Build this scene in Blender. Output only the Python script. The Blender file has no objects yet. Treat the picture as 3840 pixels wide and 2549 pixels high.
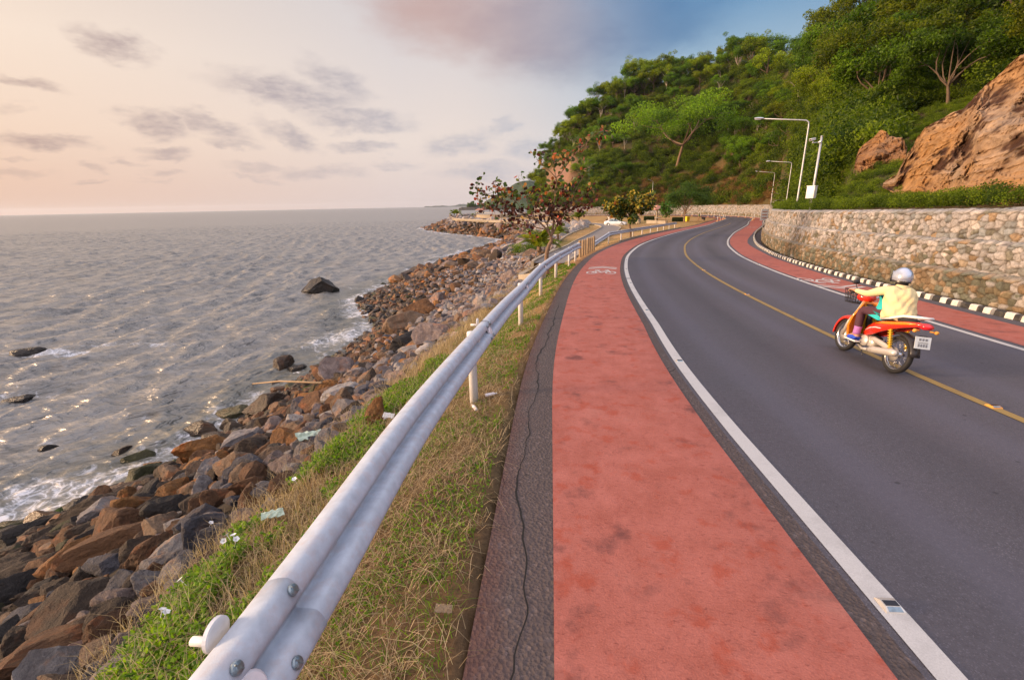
import bpy, bmesh, math, random
import numpy as np
from mathutils import Vector, Matrix

sc = bpy.context.scene
COL = sc.collection
rad = math.radians
# ------------------------------------------------------------------ camera
F, CX, CY, HC = 1707.0, 1920.0, 1274.5, 2.2          # photo pixels, camera height
ROLL = math.atan(0.01955)
PITCH = math.atan(505.6 / F)
cam_d = bpy.data.cameras.new('camera')
cam_d.sensor_width = 36.0
cam_d.lens = F / 3840.0 * 36.0
cam_d.clip_start = 0.05
cam_d.clip_end = 60000.0
cam = bpy.data.objects.new('camera', cam_d)
COL.objects.link(cam)
cam.location = (0, 0, HC)
cam.matrix_world = (Matrix.Translation((0, 0, HC)) @ Matrix.Rotation(rad(90) - PITCH, 4, 'X')
                    @ Matrix.Rotation(-ROLL, 4, 'Z'))
sc.camera = cam


def ray(u, v):
    dx = u - CX; dy = v - CY
    x = dx * math.cos(ROLL) - dy * math.sin(ROLL); y = dx * math.sin(ROLL) + dy * math.cos(ROLL)
    return np.array([x, F * math.cos(PITCH) - y * math.sin(PITCH), -F * math.sin(PITCH) - y * math.cos(PITCH)])


def project(P):
    P = np.asarray(P, float)
    x = P[..., 0]; Y = P[..., 1]; z = P[..., 2] - HC
    Z = Y * math.cos(PITCH) - z * math.sin(PITCH); y = -Y * math.sin(PITCH) - z * math.cos(PITCH)
    a = x / Z * F; b = y / Z * F
    return CX + a * math.cos(ROLL) + b * math.sin(ROLL), CY - a * math.sin(ROLL) + b * math.cos(ROLL), Z


def azel(u, v):
    r = ray(u, v)
    return math.degrees(math.atan2(r[0], r[1])), math.degrees(math.atan2(r[2], math.hypot(r[0], r[1])))


# ------------------------------------------------------------------ node helper
class NT:
    def __init__(s, tree):
        s.t = tree; s.n = tree.nodes; s.l = tree.links

    def node(s, typ, **kw):
        n = s.n.new(typ)
        for k, v in kw.items():
            setattr(n, k, v)
        return n

    def put(s, sock, v):
        if v is None:
            return
        if isinstance(v, bpy.types.NodeSocket):
            s.l.new(v, sock)
        else:
            if isinstance(v, (tuple, list)) and len(v) == 3 and sock.type == 'RGBA':
                v = (*v, 1)
            sock.default_value = v

    def math(s, op, a, b=None, c=None, clamp=False):
        n = s.node('ShaderNodeMath', operation=op, use_clamp=clamp)
        for i, v in enumerate((a, b, c)):
            if v is not None:
                s.put(n.inputs[i], v)
        return n.outputs[0]

    def mix(s, f, a, b, blend='MIX'):
        n = s.node('ShaderNodeMix', data_type='RGBA', blend_type=blend)
        s.put(n.inputs[0], f); s.put(n.inputs[6], a); s.put(n.inputs[7], b)
        return n.outputs[2]

    def rng(s, v, a, b, c=0.0, d=1.0, smooth=False):
        n = s.node('ShaderNodeMapRange', clamp=True)
        if smooth:
            n.interpolation_type = 'SMOOTHSTEP'
        for i, x in enumerate((v, a, b, c, d)):
            s.put(n.inputs[i], x)
        return n.outputs[0]

    def noise(s, vec, scale, detail=4, rough=.55, out=0, dist=0.0):
        n = s.node('ShaderNodeTexNoise')
        s.put(n.inputs['Vector'], vec); s.put(n.inputs['Scale'], scale); s.put(n.inputs['Detail'], detail)
        s.put(n.inputs['Roughness'], rough); s.put(n.inputs['Distortion'], dist)
        return n.outputs[out]

    def vor(s, vec, scale, feature='F1', out=0, rnd=1.0):
        n = s.node('ShaderNodeTexVoronoi', feature=feature)
        s.put(n.inputs['Vector'], vec); s.put(n.inputs['Scale'], scale); s.put(n.inputs['Randomness'], rnd)
        return n.outputs[out]

    def ramp(s, f, stops):
        n = s.node('ShaderNodeValToRGB')
        cr = n.color_ramp
        while len(cr.elements) < len(stops):
            cr.elements.new(0.5)
        for e, (p, c) in zip(cr.elements, stops):
            e.position = p; e.color = (*c, 1)
        s.put(n.inputs[0], f)
        return n.outputs[0]

    def mapping(s, vec, loc=(0, 0, 0), rot=(0, 0, 0), scale=(1, 1, 1), typ='POINT'):
        n = s.node('ShaderNodeMapping', vector_type=typ)
        s.put(n.inputs[0], vec)
        n.inputs[1].default_value = loc; n.inputs[2].default_value = rot; n.inputs[3].default_value = scale
        return n.outputs[0]

    def bump(s, h, strength=.3, dist=.02, normal=None):
        n = s.node('ShaderNodeBump')
        s.put(n.inputs['Strength'], strength); s.put(n.inputs['Distance'], dist); s.put(n.inputs['Height'], h)
        if normal is not None:
            s.put(n.inputs['Normal'], normal)
        return n.outputs[0]


def lin(r, g, b):
    f = lambda c: (c / 255 / 12.92) if c <= 10 else ((c / 255 + .055) / 1.055) ** 2.4
    return (f(r), f(g), f(b))


# ------------------------------------------------------------------ world
SUN_AZ, SUN_EL = -93.0, 10.0
world = bpy.data.worlds.new('World')
sc.world = world
world.use_nodes = True
W = NT(world.node_tree)
W.n.clear()
wout = W.node('ShaderNodeOutputWorld'); bg = W.node('ShaderNodeBackground')
W.l.new(bg.outputs[0], wout.inputs[0])
tc = W.node('ShaderNodeTexCoord')
sep = W.node('ShaderNodeSeparateXYZ'); W.l.new(tc.outputs['Generated'], sep.inputs[0])
AZ = W.math('MULTIPLY', W.math('ARCTAN2', sep.outputs[0], sep.outputs[1]), 57.2958)
EL = W.math('MULTIPLY', W.math('ARCSINE', sep.outputs[2]), 57.2958)
elN = W.rng(EL, -4, 60)
P_ = lambda e: (e + 4) / 64
L_ = W.ramp(elN, [(P_(-3), lin(214, 160, 140)), (P_(0), lin(229, 187, 164)), (P_(7), lin(244, 214, 192)), (P_(14), lin(250, 227, 207)), (P_(24), lin(226, 205, 190)), (P_(36), lin(200, 190, 190)), (P_(59), lin(215, 215, 225))])
M_ = W.ramp(elN, [(P_(-3), lin(205, 190, 188)), (P_(0), lin(222, 205, 202)), (P_(7), lin(235, 220, 212)), (P_(15), lin(222, 213, 212)), (P_(24), lin(206, 204, 210)), (P_(36), lin(185, 190, 205)), (P_(59), lin(215, 220, 235))])
R_ = W.ramp(elN, [(P_(-3), lin(185, 190, 200)), (P_(0), lin(208, 206, 214)), (P_(7), lin(196, 203, 215)), (P_(14), lin(158, 184, 206)), (P_(20), lin(96, 146, 190)), (P_(27), lin(58, 114, 170)), (P_(59), lin(190, 205, 235))])
sky = W.mix(W.rng(AZ, -48, -12, smooth=False), L_, M_)
sky = W.mix(W.rng(AZ, -8, 21, smooth=True), sky, R_)
# soft irregularity + clouds, laid out by compass direction and height
nv = W.node('ShaderNodeCombineXYZ'); W.l.new(AZ, nv.inputs[0]); W.l.new(EL, nv.inputs[1])
AE = nv.outputs[0]
warp = W.node('ShaderNodeTexNoise'); W.put(warp.inputs['Vector'], W.mapping(AE, scale=(.22, .5, 1)))
warp.inputs['Scale'].default_value = 1.0; warp.inputs['Detail'].default_value = 5; warp.inputs['Roughness'].default_value = .6
sub = W.node('ShaderNodeVectorMath', operation='MULTIPLY_ADD')
W.l.new(warp.outputs['Color'], sub.inputs[0]); sub.inputs[1].default_value = (6.5, 3.6, 0); sub.inputs[2].default_value = (-3.25, -1.8, 0)
addv = W.node('ShaderNodeVectorMath', operation='ADD'); W.l.new(AE, addv.inputs[0]); W.l.new(sub.outputs[0], addv.inputs[1])
AEW = addv.outputs[0]
CL = [(425, 165, 150, 42, -14, .8), (115, 307, 150, 20, -6, .7), (170, 530, 190, 24, -4, .8), (20, 410, 70, 16, 0, .3), (590, 465, 125, 42, -12, .85), (790, 470, 160, 34, -16, .75),
      (1080, 355, 300, 48, -6, .8), (1260, 305, 150, 46, -22, .7), (1095, 508, 130, 32, -18, .8), (1350, 452, 230, 32, -4, .7), (610, 572, 110, 20, -4, .7), (860, 538, 120, 16, -6, .6),
      (1375, 550, 125, 22, -3, .7), (1720, 535, 150, 34, 8, .6), (1890, 485, 70, 30, 14, .55), (370, 637, 75, 14, 0, .5), (490, 612, 75, 9, 0, .45), (640, 647, 85, 14, 0, .5),
      (950, 634, 140, 20, 0, .5), (1210, 642, 170, 24, 0, .5), (1480, 614, 110, 14, 0, .45), (1800, 645, 180, 32, 0, .55), (100, 652, 90, 11, 0, .4), (950, 674, 100, 9, 0, .35),
      (50, 600, 60, 9, 0, .4), (330, 684, 75, 9, 0, .4), (590, 682, 70, 8, 0, .35), (2000, 560, 150, 26, 0, .5)]
dens = None
for (u, v, w, h, ang, st) in CL:
    a0, e0 = azel(u, v); a1, _ = azel(u + w, v); _, e1 = azel(u, v - h)
    m = W.mapping(AEW, loc=(a0, e0, 0), rot=(0, 0, rad(ang)), scale=(abs(a1 - a0) * 1.05, abs(e1 - e0) * 1.55, 1), typ='TEXTURE')
    ln = W.node('ShaderNodeVectorMath', operation='LENGTH'); W.l.new(m, ln.inputs[0])
    b = W.rng(ln.outputs['Value'], 1.15, 0.25, 0, st, smooth=True)
    dens = b if dens is None else W.math('MAXIMUM', dens, b)
cn = W.noise(W.mapping(AE, scale=(.5, 1.3, 1)), 1.0, 6, .62)
dens = W.math('MULTIPLY', dens, W.rng(cn, .28, .62, .35, 1.15))
ccol = W.mix(W.rng(AZ, -48, 5), lin(186, 158, 150), lin(170, 178, 196))
sky = W.mix(W.math('MULTIPLY', dens, .95, clamp=True), sky, ccol)
big = None
for (u, v, w, h, ang, st) in [(1680, 40, 340, 215, -6, 1), (2020, 110, 480, 230, -8, 1), (2350, 90, 420, 190, 0, .7), (2150, -90, 700, 190, 0, .9)]:
    a0, e0 = azel(u, v); a1, _ = azel(u + w, v); _, e1 = azel(u, v - h)
    m = W.mapping(AEW, loc=(a0, e0, 0), rot=(0, 0, rad(ang)), scale=(abs(a1 - a0) * 1.1, abs(e1 - e0) * 1.1, 1), typ='TEXTURE')
    ln = W.node('ShaderNodeVectorMath', operation='LENGTH'); W.l.new(m, ln.inputs[0])
    b = W.rng(ln.outputs['Value'], 1.15, 0.35, 0, st, smooth=True)
    big = b if big is None else W.math('MAXIMUM', big, b)
bn = W.noise(W.mapping(AE, scale=(.09, .2, 1)), 1.0, 5, .55)
big = W.math('MULTIPLY', big, W.rng(bn, .3, .6, .78, 1.1))
bcol = W.mix(W.rng(W.math('ADD', AZ, W.math('MULTIPLY', bn, 12)), -3, 18, smooth=True), lin(200, 172, 168), lin(150, 154, 174))
bcol = W.mix(W.rng(AZ, 5, 19, smooth=True), bcol, lin(82, 122, 166))
sky = W.mix(W.math('MULTIPLY', big, .92, clamp=True), sky, bcol)
# the part of the dome high up and behind the camera is brightened as added, unseen fill light
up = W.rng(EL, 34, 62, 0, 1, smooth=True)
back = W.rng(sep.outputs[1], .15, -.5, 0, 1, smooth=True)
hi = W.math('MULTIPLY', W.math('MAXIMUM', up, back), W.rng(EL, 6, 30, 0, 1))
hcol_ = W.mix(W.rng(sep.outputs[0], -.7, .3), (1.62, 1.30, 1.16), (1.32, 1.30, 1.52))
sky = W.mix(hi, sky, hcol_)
west = W.math('MULTIPLY', W.rng(AZ, -52, -80, 0, 1, smooth=True), W.rng(AZ, -150, -110, 0, 1, smooth=True))
west = W.math('MULTIPLY', west, W.rng(EL, 42, 8, 0, 1, smooth=True))
sky = W.mix(W.math('MULTIPLY', west, .85), sky, (1.9, 1.15, .70))
nish = W.node('ShaderNodeTexSky', sky_type='NISHITA', sun_disc=False)
nish.sun_elevation = rad(SUN_EL); nish.sun_rotation = rad(SUN_AZ); nish.air_density = 1.6; nish.dust_density = 3
sky = W.mix(1.0, sky, W.mix(1.0, nish.outputs[0], (.006, .006, .006), 'MULTIPLY'), 'ADD')
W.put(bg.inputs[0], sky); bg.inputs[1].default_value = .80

sun_d = bpy.data.lights.new('sun', 'SUN'); sun_d.energy = 5.0; sun_d.angle = rad(11); sun_d.color = (1.0, .68, .42)
sun = bpy.data.objects.new('sun', sun_d); COL.objects.link(sun)
sdir = Vector((math.sin(rad(SUN_AZ)) * math.cos(rad(SUN_EL)), math.cos(rad(SUN_AZ)) * math.cos(rad(SUN_EL)), math.sin(rad(SUN_EL))))
sun.rotation_euler = sdir.to_track_quat('Z', 'Y').to_euler()
sun.location = sdir * 100
sc.view_settings.view_transform = 'Standard'; sc.view_settings.look = 'None'
sc.view_settings.exposure = 0.32; sc.view_settings.gamma = 1.0
sc.cycles.max_bounces = 6; sc.cycles.diffuse_bounces = 2; sc.cycles.glossy_bounces = 2
sc.cycles.transmission_bounces = 3; sc.cycles.transparent_max_bounces = 6; sc.cycles.volume_bounces = 0
sc.cycles.caustics_reflective = False; sc.cycles.caustics_refractive = False
try:
    sc.cycles.use_denoising = True
except Exception:
    pass

# ------------------------------------------------------------------ noise (numpy)
def _hash(ix, iy, iz, seed):
    h = (ix.astype(np.int64) * 374761393 + iy.astype(np.int64) * 668265263 + iz.astype(np.int64) * 2147483647 + seed * 974634777) & 0xffffffff
    h = ((h ^ (h >> 13)) * 1274126177) & 0xffffffff
    h = ((h ^ (h >> 16)) * 2246822519) & 0xffffffff
    return ((h ^ (h >> 15)) & 0xffffff) / float(0xffffff)


def vnoise(p, seed=0):
    p = np.asarray(p, float)
    i = np.floor(p).astype(np.int64); f = p - i; f = f * f * (3 - 2 * f)
    r = 0
    for dx in (0, 1):
        for dy in (0, 1):
            for dz in (0, 1):
                w = (f[..., 0] if dx else 1 - f[..., 0]) * (f[..., 1] if dy else 1 - f[..., 1]) * (f[..., 2] if dz else 1 - f[..., 2])
                r = r + w * _hash(i[..., 0] + dx, i[..., 1] + dy, i[..., 2] + dz, seed)
    return r * 2 - 1


def fbm(p, oct=4, seed=0, gain=.5, ridged=False):
    p = np.asarray(p, float); a = 1.0; r = 0; t = 0
    for o in range(oct):
        n = vnoise(p, seed + o * 17)
        if ridged:
            n = 1 - 2 * np.abs(n)
        r = r + a * n; t += a; a *= gain; p = p * 2.03 + 11.3
    return r / t


def p3(x, y, z=0.0):
    x, y = np.broadcast_arrays(np.asarray(x, float), np.asarray(y, float))
    return np.stack([x, y, np.broadcast_to(z, x.shape)], -1)


def sstep(a, b, x):
    t = np.clip((np.asarray(x, float) - a) / (b - a), 0, 1)
    return t * t * (3 - 2 * t)


# ------------------------------------------------------------------ object helpers
def link(name, me, parent=None):
    o = bpy.data.objects.new(name, me); COL.objects.link(o)
    if parent is not None:
        o.parent = parent
    return o


def tag(o, label=None, cat=None, group=None, kind=None):
    if label: o['label'] = label
    if cat: o['category'] = cat
    if group: o['group'] = group
    if kind: o['kind'] = kind
    return o


def empty(name, loc, rz=0, label=None, cat=None, group=None):
    o = bpy.data.objects.new(name, None); COL.objects.link(o)
    o.location = loc; o.rotation_euler = (0, 0, rz); o.empty_display_size = .1
    return tag(o, label, cat, group)


def np_mesh(name, V, Fq, mat, smooth=False, cols=None, fmat=None, uv=None):
    """V (n,3), Fq (m,k) uniform faces"""
    me = bpy.data.meshes.new(name)
    V = np.ascontiguousarray(V, np.float32); Fq = np.ascontiguousarray(Fq, np.int32)
    m, k = Fq.shape
    me.vertices.add(len(V)); me.vertices.foreach_set('co', V.ravel())
    me.loops.add(m * k); me.loops.foreach_set('vertex_index', Fq.ravel())
    me.polygons.add(m)
    me.polygons.foreach_set('loop_start', np.arange(0, m * k, k, dtype=np.int32))
    me.polygons.foreach_set('loop_total', np.full(m, k, np.int32))
    me.polygons.foreach_set('use_smooth', np.full(m, smooth, bool))
    for mm in (mat if isinstance(mat, (list, tuple)) else [mat]):
        me.materials.append(mm)
    if fmat is not None:
        me.polygons.foreach_set('material_index', np.asarray(fmat, np.int32))
    me.update(calc_edges=True)
    if cols is not None:
        for nm, c in cols.items():
            c = np.asarray(c, np.float32)
            if c.ndim == 1:
                a = me.attributes.new(nm, 'FLOAT', 'POINT'); a.data.foreach_set('value', c)
            else:
                if c.shape[1] == 3:
                    c = np.c_[c, np.ones(len(c), np.float32)]
                a = me.color_attributes.new(nm, 'FLOAT_COLOR', 'POINT'); a.data.foreach_set('color', c.astype(np.float32).ravel())
    if uv is not None:
        a = me.attributes.new('sd', 'FLOAT_VECTOR', 'POINT')
        a.data.foreach_set('vector', np.ascontiguousarray(np.c_[uv, np.zeros(len(uv))], np.float32).ravel())
    return me


def grid_faces(nr, nc, wrap=False):
    i = np.arange(nr - 1)[:, None]; j = np.arange(nc if wrap else nc - 1)[None]
    j2 = (j + 1) % nc
    a = i * nc + j; b = i * nc + j2; c = (i + 1) * nc + j2; d = (i + 1) * nc + j
    return np.stack([a, b, c, d], -1).reshape(-1, 4)


class MB:
    """collects shapes, builds ONE mesh object"""
    def __init__(s):
        s.v = []; s.f = []; s.m = []; s.sm = []; s.n = 0

    def add(s, V, Fs, mi=0, smooth=False):
        V = np.asarray(V, float)
        s.v.append(V)
        for f in Fs:
            s.f.append([int(x) + s.n for x in f]); s.m.append(mi); s.sm.append(smooth)
        s.n += len(V)
        return s

    def box(s, c, size, rot=None, mi=0, bev=0.0):
        sx, sy, sz = [x / 2 for x in size]
        if bev > 0:
            b = min(bev, sx * .9, sy * .9, sz * .9)
            bm = bmesh.new(); bmesh.ops.create_cube(bm, size=1)
            for v in bm.verts: v.co = Vector((v.co.x * sx * 2, v.co.y * sy * 2, v.co.z * sz * 2))
            bmesh.ops.bevel(bm, geom=list(bm.edges), offset=b, segments=2, profile=.6, affect='EDGES')
            V = np.array([v.co[:] for v in bm.verts]); bm.verts.index_update()
            Fs = [[v.index for v in f.verts] for f in bm.faces]; bm.free()
        else:
            V = np.array([(x, y, z) for x in (-sx, sx) for y in (-sy, sy) for z in (-sz, sz)])
            Fs = [(0, 1, 3, 2), (4, 6, 7, 5), (0, 4, 5, 1), (2, 3, 7, 6), (0, 2, 6, 4), (1, 5, 7, 3)]
        if rot is not None:
            V = V @ np.array(rot.to_3x3()).T
        return s.add(V + np.array(c), Fs, mi, bev > 0)

    def tube(s, pts, r, seg=8, mi=0, cap=True, smooth=True, flat=None):
        pts = [np.array(p, float) for p in pts]
        n = len(pts)
        rs = [r] * n if np.isscalar(r) else list(r)
        V = []; up = None
        for i in range(n):
            t = pts[min(i + 1, n - 1)] - pts[max(i - 1, 0)]
            t = t / (np.linalg.norm(t) + 1e-9)
            if up is None:
                up = np.array([0, 0, 1.]) if abs(t[2]) < .9 else np.array([1., 0, 0])
            a = np.cross(t, up); a /= np.linalg.norm(a) + 1e-9
            b = np.cross(a, t); up = b
            fy = 1.0 if flat is None else flat
            for k in range(seg):
                th = 2 * math.pi * k / seg
                V.append(pts[i] + rs[i] * (math.cos(th) * a + fy * math.sin(th) * b))
        Fs = [(i * seg + k, i * seg + (k + 1) % seg, (i + 1) * seg + (k + 1) % seg, (i + 1) * seg + k) for i in range(n - 1) for k in range(seg)]
        if cap:
            Fs += [tuple(range(seg))[::-1], tuple((n - 1) * seg + k for k in range(seg))]
        return s.add(V, Fs, mi, smooth)

    def lathe(s, prof, c=(0, 0, 0), axis='Z', seg=20, mi=0, closed=False, smooth=True):
        V = []
        for (r, h) in prof:
            for k in range(seg):
                th = 2 * math.pi * k / seg
                a, b = r * math.cos(th), r * math.sin(th)
                V.append({'Z': (a, b, h), 'Y': (a, h, b), 'X': (h, a, b)}[axis])
        n = len(prof)
        Fs = [(i * seg + k, i * seg + (k + 1) % seg, ((i + 1) % n) * seg + (k + 1) % seg, ((i + 1) % n) * seg + k) for i in range(n if closed else n - 1) for k in range(seg)]
        if not closed:
            if prof[0][0] > 1e-6: Fs.append(tuple(range(seg))[::-1])
            if prof[-1][0] > 1e-6: Fs.append(tuple((n - 1) * seg + k for k in range(seg)))
        return s.add(np.array(V) + np.array(c), Fs, mi, smooth)

    def loft(s, rings, mi=0, closed=True, cap=True, smooth=True):
        k = len(rings[0]); V = np.concatenate([np.array(r, float) for r in rings])
        n = len(rings)
        Fs = [(i * k + j, i * k + (j + 1) % k, (i + 1) * k + (j + 1) % k, (i + 1) * k + j) for i in range(n - 1) for j in range(k if closed else k - 1)]
        if cap and closed:
            Fs += [tuple(range(k))[::-1], tuple((n - 1) * k + j for j in range(k))]
        return s.add(V, Fs, mi, smooth)

    def prism(s, poly, axis, a, b, mi=0, smooth=False):
        """poly: 2D points, extruded along axis from a to b"""
        mk = {'Y': lambda p, h: (p[0], h, p[1]), 'Z': lambda p, h: (p[0], p[1], h), 'X': lambda p, h: (h, p[0], p[1])}[axis]
        return s.loft([[mk(p, a) for p in poly], [mk(p, b) for p in poly]], mi, smooth=smooth)

    def build(s, name, mats, parent=None, cols=None, fix=True):
        me = bpy.data.meshes.new(name)
        V = np.concatenate(s.v) if s.v else np.zeros((0, 3))
        me.from_pydata(V.tolist(), [], s.f)
        for mm in (mats if isinstance(mats, (list, tuple)) else [mats]):
            me.materials.append(mm)
        me.polygons.foreach_set('material_index', s.m); me.polygons.foreach_set('use_smooth', s.sm)
        if fix:
            bm = bmesh.new(); bm.from_mesh(me); bmesh.ops.recalc_face_normals(bm, faces=bm.faces); bm.to_mesh(me); bm.free()
        me.update()
        return link(name, me, parent)


def children(o):
    return [c for c in bpy.data.objects if c.parent == o]


def copy_tree(o, kids, loc, rz=0.0, scale=None, label=None, group=None):
    c = o.copy(); COL.objects.link(c); c.location = loc; c.rotation_euler = (0, 0, rz)
    if scale is not None: c.scale = scale if hasattr(scale, '__len__') else (scale,) * 3
    if label: c['label'] = label
    if group: c['group'] = group
    out = []
    for k in kids:
        if isinstance(k, tuple):
            k, sub = k
        else:
            sub = []
        d = k.copy(); COL.objects.link(d); d.parent = c; out.append(d)
        for g in sub:
            e = g.copy(); COL.objects.link(e); e.parent = d
    return c, out
# ------------------------------------------------------------------ materials
def new_mat(name):
    m = bpy.data.materials.new(name); m.use_nodes = True
    t = NT(m.node_tree); b = m.node_tree.nodes['Principled BSDF']
    return m, t, b


def simple(name, col, rough=.6, metal=0.0, var=.12, vscale=6.0, bump=0.0, bscale=60.0, col2=None, c2amt=.5, coat=0.0, spec=None):
    m, t, b = new_mat(name)
    co = t.node('ShaderNodeTexCoord').outputs['Object']
    n = t.noise(co, vscale, 5, .6)
    dark = tuple(c * (1 - var * 2) for c in col)
    c = t.mix(t.rng(n, .3, .7), dark, col)
    if col2 is not None:
        n2 = t.noise(t.mapping(co, loc=(3, 7, 1)), vscale * .7, 6, .65)
        c = t.mix(t.math('MULTIPLY', t.rng(n2, .5, .62), c2amt), c, col2)
    t.put(b.inputs['Base Color'], c)
    t.put(b.inputs['Roughness'], t.rng(n, .2, .8, rough * .85, min(1, rough * 1.15)))
    b.inputs['Metallic'].default_value = metal
    if coat: b.inputs['Coat Weight'].default_value = coat
    if spec is not None: b.inputs['Specular IOR Level'].default_value = spec
    if bump:
        t.put(b.inputs['Normal'], t.bump(t.noise(co, bscale, 4, .6), bump, .01))
    return m


def ground_uv(t):
    a = t.node('ShaderNodeAttribute', attribute_name='sd'); return a.outputs['Vector']


def asphalt(name, base, coarse=False):
    m, t, b = new_mat(name)
    co = t.node('ShaderNodeTexCoord').outputs['Object']
    sdv = ground_uv(t)
    fine = t.noise(co, 210 if not coarse else 90, 3, .75)
    vd = t.vor(co, 130 if not coarse else 38, 'F1')
    vc = t.vor(co, 130 if not coarse else 38, 'F1', out='Color')
    bw = t.node('ShaderNodeRGBToBW'); t.l.new(vc, bw.inputs[0])
    med = t.noise(co, 1.3, 6, .6)
    big = t.noise(t.mapping(sdv, scale=(.06, .9, 1)), 1.0, 4, .55)
    patch = t.noise(t.mapping(sdv, scale=(.22, .5, 1)), 1.0, 5, .6)
    c = t.mix(t.rng(fine, .25, .75), tuple(x * .55 for x in base), tuple(x * 1.35 for x in base))
    c = t.mix(t.math('MULTIPLY', t.rng(bw.outputs[0], .74, .84), .6), c, tuple(min(1, x * 2.6) for x in base))
    c = t.mix(t.math('MULTIPLY', t.rng(bw.outputs[0], .2, .08), .6), c, tuple(x * .4 for x in base))
    c = t.mix(t.rng(big, .35, .65, 0, .45), c, tuple(x * .55 for x in base))
    c = t.mix(t.rng(patch, .42, .7, 0, .35), c, (base[0] * 1.15, base[1] * .95, base[2] * 1.0))
    gr = t.noise(co, 22, 5, .75); c = t.mix(t.rng(gr, .35, .65, 0, .35), c, tuple(x * 1.5 for x in base)); c = t.mix(t.rng(gr, .42, .25, 0, .35), c, tuple(x * .4 for x in base))
    c = t.mix(t.rng(med, .3, .7, .0, .25), c, tuple(x * 1.3 for x in base))
    if not coarse:
        # polished wheel paths and an oily mid-lane band (d = metres from the centre line)
        sx = t.node('ShaderNodeSeparateXYZ'); t.l.new(sdv, sx.inputs[0])
        ad = t.math('ABSOLUTE', t.math('SUBTRACT', t.math('ABSOLUTE', sx.outputs[1]), 1.55))
        band = t.math('MULTIPLY', t.rng(ad, .55, .05, 0, 1, smooth=True), t.rng(big, .2, .7, .25, 1))
        c = t.mix(t.math('MULTIPLY', band, .38), c, tuple(x * .45 for x in base))
        wp = t.rng(t.math('ABSOLUTE', t.math('SUBTRACT', ad, .85)), .35, .05, 0, .28, smooth=True)
        c = t.mix(wp, c, (base[0] * 1.5, base[1] * 1.55, base[2] * 1.75))
    spots = t.rng(t.vor(t.mapping(co, loc=(4, 2, 0)), 2.1, 'F1'), .055, .03)
    c = t.mix(t.math('MULTIPLY', spots, .6), c, tuple(x * .3 for x in base))
    if coarse:
        cr = t.vor(t.mapping(t.mix(.08, co, t.noise(co, 5, 4, .6, out=1), 'ADD'), scale=(1.6, .5, 1)), 1.3, 'DISTANCE_TO_EDGE')
        cm = t.math('MULTIPLY', t.rng(cr, .010, .003), t.rng(t.noise(co, .5, 2), .54, .60))
        c = t.mix(cm, c, (.006, .005, .005))
        rd = t.noise(t.mapping(co, loc=(9, 9, 9)), 2.3, 5, .65)
        sx = t.node('ShaderNodeSeparateXYZ'); t.l.new(sdv, sx.inputs[0])
        edge = t.rng(t.math('ADD', sx.outputs[1], t.math('MULTIPLY', rd, .35)), -5.20, -5.62, 0, 1)
        c = t.mix(t.math('MULTIPLY', edge, .75), c, (.13, .035, .02))
    t.put(b.inputs['Base Color'], c)
    t.put(b.inputs['Roughness'], t.rng(fine, .2, .8, .62, .9)); b.inputs['Specular IOR Level'].default_value = .35
    h = t.math('ADD', t.math('MULTIPLY', vd, 1.0), t.math('MULTIPLY', fine, .6))
    t.put(b.inputs['Normal'], t.bump(h, .55 if not coarse else 1.0, .006 if not coarse else .016))
    return m


def red_lane():
    m, t, b = new_mat('red lane paint')
    co = t.node('ShaderNodeTexCoord').outputs['Object']
    sdv = ground_uv(t)
    fine = t.noise(co, 95, 4, .7)
    grit = t.noise(t.mapping(sdv, scale=(50, 20, 1)), 1.0, 4, .65, dist=.6)
    med = t.noise(co, 3.2, 6, .65)
    blot = t.noise(t.mapping(co, loc=(5, 3, 0)), 4.5, 5, .6)
    c = t.mix(t.rng(fine, .3, .7), (.27, .070, .050), (.42, .135, .098))
    c = t.mix(t.rng(med, .35, .7, 0, .5), c, (.52, .185, .15))
    mid = t.noise(co, 13, 5, .7); c = t.mix(t.rng(mid, .40, .28, 0, .5), c, (.24, .045, .035)); c = t.mix(t.rng(mid, .56, .7, 0, .4), c, (.50, .17, .13))
    c = t.mix(t.rng(grit, .42, .24, 0, .85), c, (.13, .024, .020))
    c = t.mix(t.rng(blot, .55, .66, 0, .6), c, (.34, .058, .026))
    dk = t.noise(t.mapping(co, loc=(1, 8, 0)), 2.6, 6, .62)
    c = t.mix(t.rng(dk, .56, .70, 0, .8), c, (.13, .045, .040))
    wear = t.noise(t.mapping(co, loc=(11, 2, 0)), 1.1, 7, .7)
    c = t.mix(t.rng(wear, .58, .75, 0, .4), c, (.44, .20, .16))
    t.put(b.inputs['Base Color'], c)
    t.put(b.inputs['Roughness'], t.rng(fine, .2, .8, .55, .85)); b.inputs['Specular IOR Level'].default_value = .3
    h = t.math('ADD', t.math('MULTIPLY', grit, .8), t.math('MULTIPLY', fine, .5))
    t.put(b.inputs['Normal'], t.bump(h, .8, .010))
    return m


def line_paint(name, col, worn):
    m, t, b = new_mat(name)
    co = t.node('ShaderNodeTexCoord').outputs['Object']
    fine = t.noise(co, 120, 4, .7); med = t.noise(co, 2.5, 6, .65)
    c = t.mix(t.rng(fine, .25, .7), tuple(x * .72 for x in col), col)
    c = t.mix(t.rng(med, .5, .72, 0, worn), c, tuple(x * .42 + .02 for x in col))
    sp = t.vor(co, 3.0, 'F1')
    c = t.mix(t.rng(sp, .05, .03, 0, .7), c, (.05, .05, .05))
    t.put(b.inputs['Base Color'], c); b.inputs['Roughness'].default_value = .62
    t.put(b.inputs['Normal'], t.bump(fine, .35, .004))
    return m


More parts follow.
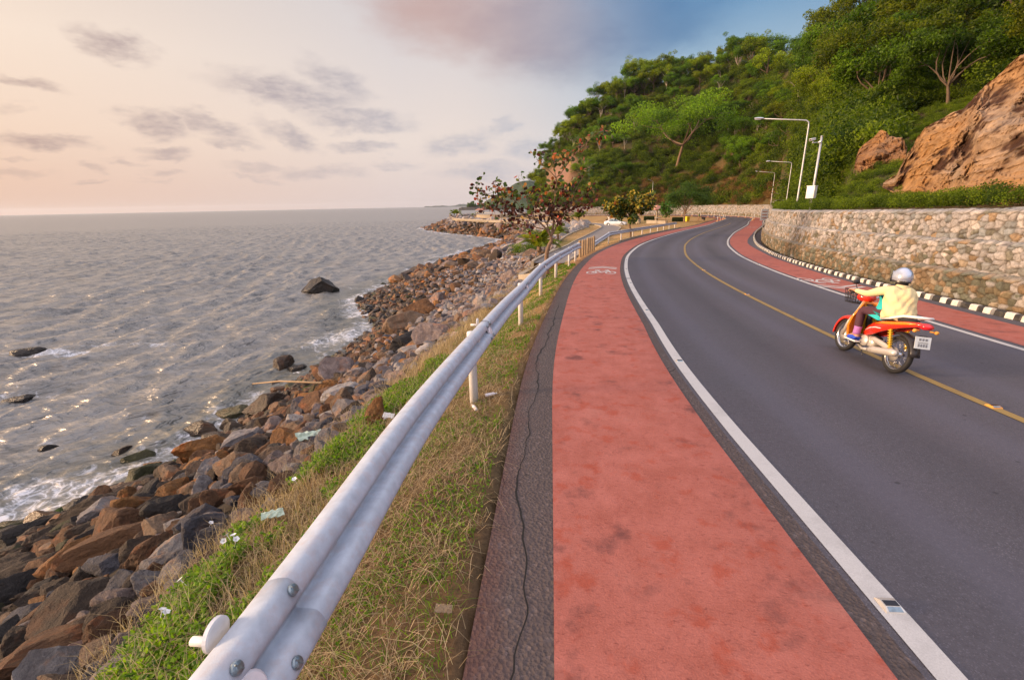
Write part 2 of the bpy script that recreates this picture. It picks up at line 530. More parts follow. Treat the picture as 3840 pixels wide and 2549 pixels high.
def rock_mat(name, vcol):
    """rock: colour from the object's own colour or a per-rock attribute"""
    m, t, b = new_mat(name)
    tcn = t.node('ShaderNodeTexCoord')
    co = tcn.outputs['Object']
    if vcol:
        base = t.node('ShaderNodeAttribute', attribute_name='tint').outputs['Color']
    else:
        oi = t.node('ShaderNodeObjectInfo'); base = oi.outputs['Color']
        ad = t.node('ShaderNodeVectorMath', operation='ADD'); t.l.new(co, ad.inputs[0]); t.l.new(oi.outputs['Location'], ad.inputs[1]); co = ad.outputs[0]
    n1 = t.noise(co, 2.2, 8, .68, dist=.5); n2 = t.noise(t.mapping(co, loc=(4, 4, 4)), 9, 6, .7)
    vein = t.noise(t.mapping(co, loc=(7, 1, 2), rot=(.5, .8, .2), scale=(1, 1, 5)), 1.6, 6, .7, dist=.8)
    c = t.mix(t.rng(n1, .3, .7), t.mix(1.0, base, (.30, .27, .27), 'MULTIPLY'), t.mix(1.0, base, (.85, .85, .85), 'MULTIPLY'))
    c = t.mix(t.rng(n2, .55, .78, 0, .5), c, t.mix(1.0, base, (1.7, 1.6, 1.5), 'MULTIPLY'))
    c = t.mix(t.rng(vein, .62, .70, 0, .35), c, t.mix(.5, base, (.42, .38, .34)))
    rust = t.noise(t.mapping(co, loc=(2, 9, 3)), 1.2, 5, .65)
    c = t.mix(t.rng(rust, .54, .68, 0, .45), c, t.mix(1.0, base, (1.7, .95, .45), 'MULTIPLY'))
    t.put(b.inputs['Base Color'], c)
    # wet low on the shore: world height
    geo = t.node('ShaderNodeNewGeometry'); sx = t.node('ShaderNodeSeparateXYZ'); t.l.new(geo.outputs['Position'], sx.inputs[0])
    wet = t.rng(t.math('ADD', sx.outputs[2], t.math('MULTIPLY', n1, .8)), -6.6, -5.2)
    t.put(b.inputs['Roughness'], t.rng(wet, 0, 1, .35, .85))
    h = t.math('ADD', n1, t.math('MULTIPLY', n2, .6))
    t.put(b.inputs['Normal'], t.bump(h, 1.0, .16))
    return m


def foliage_mat(name, c_lo, c_hi, use_obj=False, transl=.45, rough=.5):
    m, t, b = new_mat(name)
    tint = t.node('ShaderNodeAttribute', attribute_name='tint')
    base = t.mix(tint.outputs['Fac'], c_lo, c_hi)
    oi = t.node('ShaderNodeObjectInfo')
    if use_obj:
        base = t.mix(1.0, base, oi.outputs['Color'], 'MULTIPLY')
    t.put(b.inputs['Base Color'], base)
    b.inputs['Roughness'].default_value = rough; b.inputs['Specular IOR Level'].default_value = .25
    tr = t.node('ShaderNodeBsdfTranslucent'); t.put(tr.inputs[0], t.mix(1.0, base, (1.3, 1.4, .6), 'MULTIPLY'))
    ms = t.node('ShaderNodeMixShader'); ms.inputs[0].default_value = transl
    out = m.node_tree.nodes['Material Output']
    t.l.new(b.outputs[0], ms.inputs[1]); t.l.new(tr.outputs[0], ms.inputs[2]); t.l.new(ms.outputs[0], out.inputs[0])
    return m


def attr_mat(name, attr='tint', rough=.85, bump=.5, bscale=18, bd=.05, mul=None, spec=.3):
    m, t, b = new_mat(name)
    co = t.node('ShaderNodeTexCoord').outputs['Object']
    c = t.node('ShaderNodeAttribute', attribute_name=attr).outputs['Color']
    n = t.noise(co, bscale, 7, .7); n2 = t.noise(co, bscale * .13, 6, .6)
    c = t.mix(t.rng(n, .3, .7), t.mix(1.0, c, (.5, .5, .5), 'MULTIPLY'), t.mix(1.0, c, (1.2, 1.2, 1.2), 'MULTIPLY'))
    c = t.mix(t.rng(n2, .35, .7, 0, .4), c, t.mix(1.0, c, (1.3, 1.15, .95), 'MULTIPLY'))
    t.put(b.inputs['Base Color'], c); b.inputs['Roughness'].default_value = rough; b.inputs['Specular IOR Level'].default_value = spec
    t.put(b.inputs['Normal'], t.bump(n, bump, bd))
    return m


def water_mat():
    m, t, b = new_mat('sea water')
    co = t.node('ShaderNodeTexCoord').outputs['Object']
    fm = t.node('ShaderNodeAttribute', attribute_name='foam').outputs['Fac']
    sh = t.node('ShaderNodeAttribute', attribute_name='shallow').outputs['Fac']
    cd = t.node('ShaderNodeNewGeometry')
    w1 = t.noise(t.mapping(co, rot=(0, 0, rad(18)), scale=(1, 1.9, 1)), 1.5, 6, .62, dist=.5)
    w2 = t.noise(t.mapping(co, rot=(0, 0, rad(-25)), scale=(1.3, 2.2, 1)), .42, 5, .6, dist=.4)
    w3 = t.noise(t.mapping(co, rot=(0, 0, rad(8)), scale=(.22, .5, 1)), .35, 5, .6)
    w4 = t.noise(t.mapping(co, rot=(0, 0, rad(12)), scale=(.05, .16, 1)), .8, 5, .65)
    h = t.math('ADD', t.math('MULTIPLY', w1, .42), t.math('ADD', w2, t.math('ADD', t.math('MULTIPLY', w4, 8.0), t.math('MULTIPLY', w3, 2.2))))
    # foam lace
    f1 = t.noise(co, 1.3, 8, .72, dist=1.4); f2 = t.vor(t.mix(.35, co, t.noise(co, 1.1, 4, .6, out=1), 'ADD'), 2.2, 'DISTANCE_TO_EDGE')
    lace = t.math('MAXIMUM', t.rng(f1, .50, .60), t.rng(f2, .09, .02))
    foam = t.math('MULTIPLY', t.rng(t.math('ADD', fm, t.math('MULTIPLY', t.math('SUBTRACT', f1, .5), 1.6)), .42, .78), t.rng(lace, 0, 1, .25, 1))
    col = t.mix(t.rng(w2, .3, .7), (.120, .118, .110), (.270, .250, .225))
    col = t.mix(t.rng(sh, 0, 1, 0, .75), col, (.075, .075, .050))
    t.put(b.inputs['Base Color'], t.mix(foam, col, (.72, .72, .74)))
    t.put(b.inputs['Roughness'], t.rng(foam, 0, 1, .38, .9))
    b.inputs['IOR'].default_value = 1.9
    t.put(b.inputs['Normal'], t.bump(h, 1.0, .20))
    return m


M = {}
M['asphalt'] = asphalt('road asphalt', (.084, .080, .095))
M['shoulder'] = asphalt('shoulder asphalt', (.088, .070, .068), True)
M['red'] = red_lane()
M['white_line'] = line_paint('white road paint', (.62, .60, .58), .45)
M['yellow_line'] = line_paint('yellow road paint', (.36, .235, .07), .9)
M['rock'] = rock_mat('boulder rock', False)
M['rubble'] = rock_mat('rubble rock', True)
M['ground'] = attr_mat('ground soil and dry grass', rough=.95, bump=.6, bscale=22, bd=.04)
M['hill'] = attr_mat('hillside soil', rough=1, bump=.7, bscale=3, bd=.3)
M['cliff'] = attr_mat('cut rock face', rough=.85, bump=1.0, bscale=2.2, bd=.35)
M['gabion'] = attr_mat('gabion stone', rough=.85, bump=.5, bscale=16, bd=.03)
M['water'] = water_mat()
M['rail'] = simple('weathered galvanised rail', (.50, .55, .63), .72, .0, .12, 14, .12, 160, col2=(.44, .38, .38), c2amt=.45)
M['post'] = simple('white painted post', (.74, .73, .74), .5, 0, .08, 8, .15, 80, col2=(.50, .46, .42), c2amt=.4)
M['zinc'] = simple('zinc bolt', (.34, .42, .47), .38, .8, .2, 40, .2, 200)
M['reflect'] = simple('pale reflector face', (.80, .74, .76), .35, 0, .06, 20, .3, 300)
M['concrete'] = simple('pale concrete', (.42, .36, .28), .85, 0, .14, 2.5, .3, 40)
M['concrete_w'] = simple('white concrete', (.70, .66, .60), .8, 0, .10, 3, .3, 40)
M['kerb_b'] = simple('black kerb paint', (.028, .027, .028), .7, 0, .2, 8, .3, 60, col2=(.12, .11, .10), c2amt=.5)
M['kerb_w'] = simple('white kerb paint', (.74, .71, .66), .7, 0, .10, 8, .3, 60, col2=(.42, .38, .32), c2amt=.5)
M['path'] = simple('path paving', (.27, .235, .215), .9, 0, .16, 1.5, .3, 40)
M['timber'] = simple('weathered timber', (.42, .29, .165), .8, 0, .2, 9, .4, 50, col2=(.24, .16, .09), c2amt=.5)
M['bark'] = simple('pale bark', (.26, .165, .105), .9, 0, .25, 7, .6, 30)
M['bark_d'] = simple('dark bark', (.16, .11, .075), .9, 0, .25, 3, .5, 14)
M['bark_w'] = simple('bleached bark', (.42, .36, .30), .9, 0, .2, 5, .4, 20)
M['steel'] = simple('galvanised steel pole', (.56, .58, .62), .45, .4, .08, 3, .08, 80)
M['white_plastic'] = simple('white enamel', (.78, .78, .78), .4, 0, .04, 10)
M['black'] = simple('black rubber', (.022, .021, .022), .7, 0, .15, 30, .3, 150)
M['black_gloss'] = simple('black plastic', (.03, .028, .032), .35, 0, .1, 20)
M['glass'] = simple('tinted glass', (.05, .12, .16), .06, 0, .05, 3, spec=.8)
M['chrome'] = simple('bright metal', (.72, .72, .74), .22, .95, .06, 12)
M['silver'] = simple('silver cover', (.70, .66, .60), .35, .45, .08, 12)
M['orange'] = simple('orange bodywork', (.90, .26, .015), .28, 0, .06, 8, coat=.5)
M['redpaint'] = simple('red bodywork', (.75, .035, .015), .28, 0, .06, 8, coat=.5)
M['yellowp'] = simple('yellow paint', (.78, .50, .03), .45, 0, .06, 8)
M['terracotta'] = simple('terracotta roof', (.58, .27, .19), .8, 0, .14, 4, .3, 20)
M['orange_base'] = simple('orange rubber base', (.85, .38, .06), .6, 0, .08, 20)
M['bin'] = simple('yellow bin plastic', (.82, .60, .02), .5, 0, .06, 6)
M['carwhite'] = simple('white car paint', (.80, .82, .85), .22, 0, .03, 3, coat=.8)
M['jacket'] = simple('pale yellow jacket cloth', (.80, .66, .36), .85, 0, .08, 9, .4, 50)
M['teal'] = simple('teal shirt cloth', (.02, .52, .55), .8, 0, .08, 9, .3, 60)
M['maroon'] = simple('dark maroon trousers', (.085, .03, .05), .85, 0, .15, 9, .3, 60)
M['skin'] = simple('skin', (.42, .24, .15), .55, 0, .06, 9)
M['hair'] = simple('dark hair', (.015, .012, .01), .6, 0, .1, 40)
M['helmet'] = simple('silver blue helmet shell', (.52, .58, .70), .16, .55, .04, 5, coat=.6)
M['blue'] = simple('blue shoe fabric', (.02, .08, .60), .7, 0, .1, 20)
M['pink'] = simple('mauve sock fabric', (.45, .18, .50), .8, 0, .1, 20)
M['sole'] = simple('white rubber sole', (.75, .75, .75), .6, 0, .05, 20)
M['darkcloth'] = simple('black cloth', (.018, .018, .022), .9, 0, .1, 20)
M['greencloth'] = simple('green cloth', (.015, .20, .05), .9, 0, .1, 20)
M['jeans'] = simple('blue grey denim', (.10, .11, .14), .9, 0, .1, 20)
M['whitecloth'] = simple('white cloth', (.75, .73, .70), .9, 0, .05, 20)
M['lamp_glass'] = simple('lamp lens', (.50, .53, .58), .2, 0, .05, 8)
M['plate'] = simple('pale number plate', (.70, .76, .78), .45, 0, .04, 12)
M['plate_ink'] = simple('grey plate marks', (.25, .27, .30), .6, 0, .1, 12)
M['taillight'] = simple('red tail lens', (.70, .01, .02), .15, 0, .05, 8, coat=.7)
M['hedge'] = foliage_mat('clipped hedge leaves', (.018, .040, .010), (.06, .10, .02))
M['leaf'] = foliage_mat('tree leaves', (.026, .064, .005), (.275, .38, .014), use_obj=True)
M['leaf_near'] = foliage_mat('slope shrub leaves', (.024, .056, .005), (.235, .32, .012), use_obj=True)
M['vine'] = foliage_mat('creeper leaves', (.04, .11, .008), (.24, .38, .02))
M['palmleaf'] = foliage_mat('palm leaves', (.07, .14, .015), (.34, .34, .03))
M['straw'] = foliage_mat('dry straw', (.13, .085, .045), (.60, .46, .28), transl=.25, rough=.8)
M['darkgreen'] = foliage_mat('fine dark leaves', (.022, .060, .012), (.11, .20, .03))
M['purple'] = simple('purple plastic pipe', (.30, .14, .50), .5, 0, .05, 10)
M['sheet'] = simple('pale green crumpled sheet', (.55, .66, .52), .4, 0, .1, 8, .5, 20)
M['cyan'] = simple('light blue plastic', (.10, .55, .70), .5, 0, .05, 10)


def almond_mat():
    m, t, b = new_mat('sea almond leaves')
    tint = t.node('ShaderNodeAttribute', attribute_name='tint').outputs['Color']
    t.put(b.inputs['Base Color'], tint); b.inputs['Roughness'].default_value = .4; b.inputs['Specular IOR Level'].default_value = .35
    tr = t.node('ShaderNodeBsdfTranslucent'); t.put(tr.inputs[0], tint)
    ms = t.node('ShaderNodeMixShader'); ms.inputs[0].default_value = .35
    t.l.new(b.outputs[0], ms.inputs[1]); t.l.new(tr.outputs[0], ms.inputs[2]); t.l.new(ms.outputs[0], m.node_tree.nodes['Material Output'].inputs[0])
    return m


M['almond'] = almond_mat()

# ------------------------------------------------------------------ road geometry
CP = np.array([(4.6, -8), (4.95, -3), (5.2, 0), (5.45, 3), (5.56, 4.47), (5.72, 6.14), (6.04, 8.24), (6.94, 13.56), (7.70, 17.34), (8.50, 20.72), (9.97, 26.04), (12.11, 32.06), (13.68, 35.95), (17.03, 43.14), (22.42, 53.49), (28.81, 64.92), (38, 81.5), (46, 97), (53.5, 110.5), (59.5, 122), (63, 135.5), (64.5, 149), (63, 162), (57, 172.5), (47, 181), (30, 191), (13.5, 200), (5.5, 211), (4.5, 226), (10, 241)])


def crspl(P, n=12):
    P = np.asarray(P, float); P = np.vstack([2 * P[0] - P[1], P, 2 * P[-1] - P[-2]]); o = []
    for i in range(1, len(P) - 2):
        for t in np.arange(n) / n:
            a, b, c, d = P[i - 1:i + 3]
            o.append(.5 * ((2 * b) + (-a + c) * t + (2 * a - 5 * b + 4 * c - d) * t * t + (-a + 3 * b - 3 * c + d) * t ** 3))
    o.append(P[-2]); return np.array(o)


def resamp(C, st):
    s = np.r_[0, np.cumsum(np.sqrt((np.diff(C, axis=0) ** 2).sum(1)))]
    n = int(s[-1] / st) + 1; ss = np.linspace(0, s[-1], n)
    return np.stack([np.interp(ss, s, C[:, k]) for k in range(C.shape[1])], 1), ss


RC, RS = resamp(crspl(CP), .5)
for _ in range(12):
    RC[1:-1] = (RC[:-2] + 2 * RC[1:-1] + RC[2:]) / 4
RN = np.gradient(RC, axis=0); RN /= np.hypot(*RN.T)[:, None]; RN = np.c_[RN[:, 1], -RN[:, 0]]
RS = np.r_[0, np.cumsum(np.hypot(*np.diff(RC, axis=0).T))]
PY = [-20, 0, 8, 16, 25, 35, 50, 70, 90, 110, 140, 400]
PZ = [.5, 0, -.29, -.52, -.72, -.9, -1.16, -1.56, -1.96, -2.2, -2.4, -2.4]
_yy = np.arange(-20, 400, .5); _zz = np.interp(_yy, PY, PZ)
for _ in range(30): _zz[1:-1] = (_zz[:-2] + 2 * _zz[1:-1] + _zz[2:]) / 4
gz = lambda y: np.interp(y, _yy, _zz)


def offs(tab):
    a = np.array(tab, float); return lambda s: np.interp(s, a[:, 0], a[:, 1])


O_W1 = offs([(0, -3.25), (12, -3.2), (17, -3.1), (34, -3.2), (42, -3.2), (56, -3.0), (81, -3.06), (400, -3.1)])
O_R0 = offs([(0, -5.2), (12, -5.13), (27, -5.12), (37, -5.1), (61, -4.75), (400, -4.7)])
O_A0 = offs([(0, -5.68), (12, -5.58), (34, -5.45), (48, -5.35), (61, -5.3), (400, -5.2)])
O_W2 = offs([(0, 2.5), (20, 2.58), (35, 2.8), (56, 3.05), (400, 3.1)])
O_KB = offs([(0, 4.25), (30, 4.4), (37, 4.55), (52, 4.92), (72, 5.15), (127, 5.9), (400, 5.9)])
O_WF = offs([(0, 4.75), (22, 4.95), (39, 5.2), (50, 5.55), (60, 5.8), (90, 6.4), (127, 7.0), (400, 7.0)])


def road_pt(s, d):
    s = np.asarray(s, float)
    x = np.interp(s, RS, RC[:, 0]); y = np.interp(s, RS, RC[:, 1]); nx = np.interp(s, RS, RN[:, 0]); ny = np.interp(s, RS, RN[:, 1])
    return x + nx * d, y + ny * d


def road_sd(x, y):
    x = np.asarray(x, float).ravel(); y = np.asarray(y, float).ravel()
    S = np.empty(len(x)); D = np.empty(len(x))
    cs = RC[::2]; idx = np.arange(len(RC))[::2]
    for a in range(0, len(x), 20000):
        q = np.c_[x[a:a + 20000], y[a:a + 20000]]
        d2 = ((q[:, None, :] - cs[None]) ** 2).sum(-1); i = idx[d2.argmin(1)]
        r = q - RC[i]; tn = np.c_[-RN[i][:, 1], RN[i][:, 0]]
        S[a:a + 20000] = RS[i] + (r * tn).sum(1); D[a:a + 20000] = (r * RN[i]).sum(1)
    return S, D


def ribbon(name, s0, s1, da, db, dz, mat, step=.5, nw=2, kind='structure', parent=None):
    n = max(2, int((s1 - s0) / step) + 1)
    s = np.linspace(s0, s1, n)
    t = np.linspace(0, 1, nw)
    d = da(s)[:, None] * (1 - t) + db(s)[:, None] * t
    X, Y = road_pt(s[:, None], d)
    Z = gz(Y) + dz
    V = np.stack([X, Y, Z], -1).reshape(-1, 3)
    Fq = grid_faces(n, nw)[:, ::-1]
    me = np_mesh(name, V, Fq, mat, smooth=True, uv=np.stack([np.broadcast_to(s[:, None], d.shape), d], -1).reshape(-1, 2))
    o = link(name, me, parent)
    if kind: o['kind'] = kind
    return o


SE = RS[-1]
cst = lambda c: (lambda s: np.full(np.shape(s), float(c)))
plus = lambda f, c: (lambda s: f(s) + c)
ribbon('road', 0, SE, plus(O_W1, -.12), plus(O_KB, -.02), 0.0, M['asphalt'], nw=8)
ribbon('road_shoulder', 0, SE, O_A0, plus(O_W1, -.12), 0.0, M['shoulder'], nw=3)
ribbon('cycle_lane', 0, SE, O_R0, plus(O_W1, -.26), .004, M['red'], nw=4)
RL_IN = offs([(0, 2.68), (28, 2.85), (40, 3.05), (72, 3.3), (400, 3.35)])
RL_OUT = offs([(0, 3.85), (17, 3.95), (38, 4.3), (46, 4.3), (50, 4.45), (60, 4.85), (127, 5.6), (400, 5.6)])
ribbon('cycle_lane', 0, SE, RL_IN, RL_OUT, .004, M['red'], nw=4)
ribbon('white_edge_line', 0, 24.6, plus(O_W1, -.075), plus(O_W1, .075), .006, M['white_line'])
ribbon('white_edge_line', 24.75, SE, plus(O_W1, -.075), plus(O_W1, .075), .006, M['white_line'])
ribbon('white_edge_line', 0, SE, plus(O_W2, -.06), plus(O_W2, .06), .006, M['white_line'])
ribbon('yellow_centre_line', 0, 108, cst(-.06), cst(.06), .006, M['yellow_line'])


# painted bicycle and chevron, drawn in lane coordinates
def road_symbol(s0, d0, flip, sx=1.0, sy=1.0, name='cycle_lane_marking', chev=True):
    polys = []

    def stroke(pts, w):
        pts = [np.array(p, float) for p in pts]
        for a, b in zip(pts[:-1], pts[1:]):
            t = b - a; L = np.linalg.norm(t); t /= L; n = np.array([-t[1], t[0]]) * w / 2; e = t * w * .2
            polys.append([a - e + n, a - e - n, b + e - n, b + e + n])
    for cx in (-.34, .34):
        for k in range(20):
            a0, a1 = 2 * math.pi * k / 20, 2 * math.pi * (k + 1) / 20
            q = lambda a, r: np.array([cx + .2 * math.cos(a) * r, .30 + .27 * math.sin(a) * r])
            polys.append([q(a0, 1), q(a1, 1), q(a1, .74), q(a0, .74)])
    fw = .06
    stroke([(-.34, .30), (-.16, .72), (.22, .72)], fw); stroke([(-.16, .72), (.02, .30), (-.34, .30)], fw)
    stroke([(.02, .30), (.26, .74)], fw); stroke([(.34, .30), (.22, .86), (.12, .90)], fw); stroke([(-.24, .84), (-.08, .84)], .08)
    if chev:
        for o_ in (0, .26):
            stroke([(-.52, 1.12 + o_), (0, 1.42 + o_), (.52, 1.12 + o_)], .10)
    V = []; Fs = []
    for p in polys:
        i = len(V); V += [tuple(a) for a in p]; Fs.append((i, i + 1, i + 2, i + 3))
    V = np.array(V); f = -1 if flip else 1
    S = s0 + f * V[:, 1] * sy; Dv = d0 + f * V[:, 0] * sx
    X, Y = road_pt(S, Dv); Z = gz(Y) + .0075 + (np.arange(len(V)) // 4 % 9) * .00015
    o = link(name, np_mesh(name, np.stack([X, Y, Z], 1), np.array(Fs), M['white_line'])); o['kind'] = 'structure'
    return o


road_symbol(25.9, -4.2, False, 1.15, 1.6)
road_symbol(25.2, 3.3, True, 1.2, 1.6)
road_symbol(74.5, -3.95, False, 1.0, 1.0)
road_symbol(83, 4.2, True, 1.2, 1.2)

# one long meandering crack in the old shoulder
ss = np.arange(9.0, 19.5, .04)
dd_ = -5.36 + .07 * fbm(p3(ss * .9, 0 * ss), 3, 5) * 1.6 + .03 * fbm(p3(ss * 6, 0 * ss), 3, 6)
ww_ = .004 + .007 * np.clip(fbm(p3(ss * 2, 0 * ss + 3), 3, 8) + .25, 0, 1)
xa_, ya_ = road_pt(ss, dd_ - ww_); xb2, yb2 = road_pt(ss, dd_ + ww_)
V = np.stack([np.c_[xa_, ya_, gz(ya_) + .003], np.c_[xb2, yb2, gz(yb2) + .003]], 1).reshape(-1, 3)
M['crack'] = simple('crack shadow', (.010, .009, .009), .95)
link('road_crack', np_mesh('road_crack', V, grid_faces(len(ss), 2)[:, ::-1], M['crack']))['kind'] = 'structure'
# kerb on the hill side: metre-long blocks painted white and black, with drain gaps
kb = MB()
seq = [(.02, .22, 0), (.22, .40, 1), (.40, .62, 0), (.62, .90, 1)]
s = 4.0
while s < SE - 2:
    for a, b_, mi in seq:
        if s > 90 and False: pass
        h = .125
        rings = []
        for q in (s + a, s + b_):
            k = float(O_KB(q)); r = []
            for (dd, zz) in ((0, -.05), (.015, h - .02), (.04, h), (.12, h), (.135, -.05)):
                x, y = road_pt(q, k + dd); r.append((float(x), float(y), float(gz(y)) + zz))
            rings.append(r)
        kb.loft(rings, mi, smooth=False)
    s += .98
kerb_o = kb.build('kerb', [M['kerb_w'], M['kerb_b']]); kerb_o['kind'] = 'structure'
ribbon('drain_channel', 0, SE, plus(O_KB, .17), plus(O_WF, .3), -.12, M['shoulder'], nw=3)
# thin concrete edging under the second guardrail
eg = MB()
for q in np.arange(47, 82, 1.0):
    rings = []
    for qq in (q, q + .985):
        r = []
        for dd, zz in ((-.28, -.3), (-.28, .07), (-.16, .07), (-.16, -.3)):
            x, y = road_pt(qq, float(O_A0(qq)) + dd); r.append((float(x), float(y), float(gz(y)) + zz))
        rings.append(r)
    eg.loft(rings, 0, smooth=False)
eg.build('kerb', [M['concrete']])['kind'] = 'structure'
# ------------------------------------------------------------------ terrain
SEA = -7.6
CREST = np.array([(-2.6, -14), (-2.5, 0), (-2.5, 2.2), (-2.6, 3.1), (-2.5, 4.5), (-2.3, 6.2), (-2.0, 8.8), (-1.45, 11.6), (-.7, 17.4), (.5, 22.8), (1.0, 27.6), (2.6, 36.5), (5.0, 53), (7.9, 67.2), (10.2, 74.4), (13.1, 83.9), (15.2, 94), (16.3, 102.8), (16.0, 109), (9.5, 122.1), (3.1, 141.6), (-5.3, 153.2), (-15.8, 172.6), (-25.2, 205), (-20, 236), (-8, 240), (10, 245), (60, 262)])
WATER = np.array([(-17.6, -16), (-17.1, 8), (-16.9, 12.7), (-15.8, 13.2), (-14.6, 15.2), (-13.7, 16.7), (-13.5, 19.3), (-13.3, 24), (-12.8, 27.5), (-12.2, 32.1), (-11.7, 37), (-16, 45.8), (-17.5, 50.4), (-16.1, 60.5), (-13.1, 77.9), (-8.4, 103.4), (-.8, 125.9), (-1.8, 140), (-9, 152), (-13.5, 162), (-21.5, 173), (-34, 200), (-40, 222), (-32, 246), (-12, 257), (60, 275)])


def seg_dist(x, y, L):
    q = np.c_[np.ravel(x), np.ravel(y)]; best = np.full(len(q), 1e9); cp = np.zeros((len(q), 2))
    for a, b in zip(L[:-1], L[1:]):
        ab = b - a; t = np.clip(((q - a) @ ab) / (ab @ ab), 0, 1); c = a + t[:, None] * ab
        d = np.hypot(*(q - c).T); m = d < best; best[m] = d[m]; cp[m] = c[m]
    return best, cp


def inside(x, y, poly):
    x = np.ravel(x); y = np.ravel(y); r = np.zeros(len(x), bool); n = len(poly)
    for i in range(n):
        x1, y1 = poly[i]; x2, y2 = poly[(i + 1) % n]
        if y1 == y2: continue
        c = ((y1 > y) != (y2 > y)) & (x < (x2 - x1) * (y - y1) / (y2 - y1) + x1)
        r ^= c
    return r


far_close = np.array([(400, 275), (400, -16)])
LANDC = np.vstack([CREST, [(400, 262), (400, -14)]])
LANDW = np.vstack([WATER, far_close])
DROPY = offs([(-20, .7), (10, .7), (18, .85), (30, 1.0), (45, .85), (60, .5), (80, .25), (110, .1), (400, 0)])


def plateau(x, y, S, D):
    dl = np.maximum(0, -(D - O_A0(S)))
    w = np.interp(y, [0, 15, 30, 60, 100], [2.4, 2.0, 3.2, 6, 10])
    return gz(y) - .03 - DROPY(y) * sstep(0, 1, dl / w)


def ground_z(x, y, raw=False):
    shp = np.shape(x); x = np.ravel(np.asarray(x, float)); y = np.ravel(np.asarray(y, float))
    S, D = road_sd(x, y)
    z = plateau(x, y, S, D)
    inc = inside(x, y, LANDC); inw = inside(x, y, LANDW)
    dc, cp = seg_dist(x, y, CREST); dw, _ = seg_dist(x, y, WATER)
    S2, D2 = road_sd(cp[:, 0], cp[:, 1]); zc = plateau(cp[:, 0], cp[:, 1], S2, D2)
    t = dc / (dc + dw + 1e-6)
    zs = zc + (SEA - .15 - zc) * t ** .92
    zo = SEA - .15 - np.minimum(1.6, .38 * dw)
    z = np.where(inc, z, np.where(inw, zs, zo))
    onroad = (D > O_A0(S) - .0) & (D < O_KB(S) + .05) & (S > 0) & (S < SE)
    z = np.where(onroad, gz(y) - .14, z)
    z = np.where((D >= O_KB(S) + .05) & (S > 0) & inw, gz(y) - .25, z)
    near = (D <= O_A0(S)) & (D > O_A0(S) - .25)
    z = np.where(near, z + .02, z)
    if raw:
        return z.reshape(shp), S, D, inc, inw, dc, dw
    return z.reshape(shp)


PVX, PVY = 0.0, -7.0
th = np.radians(np.linspace(-86, 72, 420)); rr = 3.0 * (340 / 3.0) ** np.linspace(0, 1, 430)
TX = PVX + rr[:, None] * np.sin(th); TY = PVY + rr[:, None] * np.cos(th)
TZ, TS, TD, TI, TW, TDC, TDW = ground_z(TX, TY, raw=True)
xf, yf = TX.ravel(), TY.ravel()
land = ~((TD > O_A0(TS) - .1) & (TD < 7))
bumps = fbm(p3(xf, yf) * 1.7, 4, 3) * .06 + fbm(p3(xf, yf) * .35, 3, 5) * .12
bumps *= np.where(land, 1, 0) * sstep(0, 1.5, np.abs(TD - O_A0(TS)))
TZf = TZ.ravel() + np.where(TI | TW, bumps, bumps * .3)
g1 = fbm(p3(xf, yf) * .9, 5, 11); g2 = fbm(p3(xf, yf) * .17, 4, 21); g3 = fbm(p3(xf, yf) * 5, 3, 31)
c_straw = np.array([.50, .31, .13]); c_dry = np.array([.38, .22, .085]); c_green = np.array([.14, .17, .035]); c_soil = np.array([.062, .038, .024]); c_red = np.array([.30, .12, .05])
mixc = lambda a, b, t: a * (1 - t[:, None]) + b * t[:, None]
tc_ = mixc(np.tile(c_straw, (len(xf), 1)), c_dry, sstep(-.3, .4, g1))
tc_ = mixc(tc_, c_green, sstep(.05, .45, g2 + g3 * .3) * .5)
nearf = sstep(14, 3, np.hypot(xf, yf))
tc_ = mixc(tc_, c_soil, nearf * .85)
tc_ = mixc(tc_, c_red, sstep(-.9, 0, TD - O_A0(TS)) * (TD < 0) * sstep(4, 10, yf) * .5)
slope = (~TI)
tc_ = np.where(slope[:, None], np.array([.035, .027, .019]) * (1 + .3 * g3[:, None]), tc_)
hr = (TD > 4) & (yf > -5)
tc_ = np.where(hr[:, None], np.array([.10, .08, .055]), tc_)
o = link('ground', np_mesh('ground', np.stack([xf, yf, TZf], 1), grid_faces(*TX.shape)[:, ::-1], M['ground'], True, {'tint': np.clip(tc_, 0, 1)}))
o['kind'] = 'structure'

# ------------------------------------------------------------------ sea
def waves(x, y):
    rng = np.random.default_rng(4); z = 0
    for k in range(60):
        lam = 0.45 * (4.8 / .45) ** rng.random()
        a = .0120 * lam ** .85 * (.6 + .8 * rng.random())
        ang = rad(-32) + rng.normal() * .5
        kx, ky = math.cos(ang) * 2 * math.pi / lam, math.sin(ang) * 2 * math.pi / lam
        ph = kx * x + ky * y + rng.random() * 6.28
        z = z + a * (np.exp(1.1 * (np.sin(ph) - 1)) * 2 - .75)
    return z


th = np.radians(np.linspace(-82, 12, 640)); rr = 8 * (420 / 8) ** np.linspace(0, 1, 720)
SX = rr[:, None] * np.sin(th); SY = rr[:, None] * np.cos(th)
sx_, sy_ = SX.ravel(), SY.ravel()
wx = sx_ + fbm(p3(sx_, sy_) * .12, 2, 91) * 2.2; wy = sy_ + fbm(p3(sx_, sy_) * .12, 2, 92) * 2.2
gust = 1 + .55 * fbm(p3(sx_, sy_) * .05, 3, 95)
amp = gust * (1 - sstep(320, 420, np.hypot(sx_, sy_)))
dW, _ = seg_dist(sx_, sy_, WATER); inW = inside(sx_, sy_, LANDW)
sd_w = np.where(inW, -dW, dW)
amp *= np.where(sd_w < 3, np.clip(.35 + sd_w / 4, .25, 1), 1)
sz = waves(wx, wy) * amp * .9
fn = fbm(p3(sx_, sy_) * .35, 4, 71)
farw = 1 + sstep(30, 110, sy_) * 1.3
